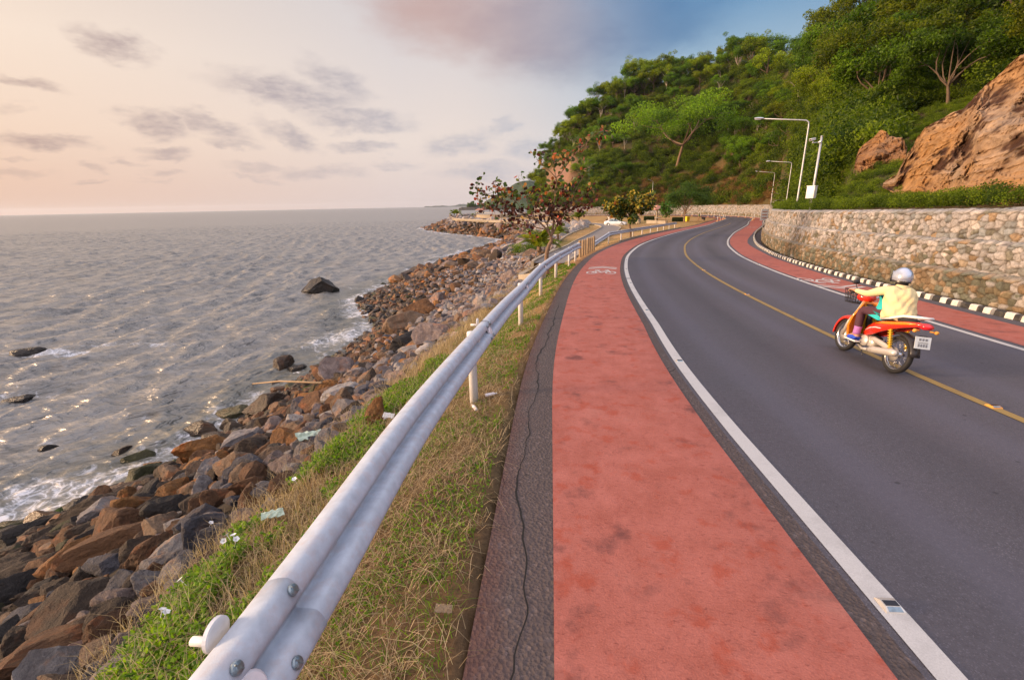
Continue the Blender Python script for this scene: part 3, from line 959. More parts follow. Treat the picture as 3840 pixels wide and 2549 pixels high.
foam = np.clip(1.05 - np.abs(sd_w - .5) / ((1.5 + 1.3 * np.clip(fn + .3, 0, 1) * 2) * farw), 0, 1) * (.6 + .5 * fn + .25 * (farw - 1))
foam = np.maximum(foam, sstep(8, 1, sd_w) * sstep(.1, .5, fn) * .75)
foam = np.maximum(foam, sstep(.1, .45, sz * 1.4 + fn * .2) * .25)
for (u, v, a, b, st) in [(1206, 1100, 3.4, 2.2, .85), (1215, 1040, 3.5, 3, .5), (190, 1335, 3.6, 1.0, 1.0), (560, 1300, 7, .9, .75), (95, 1500, 2.5, 1.0, .7), (170, 1690, 1.7, .9, .7), (545, 1580, 1.5, .8, .7), (460, 1620, 1.6, .7, .6), (1670, 965, 7, 4, .8), (1250, 1290, 3.5, 5, .7), (1150, 1420, 4, 3.4, .65), (640, 1700, 3.0, 2, .6), (480, 1650, 5, 1.5, .5), (1480, 915, 10, 3, .4), (850, 1560, 5, 2.6, .5), (300, 1830, 3.0, 2.6, .6)]:
    r = ray(u, v); t = (SEA - HC) / r[2]; px, py = t * r[0], t * r[1]
    foam = np.maximum(foam, st * np.exp(-(((sx_ - px) / a) ** 2 + ((sy_ - py) / b) ** 2)) * (.75 + .6 * fn))
shal = sstep(7, 0, sd_w)
o = link('sea', np_mesh('sea', np.stack([sx_, sy_, SEA + sz], 1), grid_faces(*SX.shape)[:, ::-1], M['water'], True, {'foam': foam, 'shallow': shal}))
o['kind'] = 'structure'
th = np.radians(np.linspace(-180, 180, 241)); rr = np.array([405, 800, 1600, 3500, 7000, 12500.])
fz = np.array([-.12, 0, 0, 0, 0, 0])
X2 = rr[:, None] * np.sin(th); Y2 = rr[:, None] * np.cos(th)
V = np.stack([X2, Y2, np.broadcast_to(SEA + fz[:, None], X2.shape)], -1).reshape(-1, 3)
o = link('sea', np_mesh('sea far', V, grid_faces(*X2.shape)[:, ::-1], M['water'], True, {'foam': np.zeros(len(V)), 'shallow': np.zeros(len(V))})); o['kind'] = 'structure'
# sea bed under the rest, so nothing is open behind the camera
mb = MB(); mb.add([(-60, -120, -9.5), (420, -120, -9.5), (420, 400, -9.5), (-60, 400, -9.5)], [(0, 1, 2, 3)]); mb.build('ground', M['hill'])['kind'] = 'structure'

# ------------------------------------------------------------------ gabion walls
def vor2(X, Y, seed, jit=.85):
    """returns F1, F2, cell hash"""
    ix = np.floor(X).astype(np.int64); iy = np.floor(Y).astype(np.int64)
    f1 = np.full(X.shape, 9.); f2 = np.full(X.shape, 9.); cid = np.zeros(X.shape)
    z0 = np.zeros_like(ix)
    for dx in (-1, 0, 1):
        for dy in (-1, 0, 1):
            cx, cy = ix + dx, iy + dy
            px = cx + .5 + jit * (_hash(cx, cy, z0, seed) - .5); py = cy + .5 + jit * (_hash(cx, cy, z0, seed + 5) - .5)
            asp = .75 + .6 * _hash(cx, cy, z0, seed + 7); rot = (_hash(cx, cy, z0, seed + 8) - .5) * 1.6
            ex, ey = X - px, Y - py
            d = np.hypot((ex * np.cos(rot) + ey * np.sin(rot)) * asp, (-ex * np.sin(rot) + ey * np.cos(rot)) / asp)
            h = _hash(cx, cy, z0, seed + 9)
            c = d < f1
            f2 = np.where(c, f1, np.minimum(f2, d)); cid = np.where(c, h, cid); f1 = np.where(c, d, f1)
    return f1, f2, cid


STONE = np.array([(.40, .385, .39), (.36, .35, .36), (.46, .445, .45), (.30, .305, .32), (.25, .27, .285), (.18, .175, .145), (.30, .22, .145), (.42, .40, .40), (.22, .225, .22), (.38, .365, .37), (.44, .42, .415), (.28, .285, .29), (.35, .335, .34)])
DARKST = np.array([(.17, .14, .09), (.12, .12, .09), (.22, .16, .10), (.30, .25, .19), (.14, .15, .12)])


def gabion_tier(s0, s1, zlo, zhi, dout, dface, depth_top, ds, cell, seed, parent, dark, ofn, hsc=lambda s: np.ones(np.shape(s))):
    """a course: front face of packed stones from zlo to zhi (above road), flat top running back"""
    ns = int((s1 - s0) / ds) + 1; s = np.linspace(s0, s1, ns)
    dz = ds
    nv = int((zhi - zlo) / dz) + 1; h = np.linspace(zlo, zhi, nv); ntop = max(3, int(depth_top / (dz * 2)))
    hh = np.r_[h, np.full(ntop, zhi)]; back = np.r_[np.zeros(nv), np.linspace(0, depth_top, ntop + 1)[1:]]
    Sg, Hg = np.meshgrid(s, np.arange(nv + ntop), indexing='ij')
    hs = hsc(Sg); Hh = hh[Hg]; Bk = back[Hg]
    un = Hh + Bk
    f1, f2, cid = vor2(Sg / cell * .82, un / (cell * .92), seed)
    e = np.clip((f2 - f1) / .42, 0, 1)
    prof = np.clip(e * 1.9, 0, 1) ** .55
    tilt = (cid - .5) * .06
    disp = prof * cell * .40 + tilt + fbm(np.stack([Sg / cell * 2.2, un / cell * 2.2, Sg * 0 + seed], -1), 3, seed) * cell * .10
    seam = np.abs(((Sg + seed * .37) / 2.0) % 1 - .5) * 2
    disp -= sstep(.96, 1.0, seam) * cell * .25
    sag = fbm(np.stack([Sg * .45, un * .7, Sg * 0], -1), 2, seed + 3) * .05
    rnd = sstep(0, .10, zhi - Hh) * np.where(Bk > 0, 0, 1)
    onface = np.where(Bk > 0, 0., 1.)
    nrm_out = np.where(Bk > 0, 0, 1) * (disp + sag)
    Dv = ofn(Sg) + dface + Bk - nrm_out
    Z = Hh + np.where(Bk > 0, disp * .8, -.03 * (1 - rnd))
    X, Y = road_pt(Sg, Dv)
    V = np.stack([X, Y, gz(Y) + Z * hs], -1).reshape(-1, 3)
    ci = (cid * 9973).astype(int)
    c = STONE[ci % len(STONE)]
    dk = DARKST[(ci // 7) % len(DARKST)]
    dn = fbm(np.stack([Sg * .5, un * 1.5, Sg * 0 + 9], -1), 3, seed + 20)
    dw = np.clip(dark(Hh) + dn * .45 + (((ci // 11) % 10) / 10 - .5) * .5, 0, 1)[..., None]
    dw = np.where(dw > .5, 1, dw * .35)
    c = c * (1 - dw) + dk * dw
    c = c * (.78 + .35 * ((ci // 13) % 17 / 17.0))[..., None]
    gap_dk = np.clip(1 - e * 2.2, 0, 1)[..., None]  # stone colour darkened in the gaps between cells
    c = c * (1 - gap_dk * .8) + np.array([.05, .042, .035]) * gap_dk * .8
    wire = np.where(Bk > 0, .35, 0)[..., None]
    c = c * (1 - wire) + np.array([.42, .42, .43]) * wire
    me = np_mesh('gabion_course', V, grid_faces(ns, nv + ntop)[:, ::-1], M['gabion'], True, {'tint': np.clip(c.reshape(-1, 3), 0, 1)})
    return link('gabion_course', me, parent)


W1S0, W1S1 = 0.5, 57.5
nearwall = empty('gabion_wall', (14, 20, gz(20)), label='near stone gabion retaining wall in three stepped courses, opposite the motorcycle', cat='wall')
nearwall.location = (0, 0, 0)
OW = O_WF
HSC = offs([(0, .87), (18, .872), (57, .93)])
d1 = lambda h: np.full(np.shape(h), .82); d2 = lambda h: .40 - .5 * (h - .8); d3 = lambda h: np.full(np.shape(h), .0)
for (s0, s1, ds) in ((W1S0, 12, .06), (12, 30, .028), (30, W1S1, .045)):
    gabion_tier(s0, s1, -.15, .82, 0, 0.0, .25, ds, .19, 3, nearwall, d1, OW, HSC)
    gabion_tier(s0, s1, .80, 1.68, 0, .20, .25, ds, .20, 8, nearwall, d2, OW, HSC)
    gabion_tier(s0, s1, 1.66, 2.55, 0, .42, 1.0, ds, .205, 14, nearwall, d3, OW, HSC)
# rounded end of the near wall (turns back into the slope)
def wall_end(s, zs, parent):
    for k, (lo, hi, df) in enumerate(zs):
        n = 40; a = np.linspace(0, math.pi * .62, n); R = 2.2
        nv = 20; h = np.linspace(lo, hi, nv)
        A, Hh = np.meshgrid(a, h, indexing='ij')
        base_d = float(OW(s)) + df
        f1, f2, cid = vor2(A * R / .2, Hh / .2, 40 + k)
        e = np.clip((f2 - f1) / .42, 0, 1); disp = np.sqrt(1 - (1 - e) ** 2) * .07
        Sg = s + np.sin(A) * (R + disp); Dv = base_d + R - np.cos(A) * (R + disp)
        X, Y = road_pt(Sg, Dv); V = np.stack([X, Y, gz(Y) + Hh], -1).reshape(-1, 3)
        ci = (cid * 9973).astype(int); c = STONE[ci % len(STONE)]
        gap_dk = np.clip(1 - e * 3.2, 0, 1)[..., None]; c = c * (1 - gap_dk * .8) + np.array([.05, .042, .035]) * gap_dk * .8
        link('gabion_course', np_mesh('gabion_course', V, grid_faces(n, nv)[:, ::-1], M['gabion'], True, {'tint': c.reshape(-1, 3)}), parent)
        mb = MB(); ring = [(float(x), float(y), float(gz(y)) + hi) for x, y in [road_pt(s + math.sin(q) * R, base_d + R - math.cos(q) * R) for q in a]]
        x, y = road_pt(s, base_d + R); ring.append((float(x), float(y), float(gz(y)) + hi)); mb.add(ring, [tuple(range(len(ring)))]); mb.build('top_fill', M['concrete'], parent)


wall_end(W1S1, [(-.2, .763, 0), (.745, 1.562, .2), (1.545, 2.37, .42)], nearwall)

farwall = empty('gabion_wall', (0, 0, 0), label='distant long stone gabion wall following the far curve of the road at the hill foot', cat='wall')
OWF = plus(O_WF, .4)
dfar = lambda h: .95 - .75 * h
for (lo, hi, df, sd) in ((-.1, 1.2, 0, 51), (1.18, 2.2, .12, 55), (2.18, 3.2, .25, 59)):
    gabion_tier(63, SE - 1, lo, hi, 0, df, 1.2, .12, .30, sd, farwall, dfar, OWF)

# ------------------------------------------------------------------ hill behind the walls
wl_s = np.linspace(0, SE, 600); wl_x, wl_y = road_pt(wl_s, OWF(wl_s) + 1.4)
wl_th = np.degrees(np.arctan2(wl_x, wl_y)); wl_r = np.hypot(wl_x, wl_y)


def wall_r(thd):
    # farthest wall crossing for this bearing
    out = np.zeros(len(thd))
    for i, t in enumerate(thd):
        cr = np.where((wl_th[:-1] - t) * (wl_th[1:] - t) <= 0)[0]
        out[i] = wl_r[cr].max() if len(cr) else 0
    return out


SIL = [(1225, 470), (1240, 400), (1262, 330), (1285, 298), (1350, 235), (1400, 190), (1450, 165), (1500, 152), (1550, 148), (1600, 130), (1650, 108), (1700, 92), (1800, 66), (1880, 62), (1950, 50), (2030, 12), (2100, -10), (2200, -80), (2362, -180)]
DS = 3840 / 2362
sil = np.array([azel(u * DS, v * DS) for u, v in SIL])
sil = np.vstack([sil, [(56, 26), (75, 28), (95, 24)]])
ht = np.r_[np.arange(2.2, 12, .18), np.arange(12, 36, .28), np.arange(36, 96, .5)]
wr = wall_r(ht)
wr = np.where(ht > 50, np.interp(ht, [50, 60, 75, 90], [max(wr[np.argmin(abs(ht - 50))], 13), 13.6, 12.6, 12.4]), wr)
lowm = wr == 0
wr[lowm] = wr[~lowm][0]
_m = (ht > 29.4) & (ht < 35.5); _a = wr[np.argmin(abs(ht - 29.2))]; _b = wr[np.argmin(abs(ht - 35.6))]
wr[_m] = _a + (_b - _a) * ((ht[_m] - 29.4) / 6.1) ** .6
for _ in range(3): wr[1:-1] = np.where((ht[1:-1] > 20) & (ht[1:-1] < 46), np.minimum(wr[1:-1], wr[1:-1]), wr[1:-1])
RL = np.interp(ht, [0, 8, 14, 25, 36, 45, 60, 90], [55, 66, 78, 75, 76, 70, 60, 60])
treeh = np.interp(ht, [0, 8, 22, 27, 33, 40, 60], [7, 7, 7, 9.5, 9.5, 6.5, 5])
rr_ = wr + RL
zr = HC + rr_ * np.tan(np.radians(np.interp(ht, sil[:, 0], sil[:, 1]))) - treeh
q = np.r_[np.linspace(0, 1, 90), np.linspace(1, 1.8, 16)[1:]]
Rg = wr[:, None] + RL[:, None] * q; Tg = np.radians(ht)[:, None] + 0 * q
HX = Rg * np.sin(Tg); HY = Rg * np.cos(Tg)
bx = wr * np.sin(np.radians(ht)); by = wr * np.cos(np.radians(ht))
wtop = gz(by) + np.where((ht > 29.5), 2.3, 3.1)
wtop = np.where(ht < 5.5, wtop - 5 * sstep(5.5, 2.5, ht), wtop)
ex = np.interp(ht, [0, 34, 42, 60], [.92, .92, 1.25, 1.3])
fq = np.where(q <= 1, np.clip(q, 1e-4, 1) ** ex[:, None], 1 - (q - 1) * .5)
HZ = wtop[:, None] + (zr - wtop)[:, None] * fq
nn = fbm(p3(HX, HY) * .05, 4, 61) * 3.2 + fbm(p3(HX, HY) * .2, 3, 66) * .9
HZ += nn * sstep(0, .25, q)[None] * np.clip(wr[:, None] / 60, .35, 1)
gul = fbm(p3(HX * .045, HY * .045), 2, 88, ridged=True)
HZ -= (1 - gul) * 1.8 * sstep(.05, .5, q)[None]
# a skirt down behind the wall
HZ = np.c_[HZ[:, :1] - 3.5, HZ]; HX = np.c_[HX[:, :1], HX]; HY = np.c_[HY[:, :1], HY]
hc = fbm(p3(HX, HY) * .3, 4, 77); hc2 = fbm(p3(HX, HY) * .08, 3, 78)
hcol = np.array([.055, .060, .020]) * (1 - sstep(-.2, .4, hc)[..., None]) + np.array([.15, .09, .035]) * sstep(-.2, .4, hc)[..., None]
hcol = hcol * .7 + .3 * np.array([.10, .075, .03])
# the bare brown landslip on the seaward nose of the hill
nose = np.exp(-(((np.degrees(Tg) - 6.2) / 1.9) ** 2)) * np.exp(-(((q[None] - .42) / .28) ** 2))
nose = np.c_[nose[:, :1], nose]
hcol = hcol * (1 - nose[..., None]) + np.array([.34, .19, .13]) * nose[..., None]
hill = link('hill', np_mesh('hill', np.stack([HX, HY, HZ], -1).reshape(-1, 3), grid_faces(len(ht), len(q) + 1), M['hill'], True, {'tint': hcol.reshape(-1, 3)}))
hill['kind'] = 'structure'
HQ = np.r_[0, q]


def hill_pt(thd, qq):
    """point on the hillside by bearing (degrees) and 0..1 from wall to ridge"""
    i = np.clip(np.searchsorted(ht, thd) - 1, 0, len(ht) - 2); fi = (thd - ht[i]) / (ht[i + 1] - ht[i])
    j = np.clip(np.searchsorted(q, qq) - 1, 0, len(q) - 2); fj = (qq - q[j]) / (q[j + 1] - q[j]); j = j + 1
    g = lambda A: (A[i, j] * (1 - fi) * (1 - fj) + A[i + 1, j] * fi * (1 - fj) + A[i, j + 1] * (1 - fi) * fj + A[i + 1, j + 1] * fi * fj)
    return g(HX), g(HY), g(HZ)


# where lamps and the camera pole stand: on the bench right behind the walls
def wall_spot(u, v, ofn, smin, smax, back):
    b = azel(u, v)[0]; ss = np.linspace(smin, smax, 400); X, Y = road_pt(ss, ofn(ss) + back); i = np.abs(np.degrees(np.arctan2(X, Y)) - b).argmin()
    return float(X[i]), float(Y[i])


def top_height(x, y, u, v):
    r = ray(u, v); return HC + r[2] / math.hypot(r[0], r[1]) * math.hypot(x, y)


LAMPS = [(wall_spot(2985, 786, OW, 40, 57.5, 1.2), (3020, 452), 2.35), (wall_spot(2957, 778, OWF, 70, 105, 1.3), (2983, 608), 3.1), (wall_spot(2833, 766, OWF, 110, 150, 1.3), (2852, 650), 3.1), (wall_spot(2443, 766, OWF, 190, 240, 1.5), (2447, 680), 3.1), (wall_spot(3037, 788, OW, 36, 57, 1.1), (3086, 513), 2.35)]


def clear_of_poles(x, y, r=1.0):
    b = math.degrees(math.atan2(x, y)); d = math.hypot(x, y)
    for (p, _, _) in LAMPS:
        pb = math.degrees(math.atan2(*p)); pd = math.hypot(*p)
        if d < pd + 1.2 * r + 1.0 and abs(math.radians(b - pb)) * d < 1.5 * r + .8: return False
    if 34.6 < b < 38.8 and d < 37: return False
    return True


# ------------------------------------------------------------------ bare cut rock above the near wall
def cliff(name, label, prof, r_in, dr, seed, nth=170, nr=80, zb=None):
    """prof: (bearing, base elevation deg, top elevation deg) list"""
    pr = np.array(prof, float)
    t = np.linspace(pr[0, 0], pr[-1, 0], nth); el_t = np.interp(t, pr[:, 0], pr[:, 2]); el_b = np.interp(t, pr[:, 0], pr[:, 1])
    rb = np.interp(t, *r_in); k = np.linspace(0, 1, nr)
    back = 10
    kk = np.r_[k, np.full(back, 1.0)]; bk = np.r_[np.zeros(nr), np.linspace(0, 1, back + 1)[1:]]
    drv = np.interp(t, *dr) if hasattr(dr, '__len__') else np.full(nth, float(dr))
    R = rb[:, None] + drv[:, None] * (kk ** 1.25) + bk * 11
    zt = HC + (rb + drv) * np.tan(np.radians(el_t)); zb_ = HC + rb * np.tan(np.radians(el_b))
    Z = zb_[:, None] + (zt - zb_)[:, None] * kk - bk * 2.5
    X = R * np.sin(np.radians(t))[:, None]; Y = R * np.cos(np.radians(t))[:, None]
    tt = np.radians(t)[:, None] * R
    # strata dip: run up to the right
    a = tt * .80 + Z * .62; b = -tt * .62 + Z * .80
    n1 = fbm(np.stack([a * .22, b * .95, R * .1], -1), 5, seed, .55, ridged=True)
    n2 = fbm(np.stack([a * .9, b * 2.8, R * .3], -1), 4, seed + 9, .55, ridged=True)
    n3 = fbm(np.stack([X * .25, Y * .25, Z * .25], -1), 3, seed + 4)
    blk = np.floor(fbm(np.stack([a * .5, b * .6, R * 0], -1), 2, seed + 13) * 6) / 6
    edge = np.minimum(1, np.minimum(sstep(t[0], t[0] + 1.0, t), 1)[:, None] + 0)
    n4 = fbm(np.stack([a * 3.0, b * 5.5, R * .8], -1), 4, seed + 40, .6); n5 = fbm(np.stack([X * 1.1, Y * 1.1, Z * 1.1], -1), 5, seed + 44, .6)
    blk2 = np.floor(fbm(np.stack([a * 1.6, b * 2.2, R * 0 + 3], -1), 3, seed + 15) * 5) / 5
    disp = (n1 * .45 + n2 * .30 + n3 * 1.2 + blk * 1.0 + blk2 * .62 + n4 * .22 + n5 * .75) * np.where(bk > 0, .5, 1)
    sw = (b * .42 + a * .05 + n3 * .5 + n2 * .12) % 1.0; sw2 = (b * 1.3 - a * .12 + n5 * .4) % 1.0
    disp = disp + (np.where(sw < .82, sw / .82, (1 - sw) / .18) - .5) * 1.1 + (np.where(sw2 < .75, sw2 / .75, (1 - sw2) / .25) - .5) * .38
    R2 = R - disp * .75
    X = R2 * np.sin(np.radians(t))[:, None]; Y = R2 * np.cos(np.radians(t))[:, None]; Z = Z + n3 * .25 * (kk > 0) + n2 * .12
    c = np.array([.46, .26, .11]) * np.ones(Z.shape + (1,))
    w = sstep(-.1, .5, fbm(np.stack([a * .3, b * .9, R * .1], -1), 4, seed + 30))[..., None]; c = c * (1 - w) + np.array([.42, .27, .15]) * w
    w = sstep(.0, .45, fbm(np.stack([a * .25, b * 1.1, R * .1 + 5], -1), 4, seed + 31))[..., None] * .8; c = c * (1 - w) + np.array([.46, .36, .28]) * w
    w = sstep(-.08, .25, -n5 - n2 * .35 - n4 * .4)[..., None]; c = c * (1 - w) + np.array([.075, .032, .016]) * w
    w = sstep(.15, .5, fbm(np.stack([a * .15, b * .4, R * .1 + 9], -1), 4, seed + 33))[..., None] * .7; c = c * (1 - w) + np.array([.24, .12, .055]) * w
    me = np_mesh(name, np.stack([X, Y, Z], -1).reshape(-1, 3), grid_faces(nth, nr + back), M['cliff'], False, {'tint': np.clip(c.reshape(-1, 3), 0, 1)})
    return tag(link(name, me), label, 'rock face')


def ae(u, v):
    return azel(u * DS, v * DS)


def cprof(top, bot):
    """top/bot silhouettes in photo coordinates -> bearings"""
    T = np.array([ae(*p) for p in top]); B = np.array([ae(*p) for p in bot])
    t = np.linspace(max(T[0, 0], B[0, 0]), min(T[-1, 0], B[-1, 0]), 40)
    return [(a, np.interp(a, B[:, 0], B[:, 1]), np.interp(a, T[:, 0], T[:, 1])) for a in t]


big = cprof([(2036, 424), (2078, 396), (2098, 340), (2135, 292), (2180, 268), (2232, 236), (2290, 180), (2362, 128), (2450, 55), (2600, -5), (2900, -30)],
            [(2036, 430), (2090, 470), (2140, 486), (2362, 494), (2600, 500), (2900, 520)])
cliff('cliff', 'tall bare orange and tan cut rock face above the near stone wall', big, ([38, 44, 50, 70], [26, 19.5, 16.5, 14.5]), ([38, 42, 50], [2.0, 4.5, 7]), 5, 260, 120)
sm = cprof([(1968, 392), (1978, 352), (1996, 330), (2012, 322), (2030, 306), (2052, 318), (2080, 322), (2092, 350)], [(1968, 400), (1985, 440), (2010, 462), (2045, 452), (2075, 420), (2092, 372)])
cliff('rock_outcrop', 'small pinkish rock outcrop left of the tall orange rock face, ringed by bushes', sm, ([35, 41], [33, 30]), 3.2, 15, 70, 60)
# ------------------------------------------------------------------ boulders
def rock_proto(seed, sub=3, flat=(1, 1, .7), cuts=9, rough=.06):
    rng = np.random.default_rng(seed)
    bm = bmesh.new(); bmesh.ops.create_icosphere(bm, subdivisions=sub, radius=1)
    V = np.array([v.co[:] for v in bm.verts]); Fs = np.array([[v.index for v in f.verts] for f in bm.faces]); bm.free()
    for k in range(cuts):
        n = rng.normal(size=3); n /= np.linalg.norm(n); d = .42 + .34 * rng.random()
        t = V @ n - d
        V = V - np.where(t > 0, t, 0)[:, None] * n * .96
    V += V / np.linalg.norm(V, axis=1)[:, None] * (fbm(V * 1.6 + seed, 4, seed)[:, None] * rough * 2.4 + fbm(V * 4 + seed, 4, seed + 3, .6, ridged=True)[:, None] * rough * 1.1)
    V *= np.array(flat)
    V /= np.abs(V).max(0).max()
    return V, Fs


SHAPES = [(1, .8, .6), (1, .7, .5), (1, .6, .55), (1, .9, .75), (1, .55, .4), (1, .75, .8), (1, .85, .5), (1, .5, .5), (1, .65, .7), (1, .95, .6)]
RP = [rock_proto(100 + i, 4, SHAPES[i], 13 + i % 5) for i in range(10)]
RPM = [np_mesh('boulder', v, f, M['rock'], False) for v, f in RP]
RPL = [rock_proto(200 + i, 2, SHAPES[i], 8, .08) for i in range(8)]

COLS = {'dark brown': (.085, .055, .033), 'rust brown': (.22, .105, .042), 'tan': (.30, .20, .125), 'orange ochre': (.36, .165, .045), 'blue grey': (.12, .12, .145), 'pale grey': (.36, .335, .33), 'pinkish grey': (.34, .265, .24), 'mossy green brown': (.085, .085, .028), 'bright mossy green': (.12, .20, .02), 'charcoal': (.040, .035, .033), 'white grey': (.50, .475, .46)}
placed = []          # x, y, r
ROCKS = []


def at_ground(u, v, zoff=0.0):
    r = ray(u, v); lo, hi = None, None
    ts = np.geomspace(1.0, 400, 900) / r[1] if r[1] > 0 else np.linspace(.1, 5, 10)
    X = ts * r[0]; Y = ts * r[1]; Z = HC + ts * r[2]
    G = np.maximum(ground_z(X, Y), SEA) + zoff
    i = int(np.argmax(Z < G))
    return X[i], Y[i], float(G[i])


def add_rock(x, y, z, dims, rz, tilt, colname, label, proto, group=None):
    o = link('boulder', RPM[proto])
    o.location = (x, y, z); o.rotation_euler = (tilt[0], tilt[1], rz); o.scale = dims
    c = np.array(COLS[colname]); o.color = (*np.clip(c, 0, 1), 1)
    tag(o, label, 'boulder', group)
    ROCKS.append(o); placed.append((x, y, max(dims[0], dims[1]) * .8))
    return o


# (u, v of centre, width px, height/width, image angle deg, colour, label)
HERO = [
 (1210, 1072, 112, .95, 40, 'charcoal', 'dark wet rock islet standing alone in the water off the bend'),
 (1500, 1212, 185, .62, 40, 'tan', 'biggest pale tan slab boulder leaning towards the water beside foam'),
 (1583, 1160, 130, .7, 15, 'rust brown', 'broad rust brown boulder just uphill of the big pale tan slab'),
 (1530, 1285, 190, .42, 35, 'charcoal', 'long dark slab lying below the big pale tan slab'),
 (1503, 1342, 72, .85, 30, 'blue grey', 'grey striped angular boulder near the foot of the long dark slab'),
 (1640, 1120, 82, .7, 10, 'pinkish grey', 'rounded pinkish grey boulder above the broad rust brown boulder'),
 (1288, 1520, 96, 1.25, 85, 'tan', 'upright tan boulder taller than wide, at the edge of the dry grass'),
 (1409, 1545, 96, 1.25, 80, 'orange ochre', 'upright bright ochre boulder half hidden by dry grass stalks'),
 (790, 1680, 205, .62, 35, 'orange ochre', 'large blocky ochre boulder with a shaded flat face at the waterline'),
 (936, 1747, 165, .72, 20, 'blue grey', 'rounded dark blue grey boulder just uphill of the blocky ochre one'),
 (1112, 1602, 100, .9, 60, 'tan', 'pointed pale tan boulder with a triangular top'),
 (722, 1832, 104, .82, 10, 'tan', 'rounded tan grey boulder near the middle of the slope'),
 (750, 1608, 122, .52, 20, 'dark brown', 'dark wedge boulder sitting in the wash beside the ochre block'),
 (1060, 1368, 78, .85, 20, 'dark brown', 'dark rusty boulder in the shallow water with a pointed top'),
 (1120, 1378, 78, .5, 15, 'charcoal', 'low dark boulder in the shallow water touching its rusty neighbour'),
 (452, 1695, 90, .38, 25, 'dark brown', 'thin dark slab poking out of the waves, left of its mossy twin'),
 (530, 1710, 112, .42, 25, 'mossy green brown', 'thin mossy slab poking out of the waves'),
 (575, 1745, 62, .4, 20, 'orange ochre', 'small ochre rock awash below the mossy slab'),
 (948, 1812, 140, .5, 30, 'rust brown', 'flat red brown slab below the blue grey boulder'),
 (640, 1835, 150, .42, 52, 'dark brown', 'leaning dark slab with a lit ochre edge beside the tan grey boulder'),
 (560, 1800, 130, .42, 32, 'charcoal', 'dark slab at the waterline left of the leaning slab'),
 (408, 2040, 380, .32, 36, 'rust brown', 'very long brown slab lying diagonally down the slope'),
 (345, 1905, 250, .38, 22, 'dark brown', 'wide dark boulder with an ochre lit end at the foot of the waves'),
 (85, 1995, 215, .40, 28, 'charcoal', 'dark ridged boulder at the waterline by the left edge of the photo'),
 (140, 2125, 240, .35, 30, 'dark brown', 'long dark brown slab under the ridged boulder at the left edge'),
 (255, 2240, 260, .36, 48, 'rust brown', 'steeply tilted brown slab low on the slope'),
 (763, 1942, 165, .62, 25, 'blue grey', 'blue grey block with sharp corners beside the dry grass edge'),
 (607, 2108, 120, .62, 30, 'pale grey', 'pale grey wedge boulder in the lower slope'),
 (435, 2230, 130, .5, 28, 'pale grey', 'light grey ridged boulder surrounded by brown slabs'),
 (576, 2290, 130, .6, 42, 'blue grey', 'grey lilac wedge boulder next to the green creeper'),
 (170, 2430, 380, .42, 24, 'rust brown', 'huge red brown boulder in the bottom corner of the slope'),
 (600, 2190, 150, .45, 20, 'rust brown', 'smooth red brown boulder below the pale grey wedge'),
 (468, 2420, 150, .7, 60, 'pinkish grey', 'coarse pinkish boulder touching the green creeper near the bottom'),
 (330, 2330, 150, .5, 20, 'tan', 'olive tan boulder between the tilted slab and the huge red brown one'),
 (880, 1545, 130, .5, 15, 'mossy green brown', 'mossy dark boulder among wet rocks at the foam line'),
 (1010, 1510, 170, .55, 15, 'dark brown', 'big dark wet boulder left of the pointed tan one'),
 (1030, 1590, 120, .7, 20, 'dark brown', 'dark rusty boulder beneath the big wet boulder'),
 (960, 1655, 110, .6, 10, 'rust brown', 'rust boulder between the ochre block and the pointed tan boulder'),
 (1345, 1400, 100, .7, 30, 'pale grey', 'white veined grey boulder on the upper slope'),
 (1230, 1450, 90, .7, 30, 'orange ochre', 'ochre wet boulder near the mossy ones'),
 (1135, 1430, 38, .55, 15, 'bright mossy green', 'small bright green mossy stone at the foam, upper of two'),
 (1152, 1455, 40, .55, 15, 'bright mossy green', 'small bright green mossy stone at the foam, lower of two'),
 (1345, 1125, 36, .9, 60, 'charcoal', 'small dark rock standing apart in the shallows of the bend'),
 (95, 1338, 130, .18, 12, 'charcoal', 'dark reef rock almost covered by a breaking wave'),
 (75, 1506, 120, .25, 14, 'charcoal', 'low reef rock awash near the left edge of the photo'),
 (172, 1688, 90, .2, 14, 'charcoal', 'barely awash dark rock ringed by foam'),
 (1770, 1000, 70, .6, 25, 'tan', 'single warm tan boulder among pale grey ones uphill'),
 (910, 2330 - 400, 60, .5, 20, 'white grey', 'small white stone by the dry grass edge'),
]
for i, (u, v, w, asp, ang, cn, lab) in enumerate(HERO):
    x, y, z = at_ground(u, v + w * asp * .25)
    Z = project((x, y, z))[2]
    L = w * Z / F / 2
    rng = random.Random(i)
    if asp > 1:
        dims = (L * 1.05, L * .95, L * asp * 1.15); rz = rng.uniform(0, 3); zz = z + L * asp * .45; pr = 5
        tl = (.05, .1)
    else:
        # image angle mostly reads as azimuth on the ground
        rz = math.radians(90 - math.degrees(math.atan2(x, y))) * 0 + math.atan2(-x, y) * 0 + math.radians(ang * 1.15)
        dims = (L * 1.12, L * max(.55, asp * 1.25), L * max(.45, asp * 1.15)); zz = z + dims[2] * .32; pr = i % 10
        tl = (rng.uniform(-.25, .25), rng.uniform(-.3, .1))
    protoz = RP[pr][0]
    hx, hy, hz = np.abs(protoz).max(0)
    dims = (dims[0] / hx, dims[1] / hy, dims[2] / hz)
    add_rock(x, y, zz, dims, rz, tl, cn, lab, pr)
    placed[-1] = (x, y, L * .8)

rng = np.random.default_rng(12)
cand = []
# along the near slope (from in front of the guardrail out to the waterline)
gridc = {}


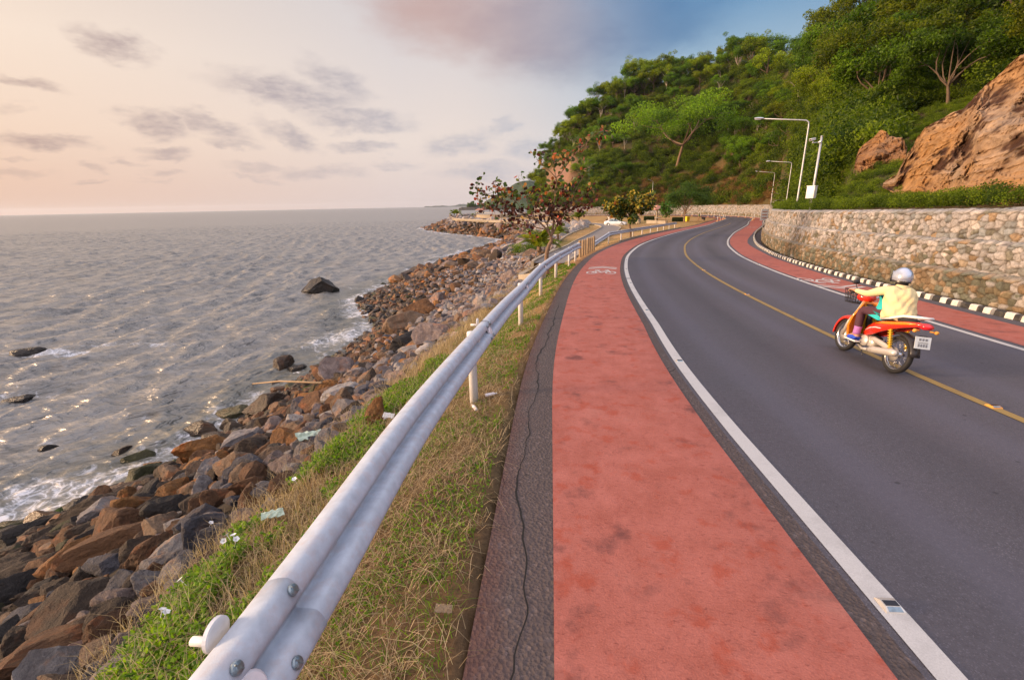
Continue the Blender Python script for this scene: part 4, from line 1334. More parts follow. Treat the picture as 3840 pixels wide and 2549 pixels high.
def free(x, y, r):
    k = (int(math.floor(x / 2)), int(math.floor(y / 2)))
    for dx in (-1, 0, 1):
        for dy in (-1, 0, 1):
            for (a, b, c) in gridc.get((k[0] + dx, k[1] + dy), ()):
                if (a - x) ** 2 + (b - y) ** 2 < (.66 * (c + r)) ** 2: return False
    return True


def occupy(x, y, r):
    gridc.setdefault((int(math.floor(x / 2)), int(math.floor(y / 2))), []).append((x, y, r))


for p in placed: occupy(*p)
sizes = [(.80, 24), (.60, 90), (.42, 380), (.28, 3800), (.19, 9000), (.11, 7500)]
for rsz, n in sizes:
    xs = rng.uniform(-21, 6, n * 5); ys = 0 + 64 * rng.random(n * 5) ** 1.15
    if rsz < .2: m = ys < 26; xs = xs[m]; ys = ys[m]
    g, S, D, inc, inw, dc, dw = ground_z(xs, ys, raw=True)
    sdw = np.where(inw, dw, -dw)
    ok = (~inc) & (sdw > -.9) | (inc & (dc < .35) & (ys > 16))
    ok &= D < O_A0(S) - 1.3
    cnt = 0
    for i in np.nonzero(ok)[0]:
        r = rsz * rng.uniform(.8, 1.25)
        if rsz > .35 and ys[i] > 16 and rng.random() < .9: continue
        if sdw[i] < 0 and rng.random() < .55: continue
        if dc[i] < 2.6 and r > .34 and ys[i] < 14: continue
        if dc[i] < 1.2 and r > .24 and ys[i] < 16: continue
        if dc[i] < .35 and ys[i] < 16: continue
        if dc[i] < .8 and r > .5: continue
        if not free(xs[i], ys[i], r): continue
        occupy(xs[i], ys[i], r); cand.append((xs[i], ys[i], g[i], r, dc[i] / (dc[i] + dw[i]), sdw[i])); cnt += 1
        if cnt >= n: break
cand = np.array(cand)
u_, v_, Zd = project(cand[:, :3])
vis = (u_ > -80) & (u_ < 3900) & (v_ < 2640) & (Zd > .5)
# rail and grass in front hide some: keep simple, rank by projected size
ps = np.where(vis, cand[:, 3] / Zd, 0)
order = np.argsort(-ps)
n_ind = 296 - len(HERO)
indiv = order[:n_ind]; rest = order[n_ind:]


def rock_col(t, sdw, y, rng):
    """t: 0 at the crest, 1 at the water"""
    a = t + rng.normal() * .13 - max(-.14, min(.27, (y - 14) * .018))
    if sdw < .6 and rng.random() < .12: return 'bright mossy green' if rng.random() < .3 else 'mossy green brown'
    if a > .64: return rng.choice(['dark brown', 'dark brown', 'rust brown', 'mossy green brown', 'charcoal', 'dark brown'])
    if a > .38: return rng.choice(['rust brown', 'dark brown', 'dark brown', 'orange ochre', 'charcoal', 'rust brown', 'tan'])
    if a > .2: return rng.choice(['tan', 'pinkish grey', 'blue grey', 'rust brown', 'pale grey', 'dark brown'])
    return rng.choice(['pale grey', 'pinkish grey', 'white grey', 'tan', 'blue grey', 'pale grey', 'pinkish grey'])


hx_ = [(p[0], p[1]) for p in placed]
SHORT = ['rock islet', 'biggest tan slab', 'broad rust boulder', 'long dark slab', 'grey striped boulder', 'rounded pinkish boulder', 'upright tan boulder', 'upright ochre boulder', 'blocky ochre boulder', 'dark blue grey boulder', 'pointed tan boulder', 'tan grey boulder',
 'dark wedge boulder', 'dark rusty water boulder', 'low dark water boulder', 'thin dark slab', 'thin mossy slab', 'small ochre rock', 'flat red brown slab', 'leaning dark slab', 'waterline dark slab', 'very long brown slab', 'wide dark boulder', 'dark ridged boulder',
 'long dark brown slab', 'steep brown slab', 'blue grey block', 'pale grey wedge', 'light grey ridged boulder', 'grey lilac wedge', 'huge red brown boulder', 'smooth red brown boulder', 'coarse pinkish boulder', 'olive tan boulder', 'mossy dark boulder', 'big dark wet boulder',
 'dark rusty boulder', 'rust boulder', 'white veined boulder', 'ochre wet boulder', 'upper mossy stone', 'lower mossy stone', 'dark shallows rock', 'breaking wave rock', 'low reef rock', 'awash rock', 'warm tan boulder', 'small white stone']
assert len(SHORT) == len(HERO)
seen = {}
for n, i in enumerate(indiv):
    x, y, z, r, t, sdw = cand[i]; rg = np.random.default_rng(1000 + n)
    cn = str(rock_col(t, sdw, y, rg)); pr = int(rg.integers(10))
    hz = np.abs(RP[pr][0]).max(0)[2]
    sc_ = r * 1.12
    size = 'large' if r > .7 else 'medium' if r > .42 else 'small'
    hd = [(hx0 - x) ** 2 + (hy0 - y) ** 2 for hx0, hy0 in hx_]; hi_ = int(np.argmin(hd)); side = 'seaward' if hx_[hi_][0] > x else 'uphill'
    rel = ('touching' if hd[hi_] < 1.1 else f'just {side} of' if hd[hi_] < 4 else f'well {side} of')
    lab = f'{size} {cn} boulder {rel} the {SHORT[hi_]}' + (', further along the shore' if y > hx_[hi_][1] + 2.5 else ', nearer the camera' if y < hx_[hi_][1] - 2.5 else '')
    lab = ' '.join(lab.split()[:16])
    o = add_rock(x, y, z + sc_ * hz * .25, (sc_, sc_, sc_ * rg.uniform(.85, 1.2)), rg.uniform(0, 6.3), (rg.normal() * .22, rg.normal() * .22), cn, lab, pr, 'boulders of the sea defence slope')
for h, o in zip(HERO, ROCKS[:len(HERO)]): o['group'] = 'boulders of the sea defence slope'


def rubble(name, P, label, seed, lod):
    """one mesh of many stones: rows x, y, z, r, colour triple"""
    Vs, Fs, Cs = [], [], []; off = 0; rg = np.random.default_rng(seed)
    P = np.asarray(P, object)
    for row in P:
        x, y, z, r, c = row
        v, f = lod[int(rg.integers(len(lod)))]
        a, b, cc = rg.uniform(0, 6.28), rg.normal() * .35, rg.normal() * .35
        R = np.array(Matrix.Rotation(a, 3, 'Z') @ Matrix.Rotation(b, 3, 'X') @ Matrix.Rotation(cc, 3, 'Y'))
        Vs.append((v * r * 1.15 * np.array([1, 1, rg.uniform(.9, 1.3)])) @ R.T + (x, y, z + r * .22)); Fs.append(f + off); off += len(v)
        Cs.append(np.tile(np.array(c) * rg.uniform(.8, 1.2), (len(v), 1)))
    o = link(name, np_mesh(name, np.concatenate(Vs), np.concatenate(Fs), M['rubble'], False, {'tint': np.clip(np.concatenate(Cs), 0, 1)}))
    return tag(o, label, 'rubble', None, 'stuff')


rg = np.random.default_rng(5)
rows = []
for i in rest:
    x, y, z, r, t, sdw = cand[i]
    if ps[i] <= 0 and rg.random() < .6: continue
    rows.append((x, y, z, r, COLS[str(rock_col(t, sdw, y, rg))]))
rubble('shore_rubble', rows, 'smaller loose stones filling the gaps between the boulders of the slope', 3, RPL)
# the far revetment round the bay
rows = []
N_ = 60000
xs = rg.uniform(-45, 22, N_); ys = rg.uniform(60, 262, N_)
g, S, D, inc, inw, dc, dw = ground_z(xs, ys, raw=True); sdw = np.where(inw, dw, -dw)
ok = ((~inc) & (sdw > -1.2)) | (inc & (dc < .7) & (ys > 100))
gridc = {}; 
for i in np.nonzero(ok)[0]:
    r = rg.uniform(.45, 1.15) * (1 if ys[i] < 150 else 1.15) * (1.15 if i < 25000 else .7)
    if not free(xs[i], ys[i], r * .82): continue
    occupy(xs[i], ys[i], r * .82); t = dc[i] / (dc[i] + dw[i])
    a = t + rg.normal() * .12
    if sdw[i] < .5 and rg.random() < .1: cn = 'mossy green brown'
    elif a > .7: cn = rg.choice(['dark brown', 'rust brown', 'charcoal', 'rust brown', 'orange ochre'])
    elif a > .45: cn = rg.choice(['rust brown', 'tan', 'orange ochre', 'dark brown', 'tan', 'pinkish grey'])
    elif a > .2: cn = rg.choice(['pinkish grey', 'tan', 'pale grey', 'pinkish grey', 'blue grey'])
    else: cn = rg.choice(['pale grey', 'pinkish grey', 'white grey', 'white grey'])
    c = COLS[str(cn)]
    if 60 < ys[i] < 122 and xs[i] > 4 and a < .5: c = COLS['white grey']
    rows.append((xs[i], ys[i], g[i], r, c))
rubble('revetment_rubble', rows, 'rock revetment of the far promontory, pale on top and dark rusty at the waterline', 4, RPL)
# ------------------------------------------------------------------ leaves
def leaf_cards(C, size, rg, up=.35, aspect=.5, cup=.15, dirs=None):
    """diamond leaves: C (n,3) centres, size scalar or (n,)"""
    n = len(C); size = np.broadcast_to(size, (n,)) * rg.uniform(.7, 1.3, n)
    a = rg.normal(size=(n, 3)) if dirs is None else dirs + rg.normal(size=(n, 3)) * .35
    a /= np.linalg.norm(a, axis=1)[:, None]
    u = rg.normal(size=(n, 3)) * (1 - up) + np.array([0, 0, up * 2.2]); b = np.cross(a, u); b /= np.linalg.norm(b, axis=1)[:, None] + 1e-9
    nrm = np.cross(a, b)
    a = a * size[:, None]; b = b * (size * aspect)[:, None]; nn = nrm * (size * cup)[:, None]
    V = np.stack([C - a * .5, C + b * .5 + nn, C + a * .5, C - b * .5 + nn], 1).reshape(-1, 3)
    Fq = np.arange(4 * n).reshape(n, 4)
    return V, Fq


def limb(mb, p, q, r0, r1, rg, bend=.12, seg=5, n=4):
    p = np.array(p, float); q = np.array(q, float); L = np.linalg.norm(q - p); o = rg.normal(size=3) * L * bend; pts = []
    for k in range(n + 1):
        t = k / n; pts.append(p + (q - p) * t + o * math.sin(t * math.pi))
    mb.tube(pts, [r0 + (r1 - r0) * k / n for k in range(n + 1)], seg, 0, cap=False)
    return pts[-1]


def tree_proto(seed, H, crown_w, trunk_h, nl, leaf, style='round', leafmat='leaf', bark='bark_d', dens=1.0, lean=0.0):
    """returns (trunk mesh, crown mesh): real limbs and leaf clumps through the crown's volume"""
    rg = np.random.default_rng(seed); mb = MB()
    th_ = trunk_h * H; top = np.array([rg.normal() * .04 * H + lean * H * .3, rg.normal() * .04 * H, th_])
    r0 = H * .022
    limb(mb, (0, 0, -.4), top, r0 * 1.25, r0 * .8, rg, .04, 8, 5)
    ends = []; nb = int(rg.integers(5, 8))
    for k in range(nb):
        a = 2 * math.pi * k / nb + rg.normal() * .3
        up = {'round': .62, 'umbrella': .55, 'tall': .9, 'bush': .5}[style] * rg.uniform(.6, 1.1)
        rad_ = crown_w * .5 * rg.uniform(.35, .72)
        e = top + np.array([math.cos(a) * rad_, math.sin(a) * rad_, (H - th_) * up])
        e = limb(mb, top, e, r0 * .55, r0 * .25, rg, .12)
        for j in range(int(rg.integers(3, 5))):
            a2 = a + rg.normal() * .9; q_ = e + np.array([math.cos(a2), math.sin(a2), rg.uniform(-.05, .7 if style != 'umbrella' else .25)]) * crown_w * rg.uniform(.14, .26)
            q_[2] = min(q_[2], H * 1.02)
            q_ = limb(mb, e, q_, r0 * .24, r0 * .1, rg, .12, 4, 3); ends.append(q_)
            for j2 in range(2):
                q2 = q_ + rg.normal(size=3) * crown_w * .085; limb(mb, q_, q2, r0 * .1, r0 * .05, rg, .1, 3, 2); ends.append(q2)
    if style in ('round', 'tall'):
        for k in range(4):
            e = top + np.array([rg.normal() * .08 * crown_w, rg.normal() * .08 * crown_w, (H - th_) * rg.uniform(.75, 1.0)]); e = limb(mb, top, e, r0 * .5, r0 * .12, rg, .1); ends.append(e)
    ends = np.array(ends)
    per = max(4, int(nl * 1.45 * dens / len(ends)))
    C = []; T = []
    for e in ends:
        sz = crown_w * rg.uniform(.055, .10); k = int(per * rg.uniform(.5, 1.5))
        p = rg.normal(size=(k, 3)); p /= np.maximum(1, np.linalg.norm(p, axis=1) / 1.7)[:, None]
        fl = .5 if style == 'umbrella' else .75
        C.append(e + p * np.array([sz, sz, sz * fl])); T.append(np.clip(.5 + rg.normal() * .18 + rg.normal(size=k) * .22 + p[:, 2] * .10, 0, 1))
    C = np.concatenate(C); T = np.concatenate(T)
    V, Fq = leaf_cards(C, leaf, rg)
    cm = np_mesh('crown', V, Fq, M[leafmat], False, {'tint': np.repeat(T, 4)})
    tm = mb.build('trunk', M[bark]); me = tm.data; bpy.data.objects.remove(tm)
    return me, cm


def bare_proto(seed, H, spread, bark='bark_w'):
    rg = np.random.default_rng(seed); mb = MB()

    def rec(p, d, L, r, lv):
        q_ = p + d * L; q_ = limb(mb, p, q_, r, r * .6, rg, .10, 5 if lv < 2 else 3, 3)
        if lv >= 4: return
        for k in range(int(rg.integers(2, 4))):
            nd = d + rg.normal(size=3) * spread + np.array([0, 0, .15]); nd /= np.linalg.norm(nd)
            rec(q_, nd, L * rg.uniform(.6, .85), r * .58, lv + 1)
    rec(np.array([0, 0, -.3]), np.array([.05, 0, 1.]), H * .34, H * .0115, 0)
    tm = mb.build('trunk', M[bark]); me = tm.data; bpy.data.objects.remove(tm)
    return me


TP = [tree_proto(1, 8.0, 8.5, .38, 5200, .34, 'round'), tree_proto(2, 9.0, 7.0, .42, 4800, .32, 'tall'), tree_proto(3, 7.0, 9.0, .40, 5200, .33, 'umbrella'),
      tree_proto(4, 7.5, 7.5, .30, 4800, .30, 'round'), tree_proto(5, 8.5, 8.0, .36, 5200, .36, 'round'), tree_proto(6, 6.0, 7.0, .30, 4400, .28, 'umbrella'), tree_proto(7, 7.5, 6.0, .35, 1500, .24, 'tall', bark='bark_w'),
      tree_proto(8, 9.5, 10.0, .42, 6500, .34, 'round')]
BP = [bare_proto(i, 6.5, .42) for i in (31, 32, 33)]
TKIND = ['rounded dark', 'tall narrow', 'flat topped', 'bushy', 'broad leafy', 'low spreading', 'thin grey green', 'large domed']


def put_tree(x, y, z, kind, sc_, rz, colr, label, group, name='tree'):
    r = empty(name, (x, y, z), rz, label, 'tree', group); r.scale = (sc_, sc_, sc_)
    t = link('trunk', TP[kind][0], r); c = link('crown', TP[kind][1], r); c.color = (*colr, 1)
    return r


def put_bare(x, y, z, k, sc_, rz, label, group):
    r = empty('bare_tree', (x, y, z), rz, label, 'tree', group); r.scale = (sc_, sc_, sc_)
    link('trunk', BP[k], r); return r


rg = np.random.default_rng(77)
GRP = 'trees covering the hillside'
HILLC = [(.8, 1.0, .9), (1.05, 1.05, .8), (.65, .85, .9), (1.35, 1.2, .8), (.9, .8, .7), (1.2, 1.0, .6), (.55, .75, .8), (.85, 1.05, 1.0)]
HCN = ['green', 'bright green', 'dark green', 'yellow green', 'olive', 'yellowish', 'deep green', 'fresh green']
# the big spreading tree standing clear on the lower hillside
hx, hy, hz_ = hill_pt(azel(2535, 640)[0], .20)
spread_tm = tree_proto(55, 12.5, 17, .36, 11000, .34, 'umbrella', bark='bark')
bt = empty('spreading_tree', (hx, hy, hz_ - .3), 0, 'big umbrella shaped green tree with a forked pale trunk, standing clear on the lower hillside', 'tree', GRP)
zt = project((hx, hy, hz_))[2]; bt.scale = ((2700 - 2370) * zt / F / 17 * 1.0,) * 3
link('trunk', spread_tm[0], bt); _c = link('crown', spread_tm[1], bt); _c.color = (.95, 1.15, 1.0, 1)
pts = []; tries = 0
bigt = azel(2535, 560)
while len(pts) < 282 and tries < 9000:
    tries += 1
    a = rg.uniform(3.0, 50) if rg.random() < .93 else rg.uniform(50, 72); qq = rg.uniform(.10, 1.06) if rg.random() < .75 else rg.uniform(.85, 1.05)
    if a > 37 and qq < .30: continue
    if a > 33 and qq < .10: continue
    x, y, z = hill_pt(a, qq)
    if abs(a - bigt[0]) < 4.2 and qq < .38: continue
    if (abs(a - 6.2) < 2.0 and abs(qq - .42) < .26): continue
    if not clear_of_poles(x, y, 3): continue
    d = math.hypot(x, y); md = 3.0 if d > 120 else 2.5
    if any((x - p[0]) ** 2 + (y - p[1]) ** 2 < md * md for p in pts): continue
    pts.append((x, y, z, a, qq))
SIDE = lambda a: 'on the seaward nose of the hill' if a < 8 else 'on the left shoulder of the hill' if a < 15 else 'on the middle of the hill' if a < 24 else 'on the hill behind the street lamps' if a < 35 else 'above the orange rock face'
LEV = lambda q_: 'low down' if q_ < .35 else 'halfway up' if q_ < .8 else 'on the skyline'
for i, (x, y, z, a, qq) in enumerate(pts):
    k = int(rg.integers(8)); ci = int(rg.integers(8))
    dist = math.hypot(x, y)
    s_ = rg.uniform(.75, 1.25) * (1.0 if dist > 90 else .55 + .45 * dist / 90) * (.85 + .3 * (qq > .8))
    if rg.random() < .075:
        put_bare(x, y, z, int(rg.integers(3)), s_ * 1.15, rg.uniform(0, 6), f'leafless pale branched tree {LEV(qq)} {SIDE(a)}', GRP); continue
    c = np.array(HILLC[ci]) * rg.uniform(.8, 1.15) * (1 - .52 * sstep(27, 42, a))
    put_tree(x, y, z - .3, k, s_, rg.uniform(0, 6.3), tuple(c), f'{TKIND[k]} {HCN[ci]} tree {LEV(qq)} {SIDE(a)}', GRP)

# undergrowth: one mass of shrubs over the slope
def shrub_arrays(seed, w, h, nl, leaf):
    g = np.random.default_rng(seed); C = []; T = []
    for k in range(9):
        c = np.array([g.normal() * w * .22, g.normal() * w * .22, h * g.uniform(.25, .8)]); n = nl // 9
        p = g.normal(size=(n, 3)); p /= np.maximum(1, np.linalg.norm(p, axis=1) / 1.6)[:, None]
        C.append(c + p * np.array([w * .17, w * .17, h * .20])); T.append(np.clip(.45 + g.normal() * .2 + g.normal(size=n) * .2 + p[:, 2] * .1, 0, 1))
    C = np.concatenate(C); C[:, 2] = np.abs(C[:, 2])
    V, Fq = leaf_cards(C, leaf, g); return V, np.repeat(np.concatenate(T), 4)


def mass(name, P, protos, mat, label, cat='undergrowth'):
    Vs, Ts = [], []
    for (x, y, z, s_, a, k, tb) in P:
        v, t = protos[k]; c, s2 = math.cos(a), math.sin(a)
        w = np.stack([v[:, 0] * c - v[:, 1] * s2, v[:, 0] * s2 + v[:, 1] * c, v[:, 2]], 1) * s_ + (x, y, z)
        Vs.append(w); Ts.append(np.clip(t * tb[0] + tb[1], 0, 1))
    V = np.concatenate(Vs); Fq = np.arange(len(V)).reshape(-1, 4)
    o = link(name, np_mesh(name, V, Fq, mat, False, {'tint': np.concatenate(Ts)})); o.color = (1, 1, 1, 1)
    return tag(o, label, cat, None, 'stuff')


SP = [shrub_arrays(300 + i, 4.6, 3.0, 900, .34) for i in range(6)]
P = []
for i in range(1750):
    a = rg.uniform(2.6, 37); qq = rg.uniform(.0, 1.05) ** 1.15
    x, y, z = hill_pt(a, qq)
    if (abs(a - 6.2) < 1.7 and abs(qq - .42) < .22): continue
    if not clear_of_poles(x, y, 1.6): continue
    P.append((x, y, z - .35, rg.uniform(.6, 1.3) * (.7 + .3 * min(1, math.hypot(x, y) / 90)), rg.uniform(0, 6.3), int(rg.integers(6)), (rg.uniform(.5, 1.0), rg.uniform(-.22, .12))))
mass('hillside_undergrowth', P, SP, M['leaf_near'], 'dense green shrubs and creepers covering the hillside between the trees')
SPN = [shrub_arrays(400 + i, 2.4, 1.5, 900, .15) for i in range(5)]
P = []
for i in range(1300):
    a = rg.uniform(30, 56) if i < 900 else rg.uniform(52, 76); qq = rg.uniform(.0, .9) ** 1.3
    x, y, z = hill_pt(a, qq)
    if 37.2 < a < 66 and qq < .34: continue
    if not clear_of_poles(x, y, 1.1): continue
    P.append((x, y, z - .25, rg.uniform(.6, 1.5), rg.uniform(0, 6.3), int(rg.integers(5)), (rg.uniform(.45, .95), rg.uniform(-.25, .12))))
mass('slope_undergrowth', P, SPN, M['leaf_near'], 'green shrubs and vines crowding the slope round the orange rock face')
P = []
for i in range(2600):
    a = rg.uniform(31, 52) if i < 2200 else rg.uniform(50, 76); qq = rg.uniform(0, .40)
    x, y, z = hill_pt(a, qq)
    if math.hypot(x, y) > 46: continue
    P.append((x, y, z - .12, rg.uniform(.22, .50) * (1.9 if rg.random() < .22 and a < 34.5 else 1 if a < 34.5 else .7), rg.uniform(0, 6.3), int(rg.integers(5)), (rg.uniform(.6, 1.1), rg.uniform(-.1, .2))))
mass('slope_weeds', P, SPN, M['leaf_near'], 'low weeds and grass covering the slope between the wall and the rock face')
# low weeds on the bench at the top of the near wall
P = []
for s in np.arange(12, 60, .32):
    for k in range(3):
        dd = float(OW(s)) + 1.25 + k * .8 + rg.uniform(-.3, .3); x, y = road_pt(s, dd)
        P.append((float(x), float(y), float(gz(y)) + 2.35, rg.uniform(.22, .55) * (.75 if s < 40 else 1), rg.uniform(0, 6.3), int(rg.integers(5)), (rg.uniform(.6, 1.1), rg.uniform(-.1, .2))))
for i in range(420):
    s = rg.uniform(34, 62); dd = float(OW(s)) + rg.uniform(2.5, 30); x, y = [float(q_) for q_ in road_pt(s, dd)]
    if not clear_of_poles(x, y, 1.0): continue
    P.append((x, y, float(gz(y)) + 2.2 + .12 * max(0, dd - 12), rg.uniform(.5, 1.5), rg.uniform(0, 6.3), int(rg.integers(5)), (rg.uniform(.6, 1.1), rg.uniform(-.15, .2))))
mass('wall_top_weeds', P, SPN, M['leaf_near'], 'low green weeds growing along the top of the near stone wall')
# a soil bench carrying them, filling between wall top and hill foot
n = 90; ss = np.linspace(4, 62, n); rows_ = []
for k, (dd, dz_) in enumerate([(.9, 2.3), (1.6, 2.42), (2.6, 2.5), (4.5, 2.7), (8, 2.9), (13, 3.4), (20, 4.6), (30, 6.5)]):
    X, Y = road_pt(ss, OW(ss) + dd); rows_.append(np.stack([X, Y, gz(Y) + dz_], 1))
V = np.stack(rows_, 1).reshape(-1, 3)
o = link('terrace_ground', np_mesh('terrace_ground', V, grid_faces(n, 8)[:, ::-1], M['hill'], True, {'tint': np.tile([.13, .09, .045], (len(V), 1))})); o['kind'] = 'structure'


def blades(P, h, w, lean, rg, tint):
    """thin two-quad grass blades"""
    n = len(P); a = rg.uniform(0, 2 * math.pi, n); h = np.broadcast_to(h, (n,)) * rg.uniform(.5, 1.4, n)
    d = np.stack([np.cos(a), np.sin(a), np.zeros(n)], 1); s_ = np.stack([-np.sin(a), np.cos(a), np.zeros(n)], 1) * np.broadcast_to(w, (n,))[:, None]
    ln = (lean * rg.uniform(.3, 1.5, n) * h)[:, None]
    up = np.array([0, 0, 1.])
    m = P + d * ln * .35 + up * (h * .55)[:, None]; t = P + d * ln + up * (h * np.clip(1 - lean * .45, .12, 1))[:, None]
    V = np.stack([P - s_, P + s_, m + s_ * .7, m - s_ * .7, t + s_ * .15, t - s_ * .15], 1).reshape(-1, 3)
    b = np.arange(n)[:, None] * 6
    Fq = np.concatenate([b + [0, 1, 2, 3], b + [3, 2, 4, 5]], 0)
    return V, Fq, np.repeat(tint, 6)


def grass(name, P, h, w, lean, mat, label, seed, tlo=0., thi=1.):
    g = np.random.default_rng(seed); V, Fq, T = blades(P, h, w, lean, g, g.uniform(tlo, thi, len(P)))
    return tag(link(name, np_mesh(name, V, Fq, mat, False, {'tint': T})), label, 'grass', None, 'stuff')


def scatter(n, x0, x1, y0, y1, cond, g, pw=1.0):
    x = g.uniform(x0, x1, n); y = y0 + (y1 - y0) * g.random(n) ** pw
    z, S, D, inc, inw, dc, dw = ground_z(x, y, raw=True)
    m = cond(x, y, D - O_A0(S), inc, dc)
    bz = (fbm(p3(x, y) * 1.7, 4, 3) * .06 + fbm(p3(x, y) * .35, 3, 5) * .12) * sstep(0, 1.5, np.abs(D - O_A0(S)))
    return np.stack([x, y, z + bz], 1)[m], (D - O_A0(S))[m]


g = np.random.default_rng(8)
# matted dry straw on the near verge
P, dl = scatter(150000, -3.2, 3.6, 1.2, 26, lambda x, y, d, inc, dc: (d < -.02) & (d > -2.6) & (y < 4 + 22 * g.random(len(x)) ** 1.3) & (g.random(len(x)) < sstep(0, -.45, d) * .55 * (.35 + 1.3 * (fbm(p3(x, y) * 2.6, 3, 44) > -.1)) + .08), g, 1.9)
hh = np.where(P[:, 1] < 7, .10, .10)
grass('dry_grass', P, hh, .0017 + .0009 * np.clip(P[:, 1] / 5, 0, 6), 2.2, M['straw'], 'matted dry straw on the verge beside the nearest guardrail', 9)
P, dl = scatter(60000, -3.0, 3.2, 1.3, 24, lambda x, y, d, inc, dc: (d < -.10) & (d > -2.3) & (fbm(p3(x, y) * 1.4, 3, 43) > .02), g, 1.6)
grass('green_grass', P, .075, .0022 + .0007 * np.clip(P[:, 1] / 5, 0, 6), 1.0, M['vine'], 'tufts of short green grass among the straw of the verge', 21, 0, .75)
# green sprouts in patches
P, dl = scatter(90000, -3.0, 3.2, 1.4, 26, lambda x, y, d, inc, dc: (d < -.12) & (d > -2.3) & (fbm(p3(x, y) * 1.9, 3, 41) > .05 - .012 * np.clip(y - 5, 0, 12)), g, 1.5)
V, Fq = leaf_cards(P + np.array([0, 0, .025]) + g.normal(size=P.shape) * [.02, .02, .012], .028 + .002 * P[:, 1], g, .6, .6)
tag(link('verge_weeds', np_mesh('verge_weeds', V, Fq, M['vine'], False, {'tint': np.repeat(g.uniform(0, .8, len(P)), 4)})), 'small green sprouts in patches among the dry verge grass', 'weeds', None, 'stuff')
# tall dry stalks along the crest between rail and boulders
P, dl = scatter(95000, -4.4, 2.4, 1.5, 34, lambda x, y, d, inc, dc: (d < -1.0) & (dc < .75 + .35 * g.random(len(x))), g, 1.4)
grass('dry_stalks', P, .21 + .10 * g.random(len(P)) ** 2, .0020 + .0007 * np.clip(P[:, 1] / 4, 0, 8), .55, M['straw'], 'tall dry grass stalks along the top of the boulder slope', 10, .25, 1)
P, dl = scatter(1500, -4.0, 2.2, 1.8, 22, lambda x, y, d, inc, dc: (d < -1.4) & (dc < .8), g, 1.3)
grass('dry_stalks', P, .42, .0022, .35, M['straw'], 'long seeded grass stems leaning out over the boulders', 12, .3, .9)
# green creeper between the nearest rail and the rocks
P, dl = scatter(190000, -4.4, -.2, .6, 13, lambda x, y, d, inc, dc: (d < -1.32) & (inc | (dc < .55)) & (fbm(p3(x, y) * 1.3, 3, 47) > -.34 + .10 * np.clip(y - 3, -1, 9)), g, 1.6)
P[:, 2] += .02 + .16 * g.random(len(P)) ** 1.3
V, Fq = leaf_cards(P, .042, g, .55, .75, .2)
tag(link('creeper', np_mesh('creeper', V, Fq, M['vine'], False, {'tint': np.repeat(np.clip(g.normal(.5, .28, len(P)), 0, 1), 4)})), 'bright green creeper spreading over the slope top behind the nearest guardrail', 'creeper', None, 'stuff')
# the dry lawn further off: short sparse tufts
P, dl = scatter(26000, -1, 44, 24, 120, lambda x, y, d, inc, dc: (d < -.2) & inc, g, 1.2)
grass('dry_lawn', P, .09, .006 + .00016 * P[:, 1], 1.0, M['straw'], 'short dry grass of the lawn between the road and the promenade', 13, .1, .8)
# reddish dry scrub at the hill foot behind the far wall
P = []
for i in range(300):
    a = rg.uniform(8, 29); x, y, z = hill_pt(a, rg.uniform(0, .07) if rg.random() < .75 else rg.uniform(.05, .16))
    P.append((x, y, z - .1, rg.uniform(.35, .85), rg.uniform(0, 6.3), int(rg.integers(6)), (.7, rg.uniform(-.1, .1))))
M['scrub'] = foliage_mat('rusty dry scrub', (.10, .055, .022), (.38, .22, .07), transl=.25)
mass('dry_scrub', P, SP, M['scrub'], 'rusty dry scrub along the foot of the hill above the far wall')
# ------------------------------------------------------------------ guardrails
TILT = rad(18)
tilt_at = lambda s: np.radians(np.interp(s, [0, 2.5, 9], [36, 34, 18]))


def tl_(a, b, t=TILT):
    return (a * math.cos(t) - b * math.sin(t), a * math.sin(t) + b * math.cos(t))


def rail_profile(lap=0.0):
    # W-beam: (out, up) metres, face towards the road; two rounded ridges and a valley
    k_ = [(-.012, .158), (.004, .156), (.034, .150), (.068, .134), (.080, .114), (.083, .085), (.080, .058), (.066, .038), (.022, .014), (.010, 0), (.022, -.014), (.066, -.038), (.080, -.058), (.083, -.085), (.080, -.114), (.068, -.134), (.034, -.150), (.004, -.156), (-.012, -.158)]
    k = [(a, b * .97) for a, b in k_]
    return [(a + lap, b * (1 + lap * 1.5)) for a, b in crspl(k, 2)]


def beam(mb, path, prof, zc, tl, thick=.004, side=1):
    n = len(path); T = np.gradient(path, axis=0); T /= np.linalg.norm(T[:, :2], axis=1)[:, None]
    Nn = np.c_[T[:, 1], -T[:, 0]] * side
    mk = lambda p, nn, a, b, t: (p[0] + nn[0] * tl_(a, b, t)[0], p[1] + nn[1] * tl_(a, b, t)[0], p[2] + zc + tl_(a, b, t)[1])
    outer = [[mk(p, nn, a, b, t) for a, b in prof] for p, nn, t in zip(path, Nn, tl)]
    inner = [[mk(p, nn, a - thick, b, t) for a, b in prof][::-1] for p, nn, t in zip(path, Nn, tl)]
    mb.loft([o_ + i_ for o_, i_ in zip(outer, inner)], 0, closed=True, cap=True, smooth=True)


def frame_at(path, L, s):
    x = [np.interp(s, L, path[:, k]) for k in range(3)]; y = [np.interp(s + .05, L, path[:, k]) - np.interp(s - .05, L, path[:, k]) for k in range(2)]
    t = np.array(y) / np.hypot(*y); return np.array(x), t, np.array([t[1], -t[0]])


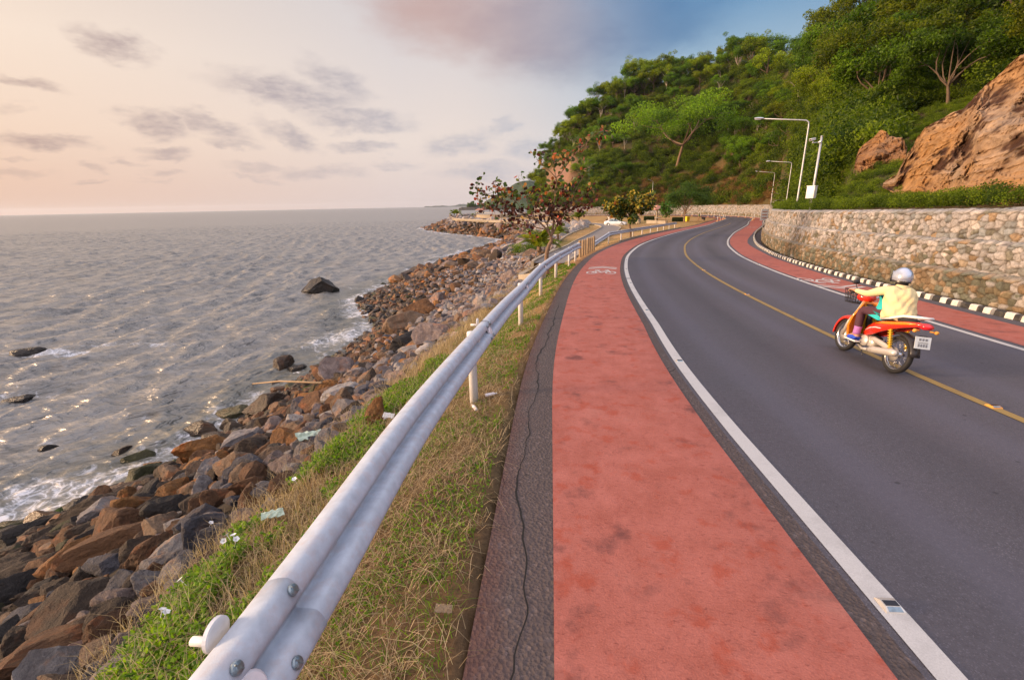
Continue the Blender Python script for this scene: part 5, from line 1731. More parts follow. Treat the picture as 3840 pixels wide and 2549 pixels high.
def disc(mb, c, n2, r, th=.012, seg=22, mi=0, rx=1.0, dome=0.0, tilt=0.0):
    n = np.array([n2[0] * math.cos(tilt), n2[1] * math.cos(tilt), math.sin(tilt)]); t = np.array([-n2[1], n2[0], 0.]); u = np.array([-n2[0] * math.sin(tilt), -n2[1] * math.sin(tilt), math.cos(tilt)])
    rings = []
    for rr0, h in ((r, 0), (r, th * .7), (r * .85, th + dome * .4), (r * .4, th + dome)):
        rings.append([c + n * h + (t * math.cos(a) * rx + u * math.sin(a)) * rr0 for a in np.linspace(0, 2 * math.pi, seg, endpoint=False)])
    mb.loft(rings, mi, smooth=False)


def guardrail(label, pts, posts, splices, sec, zc, end_flare=None, post_h=.84):
    P = crspl(pts, 10); P = resamp(P, .12)[0]
    _L = np.r_[0, np.cumsum(np.hypot(*np.diff(P, axis=0).T))]
    P = np.c_[P, gz(P[:, 1]) - (0 if 'bottom' in label else np.interp(_L, [0, 1.2, 4.5], [.56, .42, 0]))]
    L = np.r_[0, np.cumsum(np.hypot(*np.diff(P[:, :2], axis=0).T))]
    root = empty('guardrail', tuple(P[0]), 0, label, 'guardrail', 'steel guardrails on the sea side of the road')
    off = np.array(P[0])
    Pl = P - off
    # overlapping beam lengths
    bounds = [0] + [s for s in splices if 0 < s < L[-1]] + [L[-1]]
    for i, (a, b) in enumerate(zip(bounds[:-1], bounds[1:])):
        m = (L >= a - (.0 if i == 0 else .0)) & (L <= b + .16)
        seg = Pl[m]
        if len(seg) < 3: continue
        mb = MB(); beam(mb, seg, rail_profile(0.0055 * (i % 2 == 0)), zc, tilt_at(L[m]) if 'bottom' in label else np.full(len(seg), TILT))
        mb.build('rail_beam', M['rail'], root)
    for s in posts:
        x, t, n = frame_at(Pl, L, s); mb = MB()
        px, py = x[0] - n[0] * .08, x[1] - n[1] * .08
        mb.lathe([(.057, -.4), (.057, post_h), (.05, post_h + .012), (.0, post_h + .014)], (px, py, x[2]), seg=18)
        pst = mb.build('post', M['post'], root)
        mb = MB(); mb.box((x[0] - n[0] * .02, x[1] - n[1] * .02, x[2] + zc), (.10, .075, .17), Matrix.Rotation(math.atan2(n[1], n[0]), 4, 'Z'), 0, .006); mb.build('spacer_block', M['post'], pst)
    for s in splices:
        near_ = s < 5
        tlt = float(tilt_at(s)) if 'bottom' in label else TILT
        for ds_ in (-.10, .10) if not near_ else (.11, -.06, -.21):
            for zz, d0 in ((.089, .087), (-.089, .087)):
                if near_ and (ds_ == -.06) != (zz < 0): continue
                x, t, n = frame_at(Pl, L, s + ds_); mb = MB()
                ta, tb2 = tl_(d0 + .004, zz, tlt); c = np.array([x[0] + n[0] * ta, x[1] + n[1] * ta, x[2] + zc + tb2])
                disc(mb, c, n, .023, .010, 18, dome=.006, tilt=tlt); mb.box(c + np.array([n[0] * math.cos(tlt), n[1] * math.cos(tlt), math.sin(tlt)]) * .0155, (.003, .005, .036), Matrix.Rotation(math.atan2(n[1], n[0]), 4, 'Z') @ Matrix.Rotation(-tlt, 4, 'Y') @ Matrix.Rotation(.4, 4, 'X'))
                mb.build('bolt', M['zinc'], root)
        x, t, n = frame_at(Pl, L, s + (.06 if s > 5 else -.22)); mb = MB()
        ta, tb2 = tl_(.045, -.012, tlt); c = np.array([x[0] + n[0] * ta, x[1] + n[1] * ta, x[2] + zc + tb2])
        for sg, nm in ((1, 'reflector'),):
            disc(mb, c, n, .066, .035, 24, rx=1.15, tilt=tlt); mb.build(nm, M['reflect'], root)
        if s < 12:
            x, t, n = frame_at(Pl, L, s + (.1 if s > 5 else -.10))
            mb = MB(); c2 = np.array([x[0] - n[0] * .12, x[1] - n[1] * .12, x[2] + zc + .125])
            disc(mb, c2, -n, .058, .012, 24); disc(mb, c2, n, .058, .008, 24)
            mb.tube([c2 - [0, 0, .04], c2 - [0, 0, .04] - np.array([n[0], n[1], 0]) * .10], .016, 10)
            mb.build('rear_reflector', M['post'], root)
    if end_flare is not None:
        for which in end_flare:
            i = 0 if which == 0 else -1
            x = Pl[i]; t = Pl[1 if i == 0 else -2][:2] - x[:2]; t = t / np.hypot(*t) * (-1); n = np.array([t[1], -t[0]]) * (1 if i else -1)
            mb = MB(); rings = []
            for k in range(9):
                a = k / 8 * math.pi * .5
                q_ = x[:2] + t * math.sin(a) * .32 - (n * 0) * (1 - math.cos(a))
                dn = -(1 - math.cos(a)) * .22
                nn = n if i else -n
                rings.append([(q_[0] + nn[0] * (w + dn), q_[1] + nn[1] * (w + dn), x[2] + zc + h * (1 - .05 * k / 8)) for w, h in ((.0, .155), (.07, .085), (.01, 0), (.07, -.085), (0, -.155), (-.006, -.155), (-.004, 0), (-.006, .155))])
            mb.loft(rings, 0, smooth=False); mb.build('end_terminal', M['rail'], root)
    return root, P, L


G1 = [(-1.18, -2.5), (-1.04, 0), (-.895, 1.5), (-.76, 3.2), (-.43, 5.75), (-.10, 8), (.29, 10.25), (1.02, 14.6), (1.92, 18.6), (2.86, 22.1), (3.45, 24.3), (3.75, 25.1)]
P = resamp(crspl(G1, 10), .12)[0]; L1 = np.r_[0, np.cumsum(np.hypot(*np.diff(P, axis=0).T))]


def arc_at(pt):
    return float(L1[np.hypot(P[:, 0] - pt[0], P[:, 1] - pt[1]).argmin()])


ps1 = [arc_at(q_) for q_ in [(-.99, .95), (-.43, 5.67), (.29, 10.22), (1.01, 14.82), (1.89, 18.61), (2.84, 22.44), (3.65, 24.64)]]
guardrail('long pale steel guardrail running from the bottom of the photo up along the verge', G1, ps1, [ps1[0] + .34, ps1[1] + .5, ps1[2] + .1, ps1[3] + .1, ps1[4] + .1, ps1[5] + .1], None, .72, end_flare=(1,))
G2 = [(6.25, 34.8), (7.1, 36.5), (9.0, 40.2), (10.4, 42.9), (12.0, 45.8), (13.8, 49.2), (15.7, 52.7), (17.8, 56.6), (20.1, 61.0), (22.4, 65.3), (24.6, 69.2)]
P = resamp(crspl(G2, 10), .12)[0]; L1 = np.r_[0, np.cumsum(np.hypot(*np.diff(P, axis=0).T))]
ps2 = [.6] + list(np.linspace(4.6, L1[-1] - .6, 9))
guardrail('second steel guardrail farther on, between the lawn and the red cycle lane', G2, ps2, [ps2[k] + .1 for k in (3, 5, 7, 9)], None, .70, end_flare=(0, 1))

# ------------------------------------------------------------------ timber bollards and a marker board
bol = []
for k in range(7):
    t = k / 6; x, y = 4.15 + 1.55 * t, 27.3 + 4.3 * t
    z = float(ground_z(x, y)); mb = MB(); r = .085
    mb.lathe([(r * .97, -.3), (r, .05), (r, .93 - .02 * (k % 3)), (r * .9, .985 - .02 * (k % 3)), (r * .55, 1.0 - .02 * (k % 3)), (0, 1.0 - .02 * (k % 3))], seg=14)
    o = mb.build('timber_bollard', M['timber']); o.location = (x, y, z); o.rotation_euler = (0, .02 * ((k * 7) % 5 - 2), k)
    ordn = ['nearest to the long guardrail', 'second from the long guardrail', 'third from the long guardrail', 'middle one of the seven', 'fifth from the long guardrail', 'sixth from the long guardrail', 'farthest from the long guardrail'][k]
    tag(o, f'weathered round timber bollard, {ordn}', 'bollard', 'row of timber bollards at the path entrance')
x, y, _ = at_ground(2159, 962); mb = MB(); z0 = float(ground_z(x, y))
mb.prism([(-.28, 0), (.28, 0), (.16, .75), (-.16, .75)], 'Y', -.05, .05); o = mb.build('marker_board', M['concrete_w']); o.location = (x, y, z0 - .05); tag(o, 'white tapered concrete marker behind the end of the long guardrail', 'marker')

# ------------------------------------------------------------------ road studs
def stud_mesh(yellow):
    mb = MB()
    mb.loft([[(-.055, -.055, .0), (.055, -.055, .0), (.055, .055, 0), (-.055, .055, 0)], [(-.052, -.05, .010), (.052, -.05, .010), (.052, .05, .010), (-.052, .05, .010)], [(-.044, -.022, .022), (.044, -.022, .022), (.044, .022, .022), (-.044, .022, .022)]], 0, smooth=False)
    o = mb.build('housing', M['silver' if not yellow else 'orange_base']); a = o.data; bpy.data.objects.remove(o)
    mb = MB(); mb.add([(-.040, -.0505, .0115), (.040, -.0505, .0115), (.036, -.0245, .0222), (-.036, -.0245, .0222)], [(0, 1, 2, 3)]); o = mb.build('lens', M['zinc'], fix=False); b = o.data; bpy.data.objects.remove(o)
    mb = MB(); mb.box((0, 0, .0235), (.074, .036, .003)); o = mb.build('cap', M['black_gloss']); c = o.data; bpy.data.objects.remove(o)
    return a, b, c


SM = [stud_mesh(False), stud_mesh(True)]


def stud(s, d, yel, label, group, sc_=1.0):
    x, y = road_pt(s, d); i = int(np.searchsorted(RS, s)); n = RN[i]
    r = empty('road_stud', (float(x), float(y), float(gz(y)) + .0062), math.atan2(n[1], n[0]), label, 'road stud', group); r.scale = (sc_,) * 3
    link('housing', SM[yel][0], r); link('lens', SM[yel][1], r); link('cap', SM[yel][2], r)


for k, s in enumerate([9.85, 14.5, 18.6, 23.4, 27.6, 31.8, 36, 40.5, 45, 50]):
    stud(s, float(O_W1(s)) + .01, 0, f'silver road stud on the left white line, number {["one","two","three","four","five","six","seven","eight","nine","ten"][k]} counting away from the viewer', 'road studs on the left white line', 1.0)
for k, s in enumerate([19.0, 24.5, 30, 35.5, 41]):
    stud(s, float(O_W2(s)), 0, f'silver road stud on the right white line, {["nearest","second","third","fourth","farthest"][k]} of the five', 'road studs on the right white line')
for k, s in enumerate([12.9, 21.2, 27.5]):
    stud(s, .02, 1, ['orange road stud on the yellow line behind the motorcycle', 'orange road stud on the yellow line just ahead of the motorcycle', 'orange road stud on the yellow line farther ahead of the motorcycle'][k], 'road studs on the yellow line')

# ------------------------------------------------------------------ delineator posts round the far bend
mb = MB(); mb.lathe([(.20, 0), (.20, .025), (.10, .07), (.045, .09), (0, .09)], seg=16); _o = mb.build('rubber_base', M['orange_base']); DBm = _o.data; bpy.data.objects.remove(_o)
mb = MB(); mb.lathe([(.04, .08), (.04, .80), (.03, .83), (0, .83)], seg=12); mb.lathe([(.042, .5), (.042, .58)], seg=12, mi=1); mb.lathe([(.042, .65), (.042, .73)], seg=12, mi=1); _o = mb.build('flexible_post', [M['white_plastic'], M['plate']]); DPm = _o.data; bpy.data.objects.remove(_o)
kd = 0
for side, ss in ((0, np.arange(120, 212, 6.5)), (1, np.arange(126, 214, 6.5))):
    for j, s in enumerate(ss):
        d = float(O_W1(s)) - .25 if side == 0 else float(O_W2(s)) + .3
        x, y = road_pt(s, d); where = 'inner lawn side' if side == 0 else 'outer wall side'
        r = empty('delineator_post', (float(x), float(y), float(gz(y)) + .004), 0, f'white lane post on an orange base along the {where} of the far bend', 'lane post', f'white lane posts along the {where} of the far bend')
        r.scale = (1.35, 1.35, 1.25); link('rubber_base', DBm, r); link('flexible_post', DPm, r)

# ------------------------------------------------------------------ lamps and camera pole
def lamp_parts():
    H, A = 8.5, 4.0
    mb = MB(); mb.tube([(0, 0, -.6), (0, 0, .6), (0, 0, H - .5), (-.05, 0, H - .18), (-.25, 0, H - .02), (-.6, 0, H + .04), (-A, 0, H + .42)], [.095, .09, .06, .055, .052, .05, .04], 12)
    a = mb.build('pole', M['steel'])
    mb = MB(); rings = []
    for t, w, h0, h1 in ((0, .05, -.04, .05), (.12, .10, -.06, .08), (.35, .15, -.07, .11), (.65, .165, -.06, .10), (.85, .11, -.04, .06), (.92, .04, -.01, .03)):
        rings.append([(-A + .08 - t, w * math.cos(q_), H + .44 + t * .07 + (h1 if math.sin(q_) > 0 else -h0) * math.sin(q_)) for q_ in np.linspace(0, 2 * math.pi, 12, endpoint=False)])
    mb.loft(rings); b = mb.build('lamp_head', M['chrome'])
    mb = MB(); mb.loft([[(-A + .08 - t, w * math.cos(q_), H + .39 + t * .07 + .10 * math.sin(q_)) for q_ in np.linspace(math.pi, 2 * math.pi, 8)] for t, w in ((.30, .10), (.45, .13), (.7, .13), (.85, .07))], closed=False); c = mb.build('lens', M['lamp_glass'])
    r = [a.data, b.data, c.data]
    for o in (a, b, c): bpy.data.objects.remove(o)
    return r


LM = lamp_parts()


def ground_any(x, y, z):
    return z


def lamp(k, label):
    (x, y), (ut, vt), h = LAMPS[k]; zb_ = float(gz(y)) + h - .1; H = top_height(x, y, ut, vt) - zb_
    i = np.hypot(RC[:, 0] - x, RC[:, 1] - y).argmin(); n = -RN[i]
    o = empty('street_lamp', (x, y, zb_), math.atan2(n[1], n[0]) + math.pi, label, 'street lamp', 'street lamps behind the stone walls'); o.scale = (H / 8.5,) * 3
    link('pole', LM[0], o); h_ = link('lamp_head', LM[1], o); link('lens', LM[2], h_)
    print('lamp', k, x, y, zb_, H)
    return o


lamp(0, 'tallest looking street lamp, just behind the near stone wall, arm over the road')
lamp(1, 'second street lamp, seen just left of the tallest one')
lamp(2, 'third street lamp, behind the end of the far wall among shrubs')
lamp(3, 'small faraway street lamp above the far wall behind the shelter')
# camera pole
(cx_, cy_), (ut, vt), h = LAMPS[4]; cz_ = float(gz(cy_)) + 2.4; CHt = top_height(cx_, cy_, ut, vt) - cz_; print('cam pole', CHt)
cp_ = empty('camera_pole', (cx_, cy_, cz_), 0, 'grey pole with surveillance camera, short arm and cabinet, beside the tallest street lamp', 'camera pole'); cp_.scale = (CHt / 5.6,) * 3
mb = MB(); mb.tube([(0, 0, -.6), (0, 0, 5.6)], [.10, .075], 12); mb.lathe([(.085, 5.58), (.085, 5.66), (0, 5.68)], seg=12); mb.build('pole', M['steel'], cp_)
A_ = Matrix.Rotation(math.atan2(-.5, -.86), 4, 'Z')
tr = lambda p: tuple(A_ @ Vector(p))
mb = MB(); mb.tube([tr((0, 0, 5.2)), tr((1.25, 0, 5.08))], .035, 8); mb.box(tr((.12, 0, 5.2)), (.16, .16, .14), A_); ar = mb.build('arm', M['steel'], cp_)
mb = MB(); mb.tube([tr((1.15, 0, 5.1)), tr((1.15, 0, 5.22))], .04, 8); mb.build('mount', M['steel'], ar)
mb = MB(); mb.box(tr((1.28, 0, 5.34)), (.62, .20, .18), A_ @ Matrix.Rotation(.18, 4, 'Y'), 0, .02); hd = mb.build('surveillance_camera', M['white_plastic'], cp_)
mb = MB(); mb.box(tr((1.60, 0, 5.285)), (.015, .15, .13), A_ @ Matrix.Rotation(.18, 4, 'Y')); mb.build('lens', M['black_gloss'], hd)
mb = MB(); B_ = A_
mb.box(tr((.30, .05, 1.35)), (.42, .62, .95), B_, 0, .02); mb.box(tr((.30, .05, 1.85)), (.48, .68, .05), B_); cb_ = mb.build('cabinet', M['white_plastic'], cp_)
mb = MB(); mb.tube([tr((.3, .05, .88)), tr((.42, .05, .62)), tr((.25, .02, .35)), tr((.08, 0, .30))], .025, 6); mb.tube([tr((.22, .1, .88)), tr((.32, .1, .66)), tr((.18, .02, .42)), tr((.08, 0, .42))], .022, 6); mb.build('cable', M['black'], cb_)
# chevron board at the end of the near wall
x, y = road_pt(60.2, float(O_WF(60.2)) - .1); sg = empty('sign_board', (float(x), float(y), float(gz(y))), 0, 'small white board with pale bars at the far end of the near wall', 'sign')
mb = MB(); mb.tube([(0, 0, -.2), (0, 0, 2.5)], .035, 8); mb.build('post', M['steel'], sg)
mb = MB(); mb.box((0, -.05, 1.9), (.75, .03, 1.1)); bd = mb.build('panel', M['white_plastic'], sg)
mb = MB()
for k in range(3): mb.box((0, -.068, 1.6 + .3 * k), (.5, .004, .09))
mb.build('bars', M['terracotta'], bd)

# ------------------------------------------------------------------ promenade path and its edging
PC = resamp(crspl([(2.2, 26.0), (3.5, 31.5), (5.4, 39), (8.2, 50), (12, 62), (15.5, 74), (18.6, 86), (19.6, 96), (19.0, 106), (15, 116), (8.5, 130), (.5, 146), (-9, 160), (-17, 176), (-22.5, 196), (-22.5, 212), (-17, 228)]), .8)[0]
pn = np.gradient(PC, axis=0); pn /= np.hypot(*pn.T)[:, None]; pn = np.c_[pn[:, 1], -pn[:, 0]]
w_ = np.interp(np.arange(len(PC)), [0, 10, 60, 110, len(PC)], [.9, 1.1, 1.6, 1.6, 1.3])[:, None]
zb = lambda X, Y: ground_z(X, Y) + .05
rows_ = [PC + pn * w_ * k for k in (-1, -.3, .3, 1)]
zc_ = np.max([zb(r[:, 0], r[:, 1]) for r in rows_], 0) + .03
V = np.stack([np.c_[r, zc_] for r in rows_], 1).reshape(-1, 3)
o = link('path', np_mesh('path', V, grid_faces(len(PC), 4)[:, ::-1], M['path'], True)); o['kind'] = 'structure'
for sd_ in (-1, 1):
    mb = MB(); rings = []
    for i in range(len(PC)):
        e = PC[i] + pn[i] * w_[i] * sd_; r = []
        for dd, h in ((0, -.25), (0, .11), (.16, .11), (.16, -.25)):
            q_ = e + pn[i] * dd * sd_; r.append((q_[0], q_[1], zc_[i] + h))
        rings.append(r)
    mb.loft(rings, 0, smooth=False); mb.build('kerb', M['concrete'])['kind'] = 'structure'
# wavy low wall holding the grass strip back from the boulders
CW = resamp(crspl([(1.6, 21.8), (.75, 22.8), (.55, 24.5), (1.05, 27), (1.9, 31), (3.2, 38), (5.4, 52), (8.3, 65), (10.4, 73), (13.1, 83), (14.8, 92), (15.4, 101), (14.6, 108), (9, 121), (2.5, 141), (-6, 153), (-16.5, 172.6), (-23.5, 193)]), .8)[0]
cn_ = np.gradient(CW, axis=0); cn_ /= np.hypot(*cn_.T)[:, None]; cn_ = np.c_[cn_[:, 1], -cn_[:, 0]]
zz_ = ground_z(CW[:, 0] + cn_[:, 0] * 1.0, CW[:, 1] + cn_[:, 1] * 1.0)
for _ in range(4): zz_[1:-1] = (zz_[:-2] + 2 * zz_[1:-1] + zz_[2:]) / 4
mb = MB(); rings = []
for i in range(len(CW)):
    rings.append([(CW[i, 0] + cn_[i, 0] * dd, CW[i, 1] + cn_[i, 1] * dd, zz_[i] + h) for dd, h in ((-.14, -.6), (-.14, .17), (.14, .17), (.14, -.6))])
mb.loft(rings, 0, smooth=False); tag(mb.build('retaining_wall', M['concrete']), 'low wavy tan concrete wall holding the grass strip above the boulders', 'low wall')

# ------------------------------------------------------------------ far objects on the promontory
def at_z(u, v, z):
    r = ray(u, v); t = (z - HC) / r[2]; return t * r[0], t * r[1]


def at_dist(u, v, Y):
    r = ray(u, v); t = Y / r[1]; return t * r[0], Y, HC + t * r[2]


def shelter(x, y, z, s, label, rz=0.3, bench=True):
    e = empty('parasol_shelter', (x, y, z), rz, label, 'shelter', 'terracotta roofed shelters'); e.scale = (s, s, s)
    mb = MB(); R = [[(1.7 * k * sx, 1.7 * k * sy, 2.25 + h) for sx, sy in ((-1, -1), (1, -1), (1, 1), (-1, 1))] for k, h in ((.97, -.06), (1, 0), (.55, .45), (.1, .85), (.0, .95))]
    mb.loft(R, 0, smooth=False); mb.build('roof', M['terracotta'], e)
    mb = MB(); mb.lathe([(.22, -.2), (.2, .3), (.15, 1.4), (.18, 1.9), (.45, 2.3)], seg=12); mb.build('column', M['terracotta' if False else 'concrete'], e)
    if bench:
        mb = MB(); mb.lathe([(.25, -.1), (.25, .36), (.95, .40), (.97, .50), (.95, .54), (0, .54)], seg=20); mb.build('round_bench', M['concrete_w'], e)
    return e


x, y = at_z(2462, 825, -2.35); shelter(x, y, -2.35, 1.2, 'pink terracotta roofed parasol shelter with a round white bench beside the hedge')
for k, (u, v) in enumerate([(1797, 786), (1810, 785)]):
    x, y, z = at_dist(u, v + 8, 212 + k * 3); shelter(x, y, -1.9, .95, ['terracotta shelter at the end of the promontory, seaward of the pair', 'terracotta shelter at the end of the promontory, landward of the pair'][k], .2, False)
# raised round viewing terrace with balustrade
tx, ty = at_z(1868, 812, -2.5); tx, ty = -4.0, 193.0
ter = empty('viewing_terrace', (tx, ty, -2.4), 0, 'low curved stone viewing terrace with a white balustrade on the promontory', 'terrace')
mb = MB(); Rr = 9.5
mb.lathe([(Rr, -.4), (Rr, 1.0), (Rr + .12, 1.0), (Rr + .12, 1.12), (0, 1.12)], seg=64, smooth=False); mb.build('wall', M['concrete'], ter)
mb = MB(); mb.lathe([(Rr - .1, 1.85), (Rr + .08, 1.85), (Rr + .08, 2.0), (Rr - .1, 2.0)], seg=64, closed=True, smooth=False); mb.build('top_rail', M['concrete_w'], ter)
for k in range(30):
    a = 2 * math.pi * k / 30; mb = MB(); mb.box((Rr * math.cos(a), Rr * math.sin(a), 1.5), (.2, .2, .76)); mb.build('baluster', M['concrete_w'], ter)


def frond_mesh(L, n, seed, droop=.9, wid=.34):
    g = np.random.default_rng(seed); V = []; Fs = []; T = []
    pts = []
    for i in range(15):
        t = i / 14; pts.append(np.array([L * t * (1 - .18 * t), 0, L * (.62 * t - droop * .85 * t * t)]))
    for i in range(n):
        t = (i + .5) / n; k = t * 14; a = int(min(13, k)); p = pts[a] + (pts[a + 1] - pts[a]) * (k - a); tg = pts[a + 1] - pts[a]; tg /= np.linalg.norm(tg)
        ln = wid * L * (.35 + .9 * math.sin(math.pi * min(1, t * .9 + .12))) * g.uniform(.85, 1.1)
        for s_ in (-1, 1):
            d = tg * .65 + np.array([0, s_ * .8, -.28]) + g.normal(size=3) * .06; d /= np.linalg.norm(d)
            w = tg * .022 * L; b = len(V); m = p + d * ln * .55; e = p + d * ln + np.array([0, 0, -.10 * ln])
            V += [p - w, p + w, m + w * .8, e, m - w * .8]; Fs.append((b, b + 1, b + 2, b + 4)); Fs.append((b + 4, b + 2, b + 3, b + 3)); T += [g.uniform(.1, .9)] * 5
    return np.array(V), Fs, T, pts


def palm(x, y, z, s, nf, trunk, seed, label, group='young palms', yellow=0.0):
    g = np.random.default_rng(seed); e = empty('palm_tree', (x, y, z), g.uniform(0, 6), label, 'palm', group); e.scale = (s, s, s)
    mb = MB(); mb.tube([(0, 0, -.3), (.03, 0, trunk * .5), (0, .02, trunk)], [.17, .13, .12], 10)
    for k in range(10): mb.tube([(0, 0, trunk * k / 10), (.2 * math.cos(k * 2.4), .2 * math.sin(k * 2.4), trunk * k / 10 + .22)], [.07, .02], 5)
    mb.build('trunk', M['bark'], e)
    for k in range(nf):
        a = k * 2.399 + g.normal() * .15; el = g.uniform(.3, 1.3) if k < nf * .6 else g.uniform(1.1, 1.9)
        V, Fs, T, pts = frond_mesh(g.uniform(1.5, 2.1), 26, seed * 50 + k, g.uniform(.6, 1.0))
        R = np.array(Matrix.Rotation(a, 3, 'Z') @ Matrix.Rotation(-el * .75 + .25, 3, 'Y'))
        V = V @ R.T + (0, 0, trunk)
        me = bpy.data.meshes.new('frond'); me.from_pydata(V.tolist(), [], [f if f[2] != f[3] else f[:3] for f in Fs]); me.materials.append(M['palmleaf']); me.materials.append(M['bark'])
        at_ = me.attributes.new('tint', 'FLOAT', 'POINT'); at_.data.foreach_set('value', np.clip(np.array(T) * .8 + yellow * (k % 4 == 0), 0, 1).astype(np.float32)); o = link('frond', me, e)
        mb = MB(); mb.tube([tuple((np.array(p) @ R.T) + (0, 0, trunk)) for p in pts], [.028 * (1 - .8 * i / 14) for i in range(15)], 4); mb.build('stem', M['palmleaf'], o)


x, y, z = at_ground(2022, 968); palm(x, y, z, 1.35, 15, .7, 3, 'young palm with yellow green fronds growing behind the autumn leaved tree', yellow=.8)
x, y = at_z(2170, 838, -2.3); palm(x, y, -2.3, 1.45, 12, .9, 4, 'small palm on the lawn by the curve of the promenade')
for k, (u, v) in enumerate([(1704, 815), (1714, 815)]):
    x, y = at_z(u, v, -2.45); palm(x, y, -2.45, 1.5, 11, 1.0, 6 + k, ['palm at the promontory tip, left one of a pair', 'palm at the promontory tip, right one of a pair'][k])
x, y, z = at_dist(1772, 806, 222); palm(x, y, -2.4, .7, 9, .6, 9, 'tiny palm alone behind the promontory path')
x, y, z = at_dist(1792, 806, 216); palm(x, y, -2.4, 1.05, 10, .9, 10, 'palm in front of the terracotta shelters on the promontory')
x, y, z = at_ground(2092, 905); palm(x, y, z, .9, 11, .9, 11, 'small half dry palm at the edge of the boulders behind the autumn leaved tree', yellow=.9)
# green bushes by the low wall
for k, (u, v, s_) in enumerate([(1950, 952, .75), (1975, 950, .7), (2005, 948, .7), (1930, 955, .5)]):
    x, y, z = at_ground(u, v); vv, tt = SPN[k % 5]
    o = link('bush', np_mesh('bush', vv * s_ * 1.1, np.arange(len(vv)).reshape(-1, 4), M['leaf_near'], False, {'tint': tt})); o.location = (x, y, z - .1); o.color = (.9, 1, .9, 1)
    tag(o, ['second bush from the left in the clump beside the palm', 'third bush from the left in the clump beside the palm', 'rightmost bush of the clump beside the palm', 'small leftmost bush of the clump beside the palm'][k], 'bush', 'green bushes at the top of the boulders')

# ------------------------------------------------------------------ trees standing on the lawn
def px_pt(u, v, Y):
    return np.array(at_dist(u, v, Y))


def almond_tree(root_name, base, Y0, strokes, label, leafn, leafs, palette, seed, r0, dy=.9, group=None, sub=5, lift=.35):
    """strokes: lists of photo points tracing the real limbs; each limb gets its own depth"""
    g = np.random.default_rng(seed)
    e = empty(root_name, base, 0, label, 'tree', group); b = np.array(base)
    mb = MB(); tips = []
    for k, (pts, ra, rb_) in enumerate(strokes):
        depth = 0 if k == 0 else g.uniform(-dy, dy)
        P_3 = [px_pt(u, v, Y0 + depth * (i / max(1, len(pts) - 1)) ** .8) - b for i, (u, v) in enumerate(pts)]
        P_3 = crspl(P_3, 5) if len(P_3) > 2 else np.array(P_3)
        mb.tube(P_3, list(np.linspace(ra, rb_, len(P_3))), 8 if ra > .04 else 5)
        L = np.r_[0, np.cumsum(np.linalg.norm(np.diff(P_3, axis=0), axis=1))]
        if k > 0:
            n = int(L[-1] * sub)
            for j in range(n):
                s_ = L[-1] * (.35 + .65 * (j + g.random()) / n); p = np.array([np.interp(s_, L, P_3[:, c]) for c in range(3)])
                d = g.normal(size=3) + np.array([0, 0, lift]); d /= np.linalg.norm(d); q_ = p + d * g.uniform(.25, .75)
                limb(mb, p, q_, .012, .005, g, .1, 4, 3); tips.append((q_, d)); tips.append(((p + q_) / 2, d))
            tips.append((P_3[-1], P_3[-1] - P_3[-2]))
    mb.build('trunk', M['bark'], e)
    C = []; D = []
    for p, d in tips:
        for _ in range(leafn):
            dd = g.normal(size=3); dd /= np.linalg.norm(dd); C.append(p + dd * g.uniform(.05, .22)); D.append(dd + np.array([0, 0, -.25]))
    C = np.array(C); D = np.array(D); n = len(C)
    size = leafs * g.uniform(.6, 1.2, n)
    # broad obovate leaves: 6-sided with a folded midrib
    a = D / np.linalg.norm(D, axis=1)[:, None]; u = g.normal(size=(n, 3)); bb = np.cross(a, u); bb /= np.linalg.norm(bb, axis=1)[:, None]; nn = np.cross(a, bb)
    A = a * size[:, None]; B = bb * size[:, None] * .36; N_ = nn * size[:, None] * .10
    Vv = np.stack([C, C + A * .32 + B * .70 + N_, C + A * .66 + B * 1.05 + N_, C + A * .93 + B * .62 + N_ * .5, C + A * 1.02, C + A * .93 - B * .62 + N_ * .5, C + A * .66 - B * 1.05 + N_, C + A * .32 - B * .70 + N_, C + A * .66], 1).reshape(-1, 3)
    i6 = np.arange(n)[:, None] * 9
    Fq = np.concatenate([i6 + [0, 1, 2, 8], i6 + [8, 2, 3, 4], i6 + [8, 4, 5, 6], i6 + [0, 8, 6, 7]], 0)
    zrel = (C[:, 2] - C[:, 2].min()) / np.ptp(C[:, 2])
    pc = np.array([palette(z_, g) for z_ in zrel]); pc = np.clip(pc * g.uniform(.75, 1.2, (n, 1)), 0, 1)
    me = np_mesh('foliage', Vv, Fq, M['almond'], False, {'tint': np.repeat(pc, 9, 0)}); link('foliage', me, e)
    return e


def pal_autumn(z, g):
    r = g.random()
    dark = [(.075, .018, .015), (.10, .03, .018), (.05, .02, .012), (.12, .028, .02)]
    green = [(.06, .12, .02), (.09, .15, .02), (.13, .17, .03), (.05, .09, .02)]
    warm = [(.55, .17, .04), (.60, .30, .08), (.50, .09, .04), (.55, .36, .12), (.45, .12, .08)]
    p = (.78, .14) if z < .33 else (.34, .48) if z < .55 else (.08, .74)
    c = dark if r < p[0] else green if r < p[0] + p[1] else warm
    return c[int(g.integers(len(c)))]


def pal_yellow(z, g):
    r = g.random()
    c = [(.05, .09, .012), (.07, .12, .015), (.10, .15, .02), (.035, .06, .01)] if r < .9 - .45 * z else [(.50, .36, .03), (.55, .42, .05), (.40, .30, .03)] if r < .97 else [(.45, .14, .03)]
    return c[int(g.integers(len(c)))]


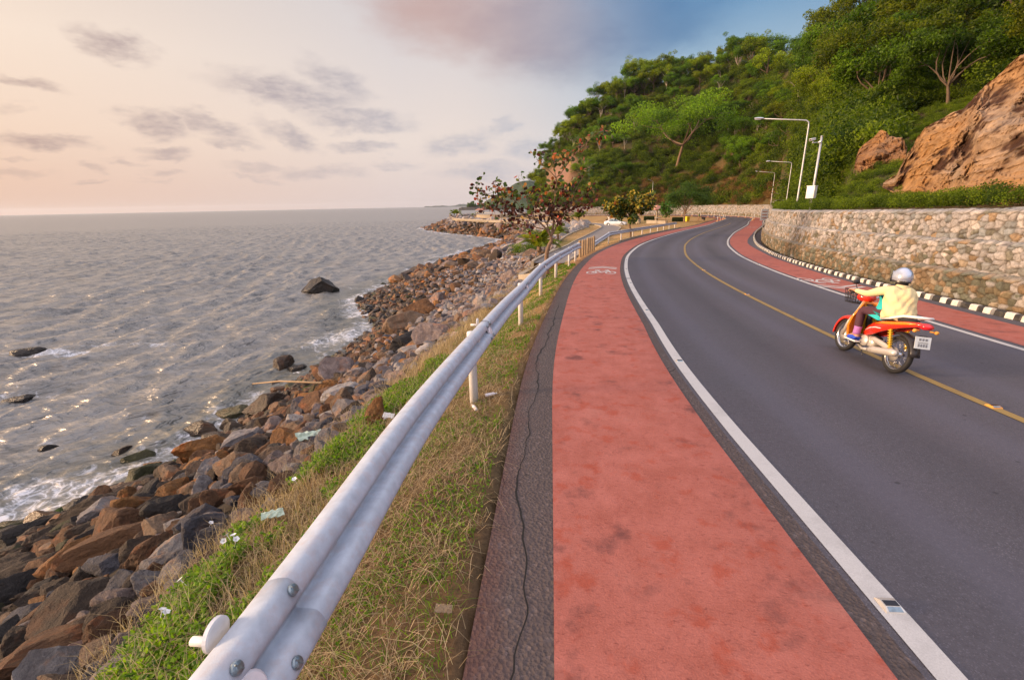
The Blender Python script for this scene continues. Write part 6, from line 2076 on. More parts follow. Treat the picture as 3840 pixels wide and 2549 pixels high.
S1 = lambda L: [(1700 + a / 3.92, 650 + b / 3.92) for a, b in L]
tb = at_ground(2053, 1033); Y0 = tb[1]
A1 = [(S1([(1385, 1500), (1370, 1230), (1400, 1080), (1440, 990), (1435, 925)]), .115, .075),
      (S1([(1435, 925), (1470, 760), (1475, 560), (1490, 380), (1515, 130), (1510, 60)]), .065, .03),
      ([(2085, 668), (2060, 640), (2030, 615), (2012, 598)], .03, .01),
      ([(2085, 668), (2110, 640), (2150, 585), (2190, 545), (2235, 505), (2262, 486)], .032, .01),
      ([(2085, 668), (2078, 625), (2085, 590)], .025, .01), ([(2110, 640), (2118, 600), (2150, 560)], .02, .008),
      (S1([(1435, 925), (1350, 800), (1200, 670), (1010, 580), (820, 470), (620, 370), (420, 270), (310, 185)]), .05, .008),
      (S1([(1240, 700), (1050, 640), (880, 600), (700, 560), (520, 510), (400, 440)]), .028, .008),
      (S1([(1380, 830), (1200, 790), (1020, 720), (900, 700)]), .03, .008), (S1([(1000, 570), (940, 440), (800, 330), (600, 200)]), .02, .006),
      (S1([(1200, 670), (1100, 450), (1060, 300), (1000, 170)]), .025, .007), (S1([(1390, 860), (1390, 680), (1420, 600), (1370, 420), (1300, 300)]), .035, .01),
      (S1([(1440, 930), (1560, 700), (1690, 530), (1820, 400), (1950, 310), (2080, 220)]), .045, .01),
      (S1([(1480, 600), (1640, 490), (1800, 400)]), .02, .008), (S1([(1690, 530), (1760, 330), (1830, 180), (1900, 60)]), .025, .008), (S1([(1500, 800), (1640, 700), (1760, 640)]), .025, .008),
      (S1([(1460, 800), (1560, 620), (1600, 560)]), .02, .008), (S1([(1420, 850), (1300, 620), (1180, 520)]), .03, .008)]
almond_tree('almond_tree', (tb[0], tb[1], tb[2] - .1), Y0, A1, 'crooked tree with large green, orange and dark red leaves rising behind the long guardrail', 4, .22, pal_autumn, 5, .1, 1.3, sub=4.5)
t2 = at_ground(2362, 893); Y2 = t2[1]
Z7 = lambda L: [(2200 + a / 3.374, 750 + b / 3.374) for a, b in L]
A2 = [([(2365, 893), (2363, 862), (2360, 835), (2362, 822)], .11, .07),
      (Z7([(540, 240), (500, 190), (420, 140), (330, 120), (230, 110)]), .05, .01), (Z7([(540, 240), (470, 200), (370, 170), (280, 150)]), .04, .01), (Z7([(545, 240), (520, 150), (470, 70), (440, 10)]), .05, .01),
      (Z7([(545, 240), (560, 140), (560, 50), (580, -40)]), .05, .01), (Z7([(545, 240), (620, 180), (720, 130), (820, 80)]), .05, .01), (Z7([(560, 180), (640, 60), (760, -10), (840, -40)]), .04, .01), (Z7([(550, 270), (600, 250)]), .02, .008),
      (Z7([(540, 230), (440, 210), (350, 210)]), .03, .01), (Z7([(540, 220), (600, 130), (680, 70)]), .03, .01), (Z7([(520, 160), (400, 80), (350, 60)]), .03, .01)]
almond_tree('almond_tree', (t2[0], t2[1], t2[2] - .1), Y2, A2, 'broad yellow green tree standing in front of the white car', 10, .30, pal_yellow, 6, .1, 1.4, sub=5.0, lift=1.3)
t4 = at_z(2493, 843, -2.2); A4 = [([(2494, 843), (2497, 820), (2499, 805)], .06, .04)] + [([(2499, 808), (2499 + dx * .5, 800 + dy * .4), (2499 + dx, 790 + dy)], .03, .01) for dx, dy in ((-18, -6), (18, -10), (-8, -28), (8, -30), (0, -12), (-14, -18), (14, 4), (-12, 8))]
almond_tree('almond_tree', (t4[0], t4[1], -2.2), t4[1], A4, 'small slender fresh green tree between the shelter and the dark dome crowned tree', 6, .34, lambda z, g: (.09 * g.uniform(.5, 1.2), .22 * g.uniform(.6, 1.1), .015), 7, .1, 1.0, sub=4)
x, y = at_z(2567, 832, -2.25); tm3 = tree_proto(91, 7.8, 9.4, .24, 9500, .30, 'round', 'darkgreen', 'bark')
e = empty('dome_tree', (x, y, -2.25), 0, 'dense dark green dome crowned tree with a brown forked trunk beside the yellow bin', 'tree'); e.scale = ((2640 - 2492) * y / 1.02 / F / 9.4,) * 2 + (1.0,)
link('trunk', tm3[0], e); link('crown', tm3[1], e)
# clipped hedges
for k, (ua, ub_, vb_, lab) in enumerate([(2414, 2449, 827, 'short clipped dark hedge left of the parasol shelter'), (2520, 2557, 832, 'short clipped dark hedge left of the dome crowned tree')]):
    x0, y0 = at_z(ua, vb_, -2.35); x1, y1 = at_z(ub_, vb_, -2.35); g = np.random.default_rng(k); n = 6000
    C = np.stack([g.uniform(0, 1, n), g.uniform(0, 1, n), g.uniform(0, 1, n)], 1); f = g.integers(0, 4, n); C[f == 0, 1] = 0; C[f == 1, 2] = 1; C[f == 2, 0] = g.integers(0, 2, (f == 2).sum())
    W_ = math.hypot(x1 - x0, y1 - y0); Cw = np.stack([C[:, 0] * W_, C[:, 1] * 1.2, C[:, 2] * .95], 1) + g.normal(size=(n, 3)) * .04
    Vv, Fq = leaf_cards(Cw, .12, g); mb = MB()
    o = link('hedge', np_mesh('hedge', Vv, Fq, M['hedge'], False, {'tint': np.repeat(g.uniform(0, 1, n), 4)})); o.location = (x0, y0, -2.35); o.rotation_euler = (0, 0, math.atan2(y1 - y0, x1 - x0)); tag(o, lab, 'hedge', 'clipped hedges near the shelter')
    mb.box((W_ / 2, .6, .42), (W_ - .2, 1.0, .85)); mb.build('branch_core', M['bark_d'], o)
# planter walls
for k, (ua, va, ub_, vb_, h, lab) in enumerate([(2426, 839, 2500, 843, .75, 'low tan concrete planter wall in front of the shelter'), (2355, 835, 2400, 838, .9, 'low tan concrete wall behind the white car')]):
    x0, y0 = at_z(ua, va, -2.35); x1, y1 = at_z(ub_, vb_, -2.35); mb = MB(); W_ = math.hypot(x1 - x0, y1 - y0)
    mb.box((W_ / 2, 0, h / 2 - .1), (W_, .35, h + .2), None, 0, .03); mb.box((W_ / 2, 0, h + .03), (W_ + .1, .45, .07), None, 0, .02)
    o = mb.build('planter_wall', M['concrete']); o.location = (x0, y0, -2.38); o.rotation_euler = (0, 0, math.atan2(y1 - y0, x1 - x0)); tag(o, lab, 'low wall')
# yellow bin
x, y = at_z(2577, 832, -2.3); b_ = empty('litter_bin', (x, y, -2.32), .3, 'yellow litter bin beside the dome crowned tree', 'bin')
mb = MB(); mb.loft([[(r * sx, r * sy, h) for sx, sy in ((-1, -.8), (1, -.8), (1, .8), (-1, .8))] for r, h in ((.30, 0), (.36, .1), (.40, 1.0))], smooth=False); mb.build('bin_body', M['bin'], b_)
mb = MB(); mb.loft([[(r * sx, r * sy, h) for sx, sy in ((-1, -.8), (1, -.8), (1, .8), (-1, .8))] for r, h in ((.43, 1.0), (.43, 1.08), (.30, 1.25), (.05, 1.28))], smooth=False); mb.build('lid', M['bin'], b_)

# ------------------------------------------------------------------ distance: headland, islands, low wooded point
def ridge(name, pts, Y, depth, label, col, lump, seed, mat='hill', leafy=0):
    """pts: photo silhouette (u, v) left to right at distance Y; solid body running back"""
    u = np.array([p[0] for p in pts], float); v = np.array([p[1] for p in pts], float)
    n = 90; uu = np.linspace(u[0], u[-1], n); vv = np.interp(uu, u, v); X = []; Zt = []
    for a, b in zip(uu, vv):
        r = ray(a, b); t = Y / r[1]; X.append(t * r[0]); Zt.append(HC + t * r[2])
    X = np.array(X); Zt = np.array(Zt); m = 26; k = np.linspace(0, 1, m)
    prof = np.sin(np.clip(k * 1.25, 0, 1) * math.pi / 2) ** .8 * np.where(k > .8, 1 - (k - .8) * 2, 1)
    Z = SEA - 1 + np.maximum(0, (Zt - SEA + 1))[:, None] * prof; YY = Y - depth * .8 + depth * k[None] + 0 * Z; XX = X[:, None] * (YY / Y)
    nz = fbm(np.stack([XX / lump, YY / lump, Z / lump], -1), 5, seed); Z = Z + nz * lump * .16 * np.clip((Z - SEA) / lump, 0, 1)
    tt = sstep(-.4, .4, fbm(np.stack([XX / lump * 3, YY / lump * 3, Z / lump * 2], -1), 4, seed + 5))[..., None]
    c = np.array(col) * (.55 + .8 * tt)
    o = link(name, np_mesh(name, np.stack([XX, YY, Z], -1).reshape(-1, 3), grid_faces(n, m), M[mat], True, {'tint': np.clip(c.reshape(-1, 3), 0, 1)})); o['kind'] = 'structure'
    return o


z1 = lambda a, b: (1550 + a / 5.905, 700 + b / 5.905)
ridge('headland_hill', [z1(1500, 455), z1(1560, 370), z1(1620, 310), z1(1790, 215), z1(1960, 150), z1(2080, 60), z1(2180, -5), (1935, 690), (1960, 683), (1985, 681), (2010, 688), (2060, 700), (2120, 740)], 1500, 500, 'x', (.045, .075, .030), 60, 3)
ridge('island_hill', [(1590, 776), z1(280, 435), z1(400, 440), z1(480, 425), z1(600, 425), z1(640, 415), z1(800, 430), z1(930, 415), z1(1030, 380), z1(1090, 395), z1(1180, 405), z1(1300, 420), (1800, 770)], 7000, 900, 'x', (.05, .07, .05), 300, 4)
ridge('island_hill', [z1(1050, 395), z1(1110, 380), z1(1200, 395), z1(1290, 415), (1790, 770)], 11000, 900, 'x', (.05, .07, .05), 300, 6)
ridge('low_point', [z1(1010, 475), z1(1045, 468), z1(1070, 450), z1(1120, 455), z1(1220, 445), z1(1260, 440), z1(1500, 445), z1(1700, 440)], 1150, 60, 'x', (.07, .06, .05), 10, 5)
g = np.random.default_rng(2)
for k in range(26):
    u = z1(g.uniform(1220, 1720), 0)[0]; r = ray(u, 776); t = 1150 / r[1]; yy_ = 1150 + g.uniform(-15, 25)
    e = empty('shore_tree', (t * r[0], yy_, SEA + 1.0), g.uniform(0, 6), 'hazy dark tree on the low wooded point across the bay', 'tree', 'trees on the low wooded point'); e.scale = (g.uniform(1.0, 1.8),) * 2 + (g.uniform(1.2, 2.2),)
    kk = int(g.integers(6)); link('trunk', TP[kk][0], e); c_ = link('crown', TP[kk][1], e); c_.color = (.5, .62, .5, 1)

# ------------------------------------------------------------------ litter and odd things on the rocks
def bottle(u, v, rz, label):
    x, y, z = at_ground(u, v); e = empty('plastic_bottle', (x, y, z + .045), rz, label, 'bottle', 'plastic bottles thrown in the grass')
    mb = MB(); e.scale = (.7, .7, .7); mb.lathe([(.0, -.11), (.03, -.11), (.033, -.08), (.031, 0), (.033, .06), (.014, .10), (.012, .118)], axis='X', seg=14); mb.build('body', M['reflect'], e)
    mb = MB(); mb.lathe([(.015, .116), (.015, .135), (0, .136)], axis='X', seg=12); mb.build('cap', M['white_plastic'], e)


bottle(1455, 1575, .8, 'white plastic bottle on the dry grass left of the guardrail post')
bottle(1780, 1540, 2.0, 'crushed clear bottle in the grass below the guardrail')
bottle(1840, 1492, .4, 'clear bottle lying right of the thick white guardrail post')


def crumple(name, u, v, w, h, mat, label, cat, seed, ang=0):
    x, y, z = at_ground(u, v); g = np.random.default_rng(seed); n = 14
    X, Y = np.meshgrid(np.linspace(-w / 2, w / 2, n), np.linspace(-h / 2, h / 2, n), indexing='ij')
    Z = fbm(p3(X * 9 / w, Y * 9 / w) + seed, 3, seed) * w * .12 + .06
    V = np.stack([X + fbm(p3(X * 5, Y * 5), 2, 3) * .05, Y, Z], -1).reshape(-1, 3); V = np.r_[V, V - [0, 0, .006]]
    Fq = grid_faces(n, n); Fq = np.r_[Fq, Fq[:, ::-1] + n * n]
    o = link(name, np_mesh(name, V, Fq, M[mat], False)); o.location = (x, y, z + .10); o.rotation_euler = (.3, .25, ang); return tag(o, label, cat)


crumple('plastic_sheet', 1172, 1660, .55, .22, 'sheet', 'pale green crumpled plastic sheet between blue grey stones', 'plastic sheet', 3, .9)
crumple('plastic_bag', 1022, 1975, .20, .09, 'sheet', 'white and green crushed plastic bag at the edge of the creeper', 'plastic bag', 5, .7)
crumple('paper_scrap', 2015 - 560, 1590, .16, .11, 'whitecloth', 'torn white paper scrap on the dry grass', 'paper', 6, .2)
crumple('dead_leaf', 1650, 2352, .10, .045, 'timber', 'single curled tan leaf lying on the verge near the bottom', 'leaf', 7, .1)
crumple('blue_scrap', 1834, 850, .9, .6, 'cyan', 'light blue plastic scrap on the rocks across the bay', 'plastic scrap', 8, .1)
r0_, r1_ = at_z(945, 1440, SEA + .1), at_ground(1212, 1480)
mb = MB(); a = np.array([r0_[0], r0_[1], SEA + .12]); b = np.array([r1_[0], r1_[1], r1_[2] + .5]); mb.tube([a, (a + b) / 2 + [0, 0, .12], b], [.03, .04, .05], 8); tag(mb.build('driftwood_pole', M['timber']), 'long thin brown driftwood pole reaching from the boulders into the foam', 'pole')
a = np.array(at_ground(1549, 1036)) + [0, 0, .5]; b = np.array(at_ground(1578, 1028)) + [0, 0, .7]; mb = MB(); mb.tube([a, b], .06, 10); tag(mb.build('plastic_pipe', M['purple']), 'short purple plastic pipe on the wet rocks at the bend', 'pipe')
# morning-glory style white flowers in the creeper
for k, (u, v) in enumerate([(800, 2010), (855, 2085), (868, 2065), (898, 2085), (700, 2240), (625, 2360), (640, 2370), (760, 1990), (890, 2070), (1115, 1850)]):
    x, y, z = at_ground(u, v); mb = MB()
    rings = [[(r * math.cos(q_) * (1 + .12 * math.cos(5 * q_)), r * math.sin(q_) * (1 + .12 * math.cos(5 * q_)), h) for q_ in np.linspace(0, 2 * math.pi, 20, endpoint=False)] for r, h in ((.004, 0), (.006, .015), (.014, .026), (.026, .030))]
    mb.loft(rings, cap=False); mb.tube([(0, 0, -.10), (0, 0, .002)], .002, 4); o = mb.build('flower', M['white_plastic']); o.location = (x, y, z + .17); o.rotation_euler = (.5 * math.sin(k * 2), .5 * math.cos(k * 3), k)
    tag(o, 'small white trumpet flower standing in the green creeper', 'flower', 'white flowers in the creeper')
# ------------------------------------------------------------------ figures
def skin_obj(name, J, E_, mat, parent=None, sub=2, root='pelvis'):
    """J: name -> (x, y, z, rx[, ry]) ; E_: edges by name. Grown with a Skin modifier and baked to a mesh"""
    keys = list(J); ix = {k: i for i, k in enumerate(keys)}
    me = bpy.data.meshes.new(name); me.from_pydata([J[k][:3] for k in keys], [(ix[a], ix[b]) for a, b in E_], [])
    o = bpy.data.objects.new(name, me); COL.objects.link(o)
    md = o.modifiers.new('s', 'SKIN'); md.use_smooth_shade = True; md.branch_smoothing = .4
    for k, v in zip(keys, me.skin_vertices[0].data):
        r = J[k][3:]; v.radius = (r[0], r[1] if len(r) > 1 else r[0]); v.use_root = (k == root)
    if not any(k == root for k in keys): me.skin_vertices[0].data[0].use_root = True
    sb = o.modifiers.new('u', 'SUBSURF'); sb.levels = sub; sb.render_levels = sub
    bpy.context.view_layer.update()
    ev = o.evaluated_get(bpy.context.evaluated_depsgraph_get()); m2 = bpy.data.meshes.new_from_object(ev)
    bpy.data.objects.remove(o); m2.name = name
    m2.materials.clear(); m2.materials.append(mat)
    for p in m2.polygons: p.use_smooth = True
    return link(name, m2, parent)


def fingers(J, E_, wrist, palm, fwd, side, down, curl=1.0, s=1.0, tag_=''):
    """palm and five separate bent fingers"""
    w, f, sd, dn = [np.array(q_, float) for q_ in (palm, fwd, side, down)]
    J['palm' + tag_] = (*palm, .030 * s, .016 * s); E_.append((wrist, 'palm' + tag_))
    for k, ln in enumerate((.036, .042, .040, .032)):
        b = w + f * .035 * s + sd * (.030 - .020 * k) * s
        J[f'f{k}a' + tag_] = (*b, .010 * s)
        m = b + (f * (1 - .55 * curl) + dn * .85 * curl) * ln * s; J[f'f{k}b' + tag_] = (*m, .009 * s)
        e = m + (f * (.5 - 1.0 * curl) + dn * .8 * curl + f * (1 - curl) * .4) * ln * .8 * s; J[f'f{k}c' + tag_] = (*e, .0075 * s)
        E_ += [('palm' + tag_, f'f{k}a' + tag_), (f'f{k}a' + tag_, f'f{k}b' + tag_), (f'f{k}b' + tag_, f'f{k}c' + tag_)]
    t0 = w + sd * .034 * s; J['t0' + tag_] = (*t0, .011 * s); t1 = t0 + (f * .5 + sd * .3 + dn * .6) * .032 * s; J['t1' + tag_] = (*t1, .010 * s); t2 = t1 + (f * .5 + dn * .5 - sd * .1) * .028 * s; J['t2' + tag_] = (*t2, .008 * s)
    E_ += [('palm' + tag_, 't0' + tag_), ('t0' + tag_, 't1' + tag_), ('t1' + tag_, 't2' + tag_)]


def head_mesh(c, fwd, s, parent, hair, hairlen=.0, cap=True):
    """face features on a shaped head (as child details) and hair"""
    c = np.array(c, float); f = np.array(fwd, float); f /= np.linalg.norm(f); sd = np.array([-f[1], f[0], 0])
    up = np.array([0, 0, 1.])
    mb = MB()
    for k in (-1, 1):
        mb.lathe([(0, -.012), (.010, -.006), (.012, 0), (.008, .008), (0, .012)], c + f * .088 * s + sd * .033 * k * s + up * .01 * s, 'X', 8)
    mb.box(c + f * .094 * s - up * .055 * s, (.02, .045, .010), Matrix.Rotation(math.atan2(f[1], f[0]), 4, 'Z')); mb.build('eyes_and_mouth', M['hair'], parent)
    if cap:
        g = MB(); rings = []
        for t in np.linspace(0, 1, 9):
            a = t * math.pi * .58; r = math.sin(a) * .106 * s; z = math.cos(a) * .122 * s
            rings.append([c - f * .012 * s + up * (z + .012 * s) + f * r * 1.08 * math.cos(q_) * (1 if math.cos(q_) < .3 or t < .55 else .75) + sd * r * .92 * math.sin(q_) for q_ in np.linspace(0, 2 * math.pi, 18, endpoint=False)])
        g.loft(rings); g.build('hair', M[hair], parent)


def person(name_loc, rz, label, P_, top, bottom, shoes='black', detail=True, hair='hair', jacket=None, group=None):
    """P_: joint dict in local metres; builds one body mesh, then clothes as children"""
    J = {}
    R = dict(pelvis=(.115, .095), belly=(.105, .085), chest=(.125, .09), neckb=(.06, .055), neck=(.05, .05), head=(.082, .092), crown=(.060, .068), chin=(.040, .035), nose=(.014, .014),
             shl=(.062,), shr=(.062,), ell=(.042,), elr=(.042,), wrl=(.027,), wrr=(.027,), hil=(.085,), hir=(.085,), knl=(.060,), knr=(.060,), anl=(.040,), anr=(.040,), hel=(.038,), her=(.038,), tol=(.034,), tor=(.034,))
    for k in P_: J[k] = (*P_[k], *R[k])
    E_ = [('pelvis', 'belly'), ('belly', 'chest'), ('chest', 'neckb'), ('neckb', 'neck'), ('neck', 'head'), ('head', 'crown'), ('head', 'chin')]
    if 'nose' in J: E_.append(('head', 'nose'))
    for s_ in 'lr':
        E_ += [('chest', 'sh' + s_), ('sh' + s_, 'el' + s_), ('el' + s_, 'wr' + s_), ('pelvis', 'hi' + s_), ('hi' + s_, 'kn' + s_), ('kn' + s_, 'an' + s_), ('an' + s_, 'he' + s_), ('an' + s_, 'to' + s_)]
        wr, el = np.array(P_['wr' + s_]), np.array(P_['el' + s_]); f = wr - el; f /= np.linalg.norm(f)
        sd = np.cross(f, [0, 0, 1.]); sd = sd / (np.linalg.norm(sd) + 1e-6) * (1 if s_ == 'r' else -1) * -1
        dn = np.cross(f, sd) * (1 if s_ == 'l' else -1); dn = dn if dn[2] < 0 else -dn
        fingers(J, E_, 'wr' + s_, wr + f * .055, f, sd, dn, .8, 1.0, s_)
    body = skin_obj('person', J, E_, M['skin'], None, 2 if detail else 1)
    body.location = name_loc; body.rotation_euler = (0, 0, rz)
    tag(body, label, 'person', group)
    ex = 1.14
    G = {k: J[k] for k in ('pelvis', 'belly', 'chest', 'neckb', 'shl', 'shr', 'ell', 'elr', 'wrl', 'wrr')}
    g2 = {k: (*v[:3], *[q_ * (ex + (.30 if k in ('shl', 'shr') else .12 if k in ( 'ell', 'elr', 'wrl', 'wrr') else .05)) for q_ in v[3:]]) for k, v in G.items()}
    g2['neckb'] = (*J['neckb'][:3], .072, .066)
    skin_obj('shirt' if jacket is None else 'jacket', g2, [e for e in E_ if e[0] in G and e[1] in G], M[top], body)
    T = {'pelvis': (*J['pelvis'][:3], .13, .11)}
    for s_ in 'lr':
        T['hi' + s_] = (*J['hi' + s_][:3], .100); T['kn' + s_] = (*J['kn' + s_][:3], .072); T['an' + s_] = (*(np.array(J['an' + s_][:3]) * .93 + np.array(J['kn' + s_][:3]) * .07), .053)
    skin_obj('trousers', T, [e for e in E_ if e[0] in T and e[1] in T], M[bottom], body)
    for s_ in 'lr':
        a, h, t = [np.array(J[q_ + s_][:3]) for q_ in ('an', 'he', 'to')]
        skin_obj('shoe', {'pelvis': (*(a * .5 + h * .5), .046), 'x': (*h, .045), 'y': (*((h + t) / 2 + [0, 0, .01]), .046), 'z': (*t, .042)}, [('pelvis', 'x'), ('pelvis', 'y'), ('y', 'z')], M[shoes], body)
    return body, J, E_


# ------------------------------------------------------------------ motorcycle (x forward, y left)
bx_, by_ = 5.52, 6.72
BH = math.atan2(1.37, .15)
bike = empty('motorcycle', (bx_, by_, float(gz(by_)) + .007), BH, 'orange and red small motorcycle with a front basket, riding along the yellow centre line', 'motorcycle')
bike.scale = (.95, .95, .95)
slope_ = math.atan2(float(gz(by_ + .6) - gz(by_ - .6)), 1.2); bike.rotation_euler = Matrix.Rotation(BH, 4, 'Z').to_euler(); bike.rotation_euler = (Matrix.Rotation(BH, 4, 'Z') @ Matrix.Rotation(-slope_, 4, 'Y') @ Matrix.Rotation(rad(7), 4, 'X')).to_euler()
WB = .63; WR = .285


def wheel(xc):
    mb = MB(); mb.lathe([(WR - .065, -.024), (WR - .03, -.042), (WR - .008, -.030), (WR, -.012), (WR, .012), (WR - .008, .030), (WR - .03, .042), (WR - .065, .024)], (xc, 0, WR), 'Y', 36, closed=True)
    w = mb.build('wheel', M['black'], bike)
    mb = MB(); mb.lathe([(WR - .062, -.026), (WR - .052, -.026), (WR - .066, -.010), (WR - .066, .010), (WR - .052, .026), (WR - .062, .026), (WR - .078, .012), (WR - .078, -.012)], (xc, 0, WR), 'Y', 36, closed=True); mb.build('rim', M['chrome'], w)
    mb = MB(); mb.lathe([(0, -.05), (.045, -.05), (.05, -.02), (.05, .02), (.045, .05), (0, .05)], (xc, 0, WR), 'Y', 16)
    for k in range(18):
        a = k * 2 * math.pi / 18; b = a + (.35 if k % 2 else -.35)
        mb.tube([(xc + .045 * math.cos(b), .03 * (1 if k % 2 else -1), WR + .045 * math.sin(b)), (xc + (WR - .075) * math.cos(a), 0, WR + (WR - .075) * math.sin(a))], .0028, 4)
    mb.build('spokes_and_hub', M['chrome'], w)
    mb = MB(); mb.lathe([(0, .052), (.10, .052), (.105, .058), (0, .062)], (xc, 0, WR), 'Y', 20); mb.build('brake_drum', M['silver'], w)
    return w


wheel(WB); wheel(-WB)
mb = MB()
for s_ in (-1, 1): mb.tube([(WB, s_ * .075, WR), (WB - .07, s_ * .075, WR + .25), (WB - .16, s_ * .055, .72), (WB - .24, s_ * .03, .95)], [.026, .026, .020, .018], 10)
mb.build('front_fork', M['silver'], bike)
# front mudguard
mb = MB(); rings = []
for a in np.linspace(-.1, 2.0, 12):
    c_, s2 = math.cos(a), math.sin(a); R_ = WR + .035
    rings.append([(WB + (R_ + h) * c_, w, WR + (R_ + h) * s2) for w, h in ((-.065, -.04), (-.055, .01), (0, .028), (.055, .01), (.065, -.04), (.055, -.035), (0, .018), (-.055, -.035))])
mb.loft(rings); mb.build('front_mudguard', M['redpaint'], bike)
# leg shield: a tall curved orange shell
def shell(name, sect, mat, th=.02, parent=bike):
    mb = MB(); rings = []
    for (x, z, w, bow) in sect:
        o_ = [(x - bow * (1 - (abs(t)) ** 2) * 0 - bow * abs(t) ** 1.6, w * t, z) for t in np.linspace(-1, 1, 13)]
        i_ = [(p[0] - th, p[1] * .97, p[2]) for p in o_][::-1]; rings.append(o_ + i_)
    mb.loft(rings); return mb.build(name, mat, parent)


shell('leg_shield', [(.36, .26, .13, .02), (.385, .36, .20, .05), (.40, .50, .245, .09), (.375, .66, .255, .12), (.345, .78, .215, .12), (.335, .88, .16, .09), (.34, .93, .11, .05)], M['orange'], .035)
shell('front_cowl', [(.42, .42, .03, .01), (.455, .55, .085, .04), (.45, .70, .10, .05), (.425, .82, .085, .04), (.39, .92, .05, .02)], M['redpaint'], .05)
mb = MB(); mb.loft([[(x, w * math.cos(a), z + h * math.sin(a)) for a in np.linspace(0, 2 * math.pi, 14, endpoint=False)] for x, w, z, h in ((.30, .06, .97, .05), (.36, .13, .99, .075), (.43, .15, .985, .085), (.47, .10, .97, .06), (.485, .03, .965, .02))]); hc_ = mb.build('handlebar_cowl', M['redpaint'], bike)
mb = MB(); mb.lathe([(0, .0), (.062, .0), (.055, .02), (0, .032)], (.475, 0, .965), 'X', 18); mb.build('headlight', M['lamp_glass'], hc_)
mb = MB(); mb.tube([(.26, .34, 1.06), (.31, .25, 1.05), (.35, .10, 1.00), (.36, 0, .99), (.35, -.10, 1.00), (.31, -.25, 1.05), (.26, -.34, 1.06)], .012, 8); mb.build('handlebar', M['chrome'], bike)
for s_ in (-1, 1):
    mb = MB(); mb.tube([(.255, s_ * .365, 1.062), (.30, s_ * .245, 1.052)], .019, 10); mb.build('grip', M['black'], bike)
    mb = MB(); mb.tube([(.33, s_ * .21, 1.05), (.31, s_ * .30, 1.20)], .006, 6); mr = mb.build('mirror', M['black_gloss'], bike)
    mb = MB(); mb.loft([[(x, s_ * .30 + .055 * math.cos(a), 1.225 + .035 * math.sin(a)) for a in np.linspace(0, 2 * math.pi, 14, endpoint=False)] for x in (.30, .33)]); mb.build('mirror_glass', M['black_gloss'], mr)
    mb = MB(); mb.tube([(.35, s_ * .16, 1.03), (.33, s_ * .30, 1.03)], .006, 6); mb.build('brake_lever', M['chrome'], bike)
# wire basket ahead of the bars
mb = MB()
for z, k in ((.86, .86), (.93, .90), (1.0, .95), (1.07, 1.0)):
    mb.tube([(.50, -.17 * k, z), (.50, .17 * k, z), (.76 * .5 + .38 * k, .17 * k, z), (.76 * .5 + .38 * k, -.17 * k, z), (.50, -.17 * k, z)], .007, 5)
for t in np.linspace(-1, 1, 8):
    mb.tube([(.50, .17 * t, 1.07), (.50, .146 * t, .86), (.71, .146 * t, .86), (.76, .17 * t, 1.07)], .005, 4)
for t in np.linspace(0, 1, 6):
    for s_ in (-1, 1): mb.tube([(.50 + .26 * t, s_ * .17, 1.07), (.50 + .21 * t, s_ * .146, .86)], .005, 4)
mb.box((.61, 0, .855), (.22, .29, .008)); mb.build('basket', M['black_gloss'], bike)
# underbone frame, engine, step
mb = MB(); mb.tube([(.30, 0, .88), (.20, 0, .60), (.02, 0, .42), (-.20, 0, .40)], [.05, .055, .05, .045], 10); mb.tube([(-.15, .05, .38), (-WB, .085, WR)], .022, 8); mb.tube([(-.15, -.05, .38), (-WB, -.085, WR)], .022, 8); mb.build('frame', M['black_gloss'], bike)
shell('leg_shield_inner', [(.30, .30, .10, .0), (.26, .42, .14, .03), (.24, .56, .13, .04), (.27, .72, .12, .04), (.29, .86, .09, .03)], M['yellowp'], .05)
mb = MB(); mb.loft([[(x, .10 * sy * k, .34 + .085 * sz * k) for sy, sz in ((-1, -.7), (-.7, -1), (.7, -1), (1, -.7), (1, .7), (.7, 1), (-.7, 1), (-1, .7))] for x, k in ((-.20, .7), (-.14, 1), (.10, 1), (.22, .75), (.30, .6))]); mb.lathe([(.0, -.135), (.085, -.135), (.09, -.11), (.09, .11), (.085, .135), (0, .135)], (-.02, 0, .335), 'Y', 20); mb.build('engine', M['silver'], bike)
mb = MB()
for s_ in (-1, 1): mb.tube([(.10, s_ * .08, .255), (.10, s_ * .25, .265)], .017, 8)
mb.build('footrests', M['black'], bike)
# tail bodywork, rising to the back
def panel(s_):
    mb = MB(); rings = []
    for x, z0, z1, w in ((.10, .40, .50, .07), (0, .42, .58, .10), (-.14, .46, .66, .125), (-.32, .55, .72, .135), (-.52, .64, .76, .125), (-.72, .71, .80, .10), (-.90, .76, .83, .07), (-.98, .79, .83, .04)):
        rings.append([(x, s_ * (w + .015), z0), (x, s_ * (w + .03), (z0 + z1) / 2), (x, s_ * (w + .012), z1), (x, s_ * (w - .03), z1), (x, s_ * (w - .03), z0)])
    mb.loft(rings); o = mb.build('side_panel', M['redpaint'], bike)
    mb = MB(); rings = []
    for x, z, w, h in ((-.20, .655, .157, .012), (-.36, .70, .168, .022), (-.55, .735, .158, .026), (-.75, .775, .132, .022), (-.90, .80, .10, .012)):
        rings.append([(x, s_ * w, z - h), (x, s_ * (w + .004), z), (x, s_ * (w - .002), z + h), (x, s_ * (w - .02), z)])
    mb.loft(rings); mb.build('stripe', M['orange'], o)
    mb = MB(); mb.loft([[(x, s_ * w, z - .008), (x, s_ * (w + .004), z + .008), (x, s_ * (w - .01), z)] for x, z, w in ((.02, .50, .122), (-.10, .565, .146), (-.24, .60, .163), (-.36, .61, .168))]); mb.build('white_flash', M['white_plastic'], o)


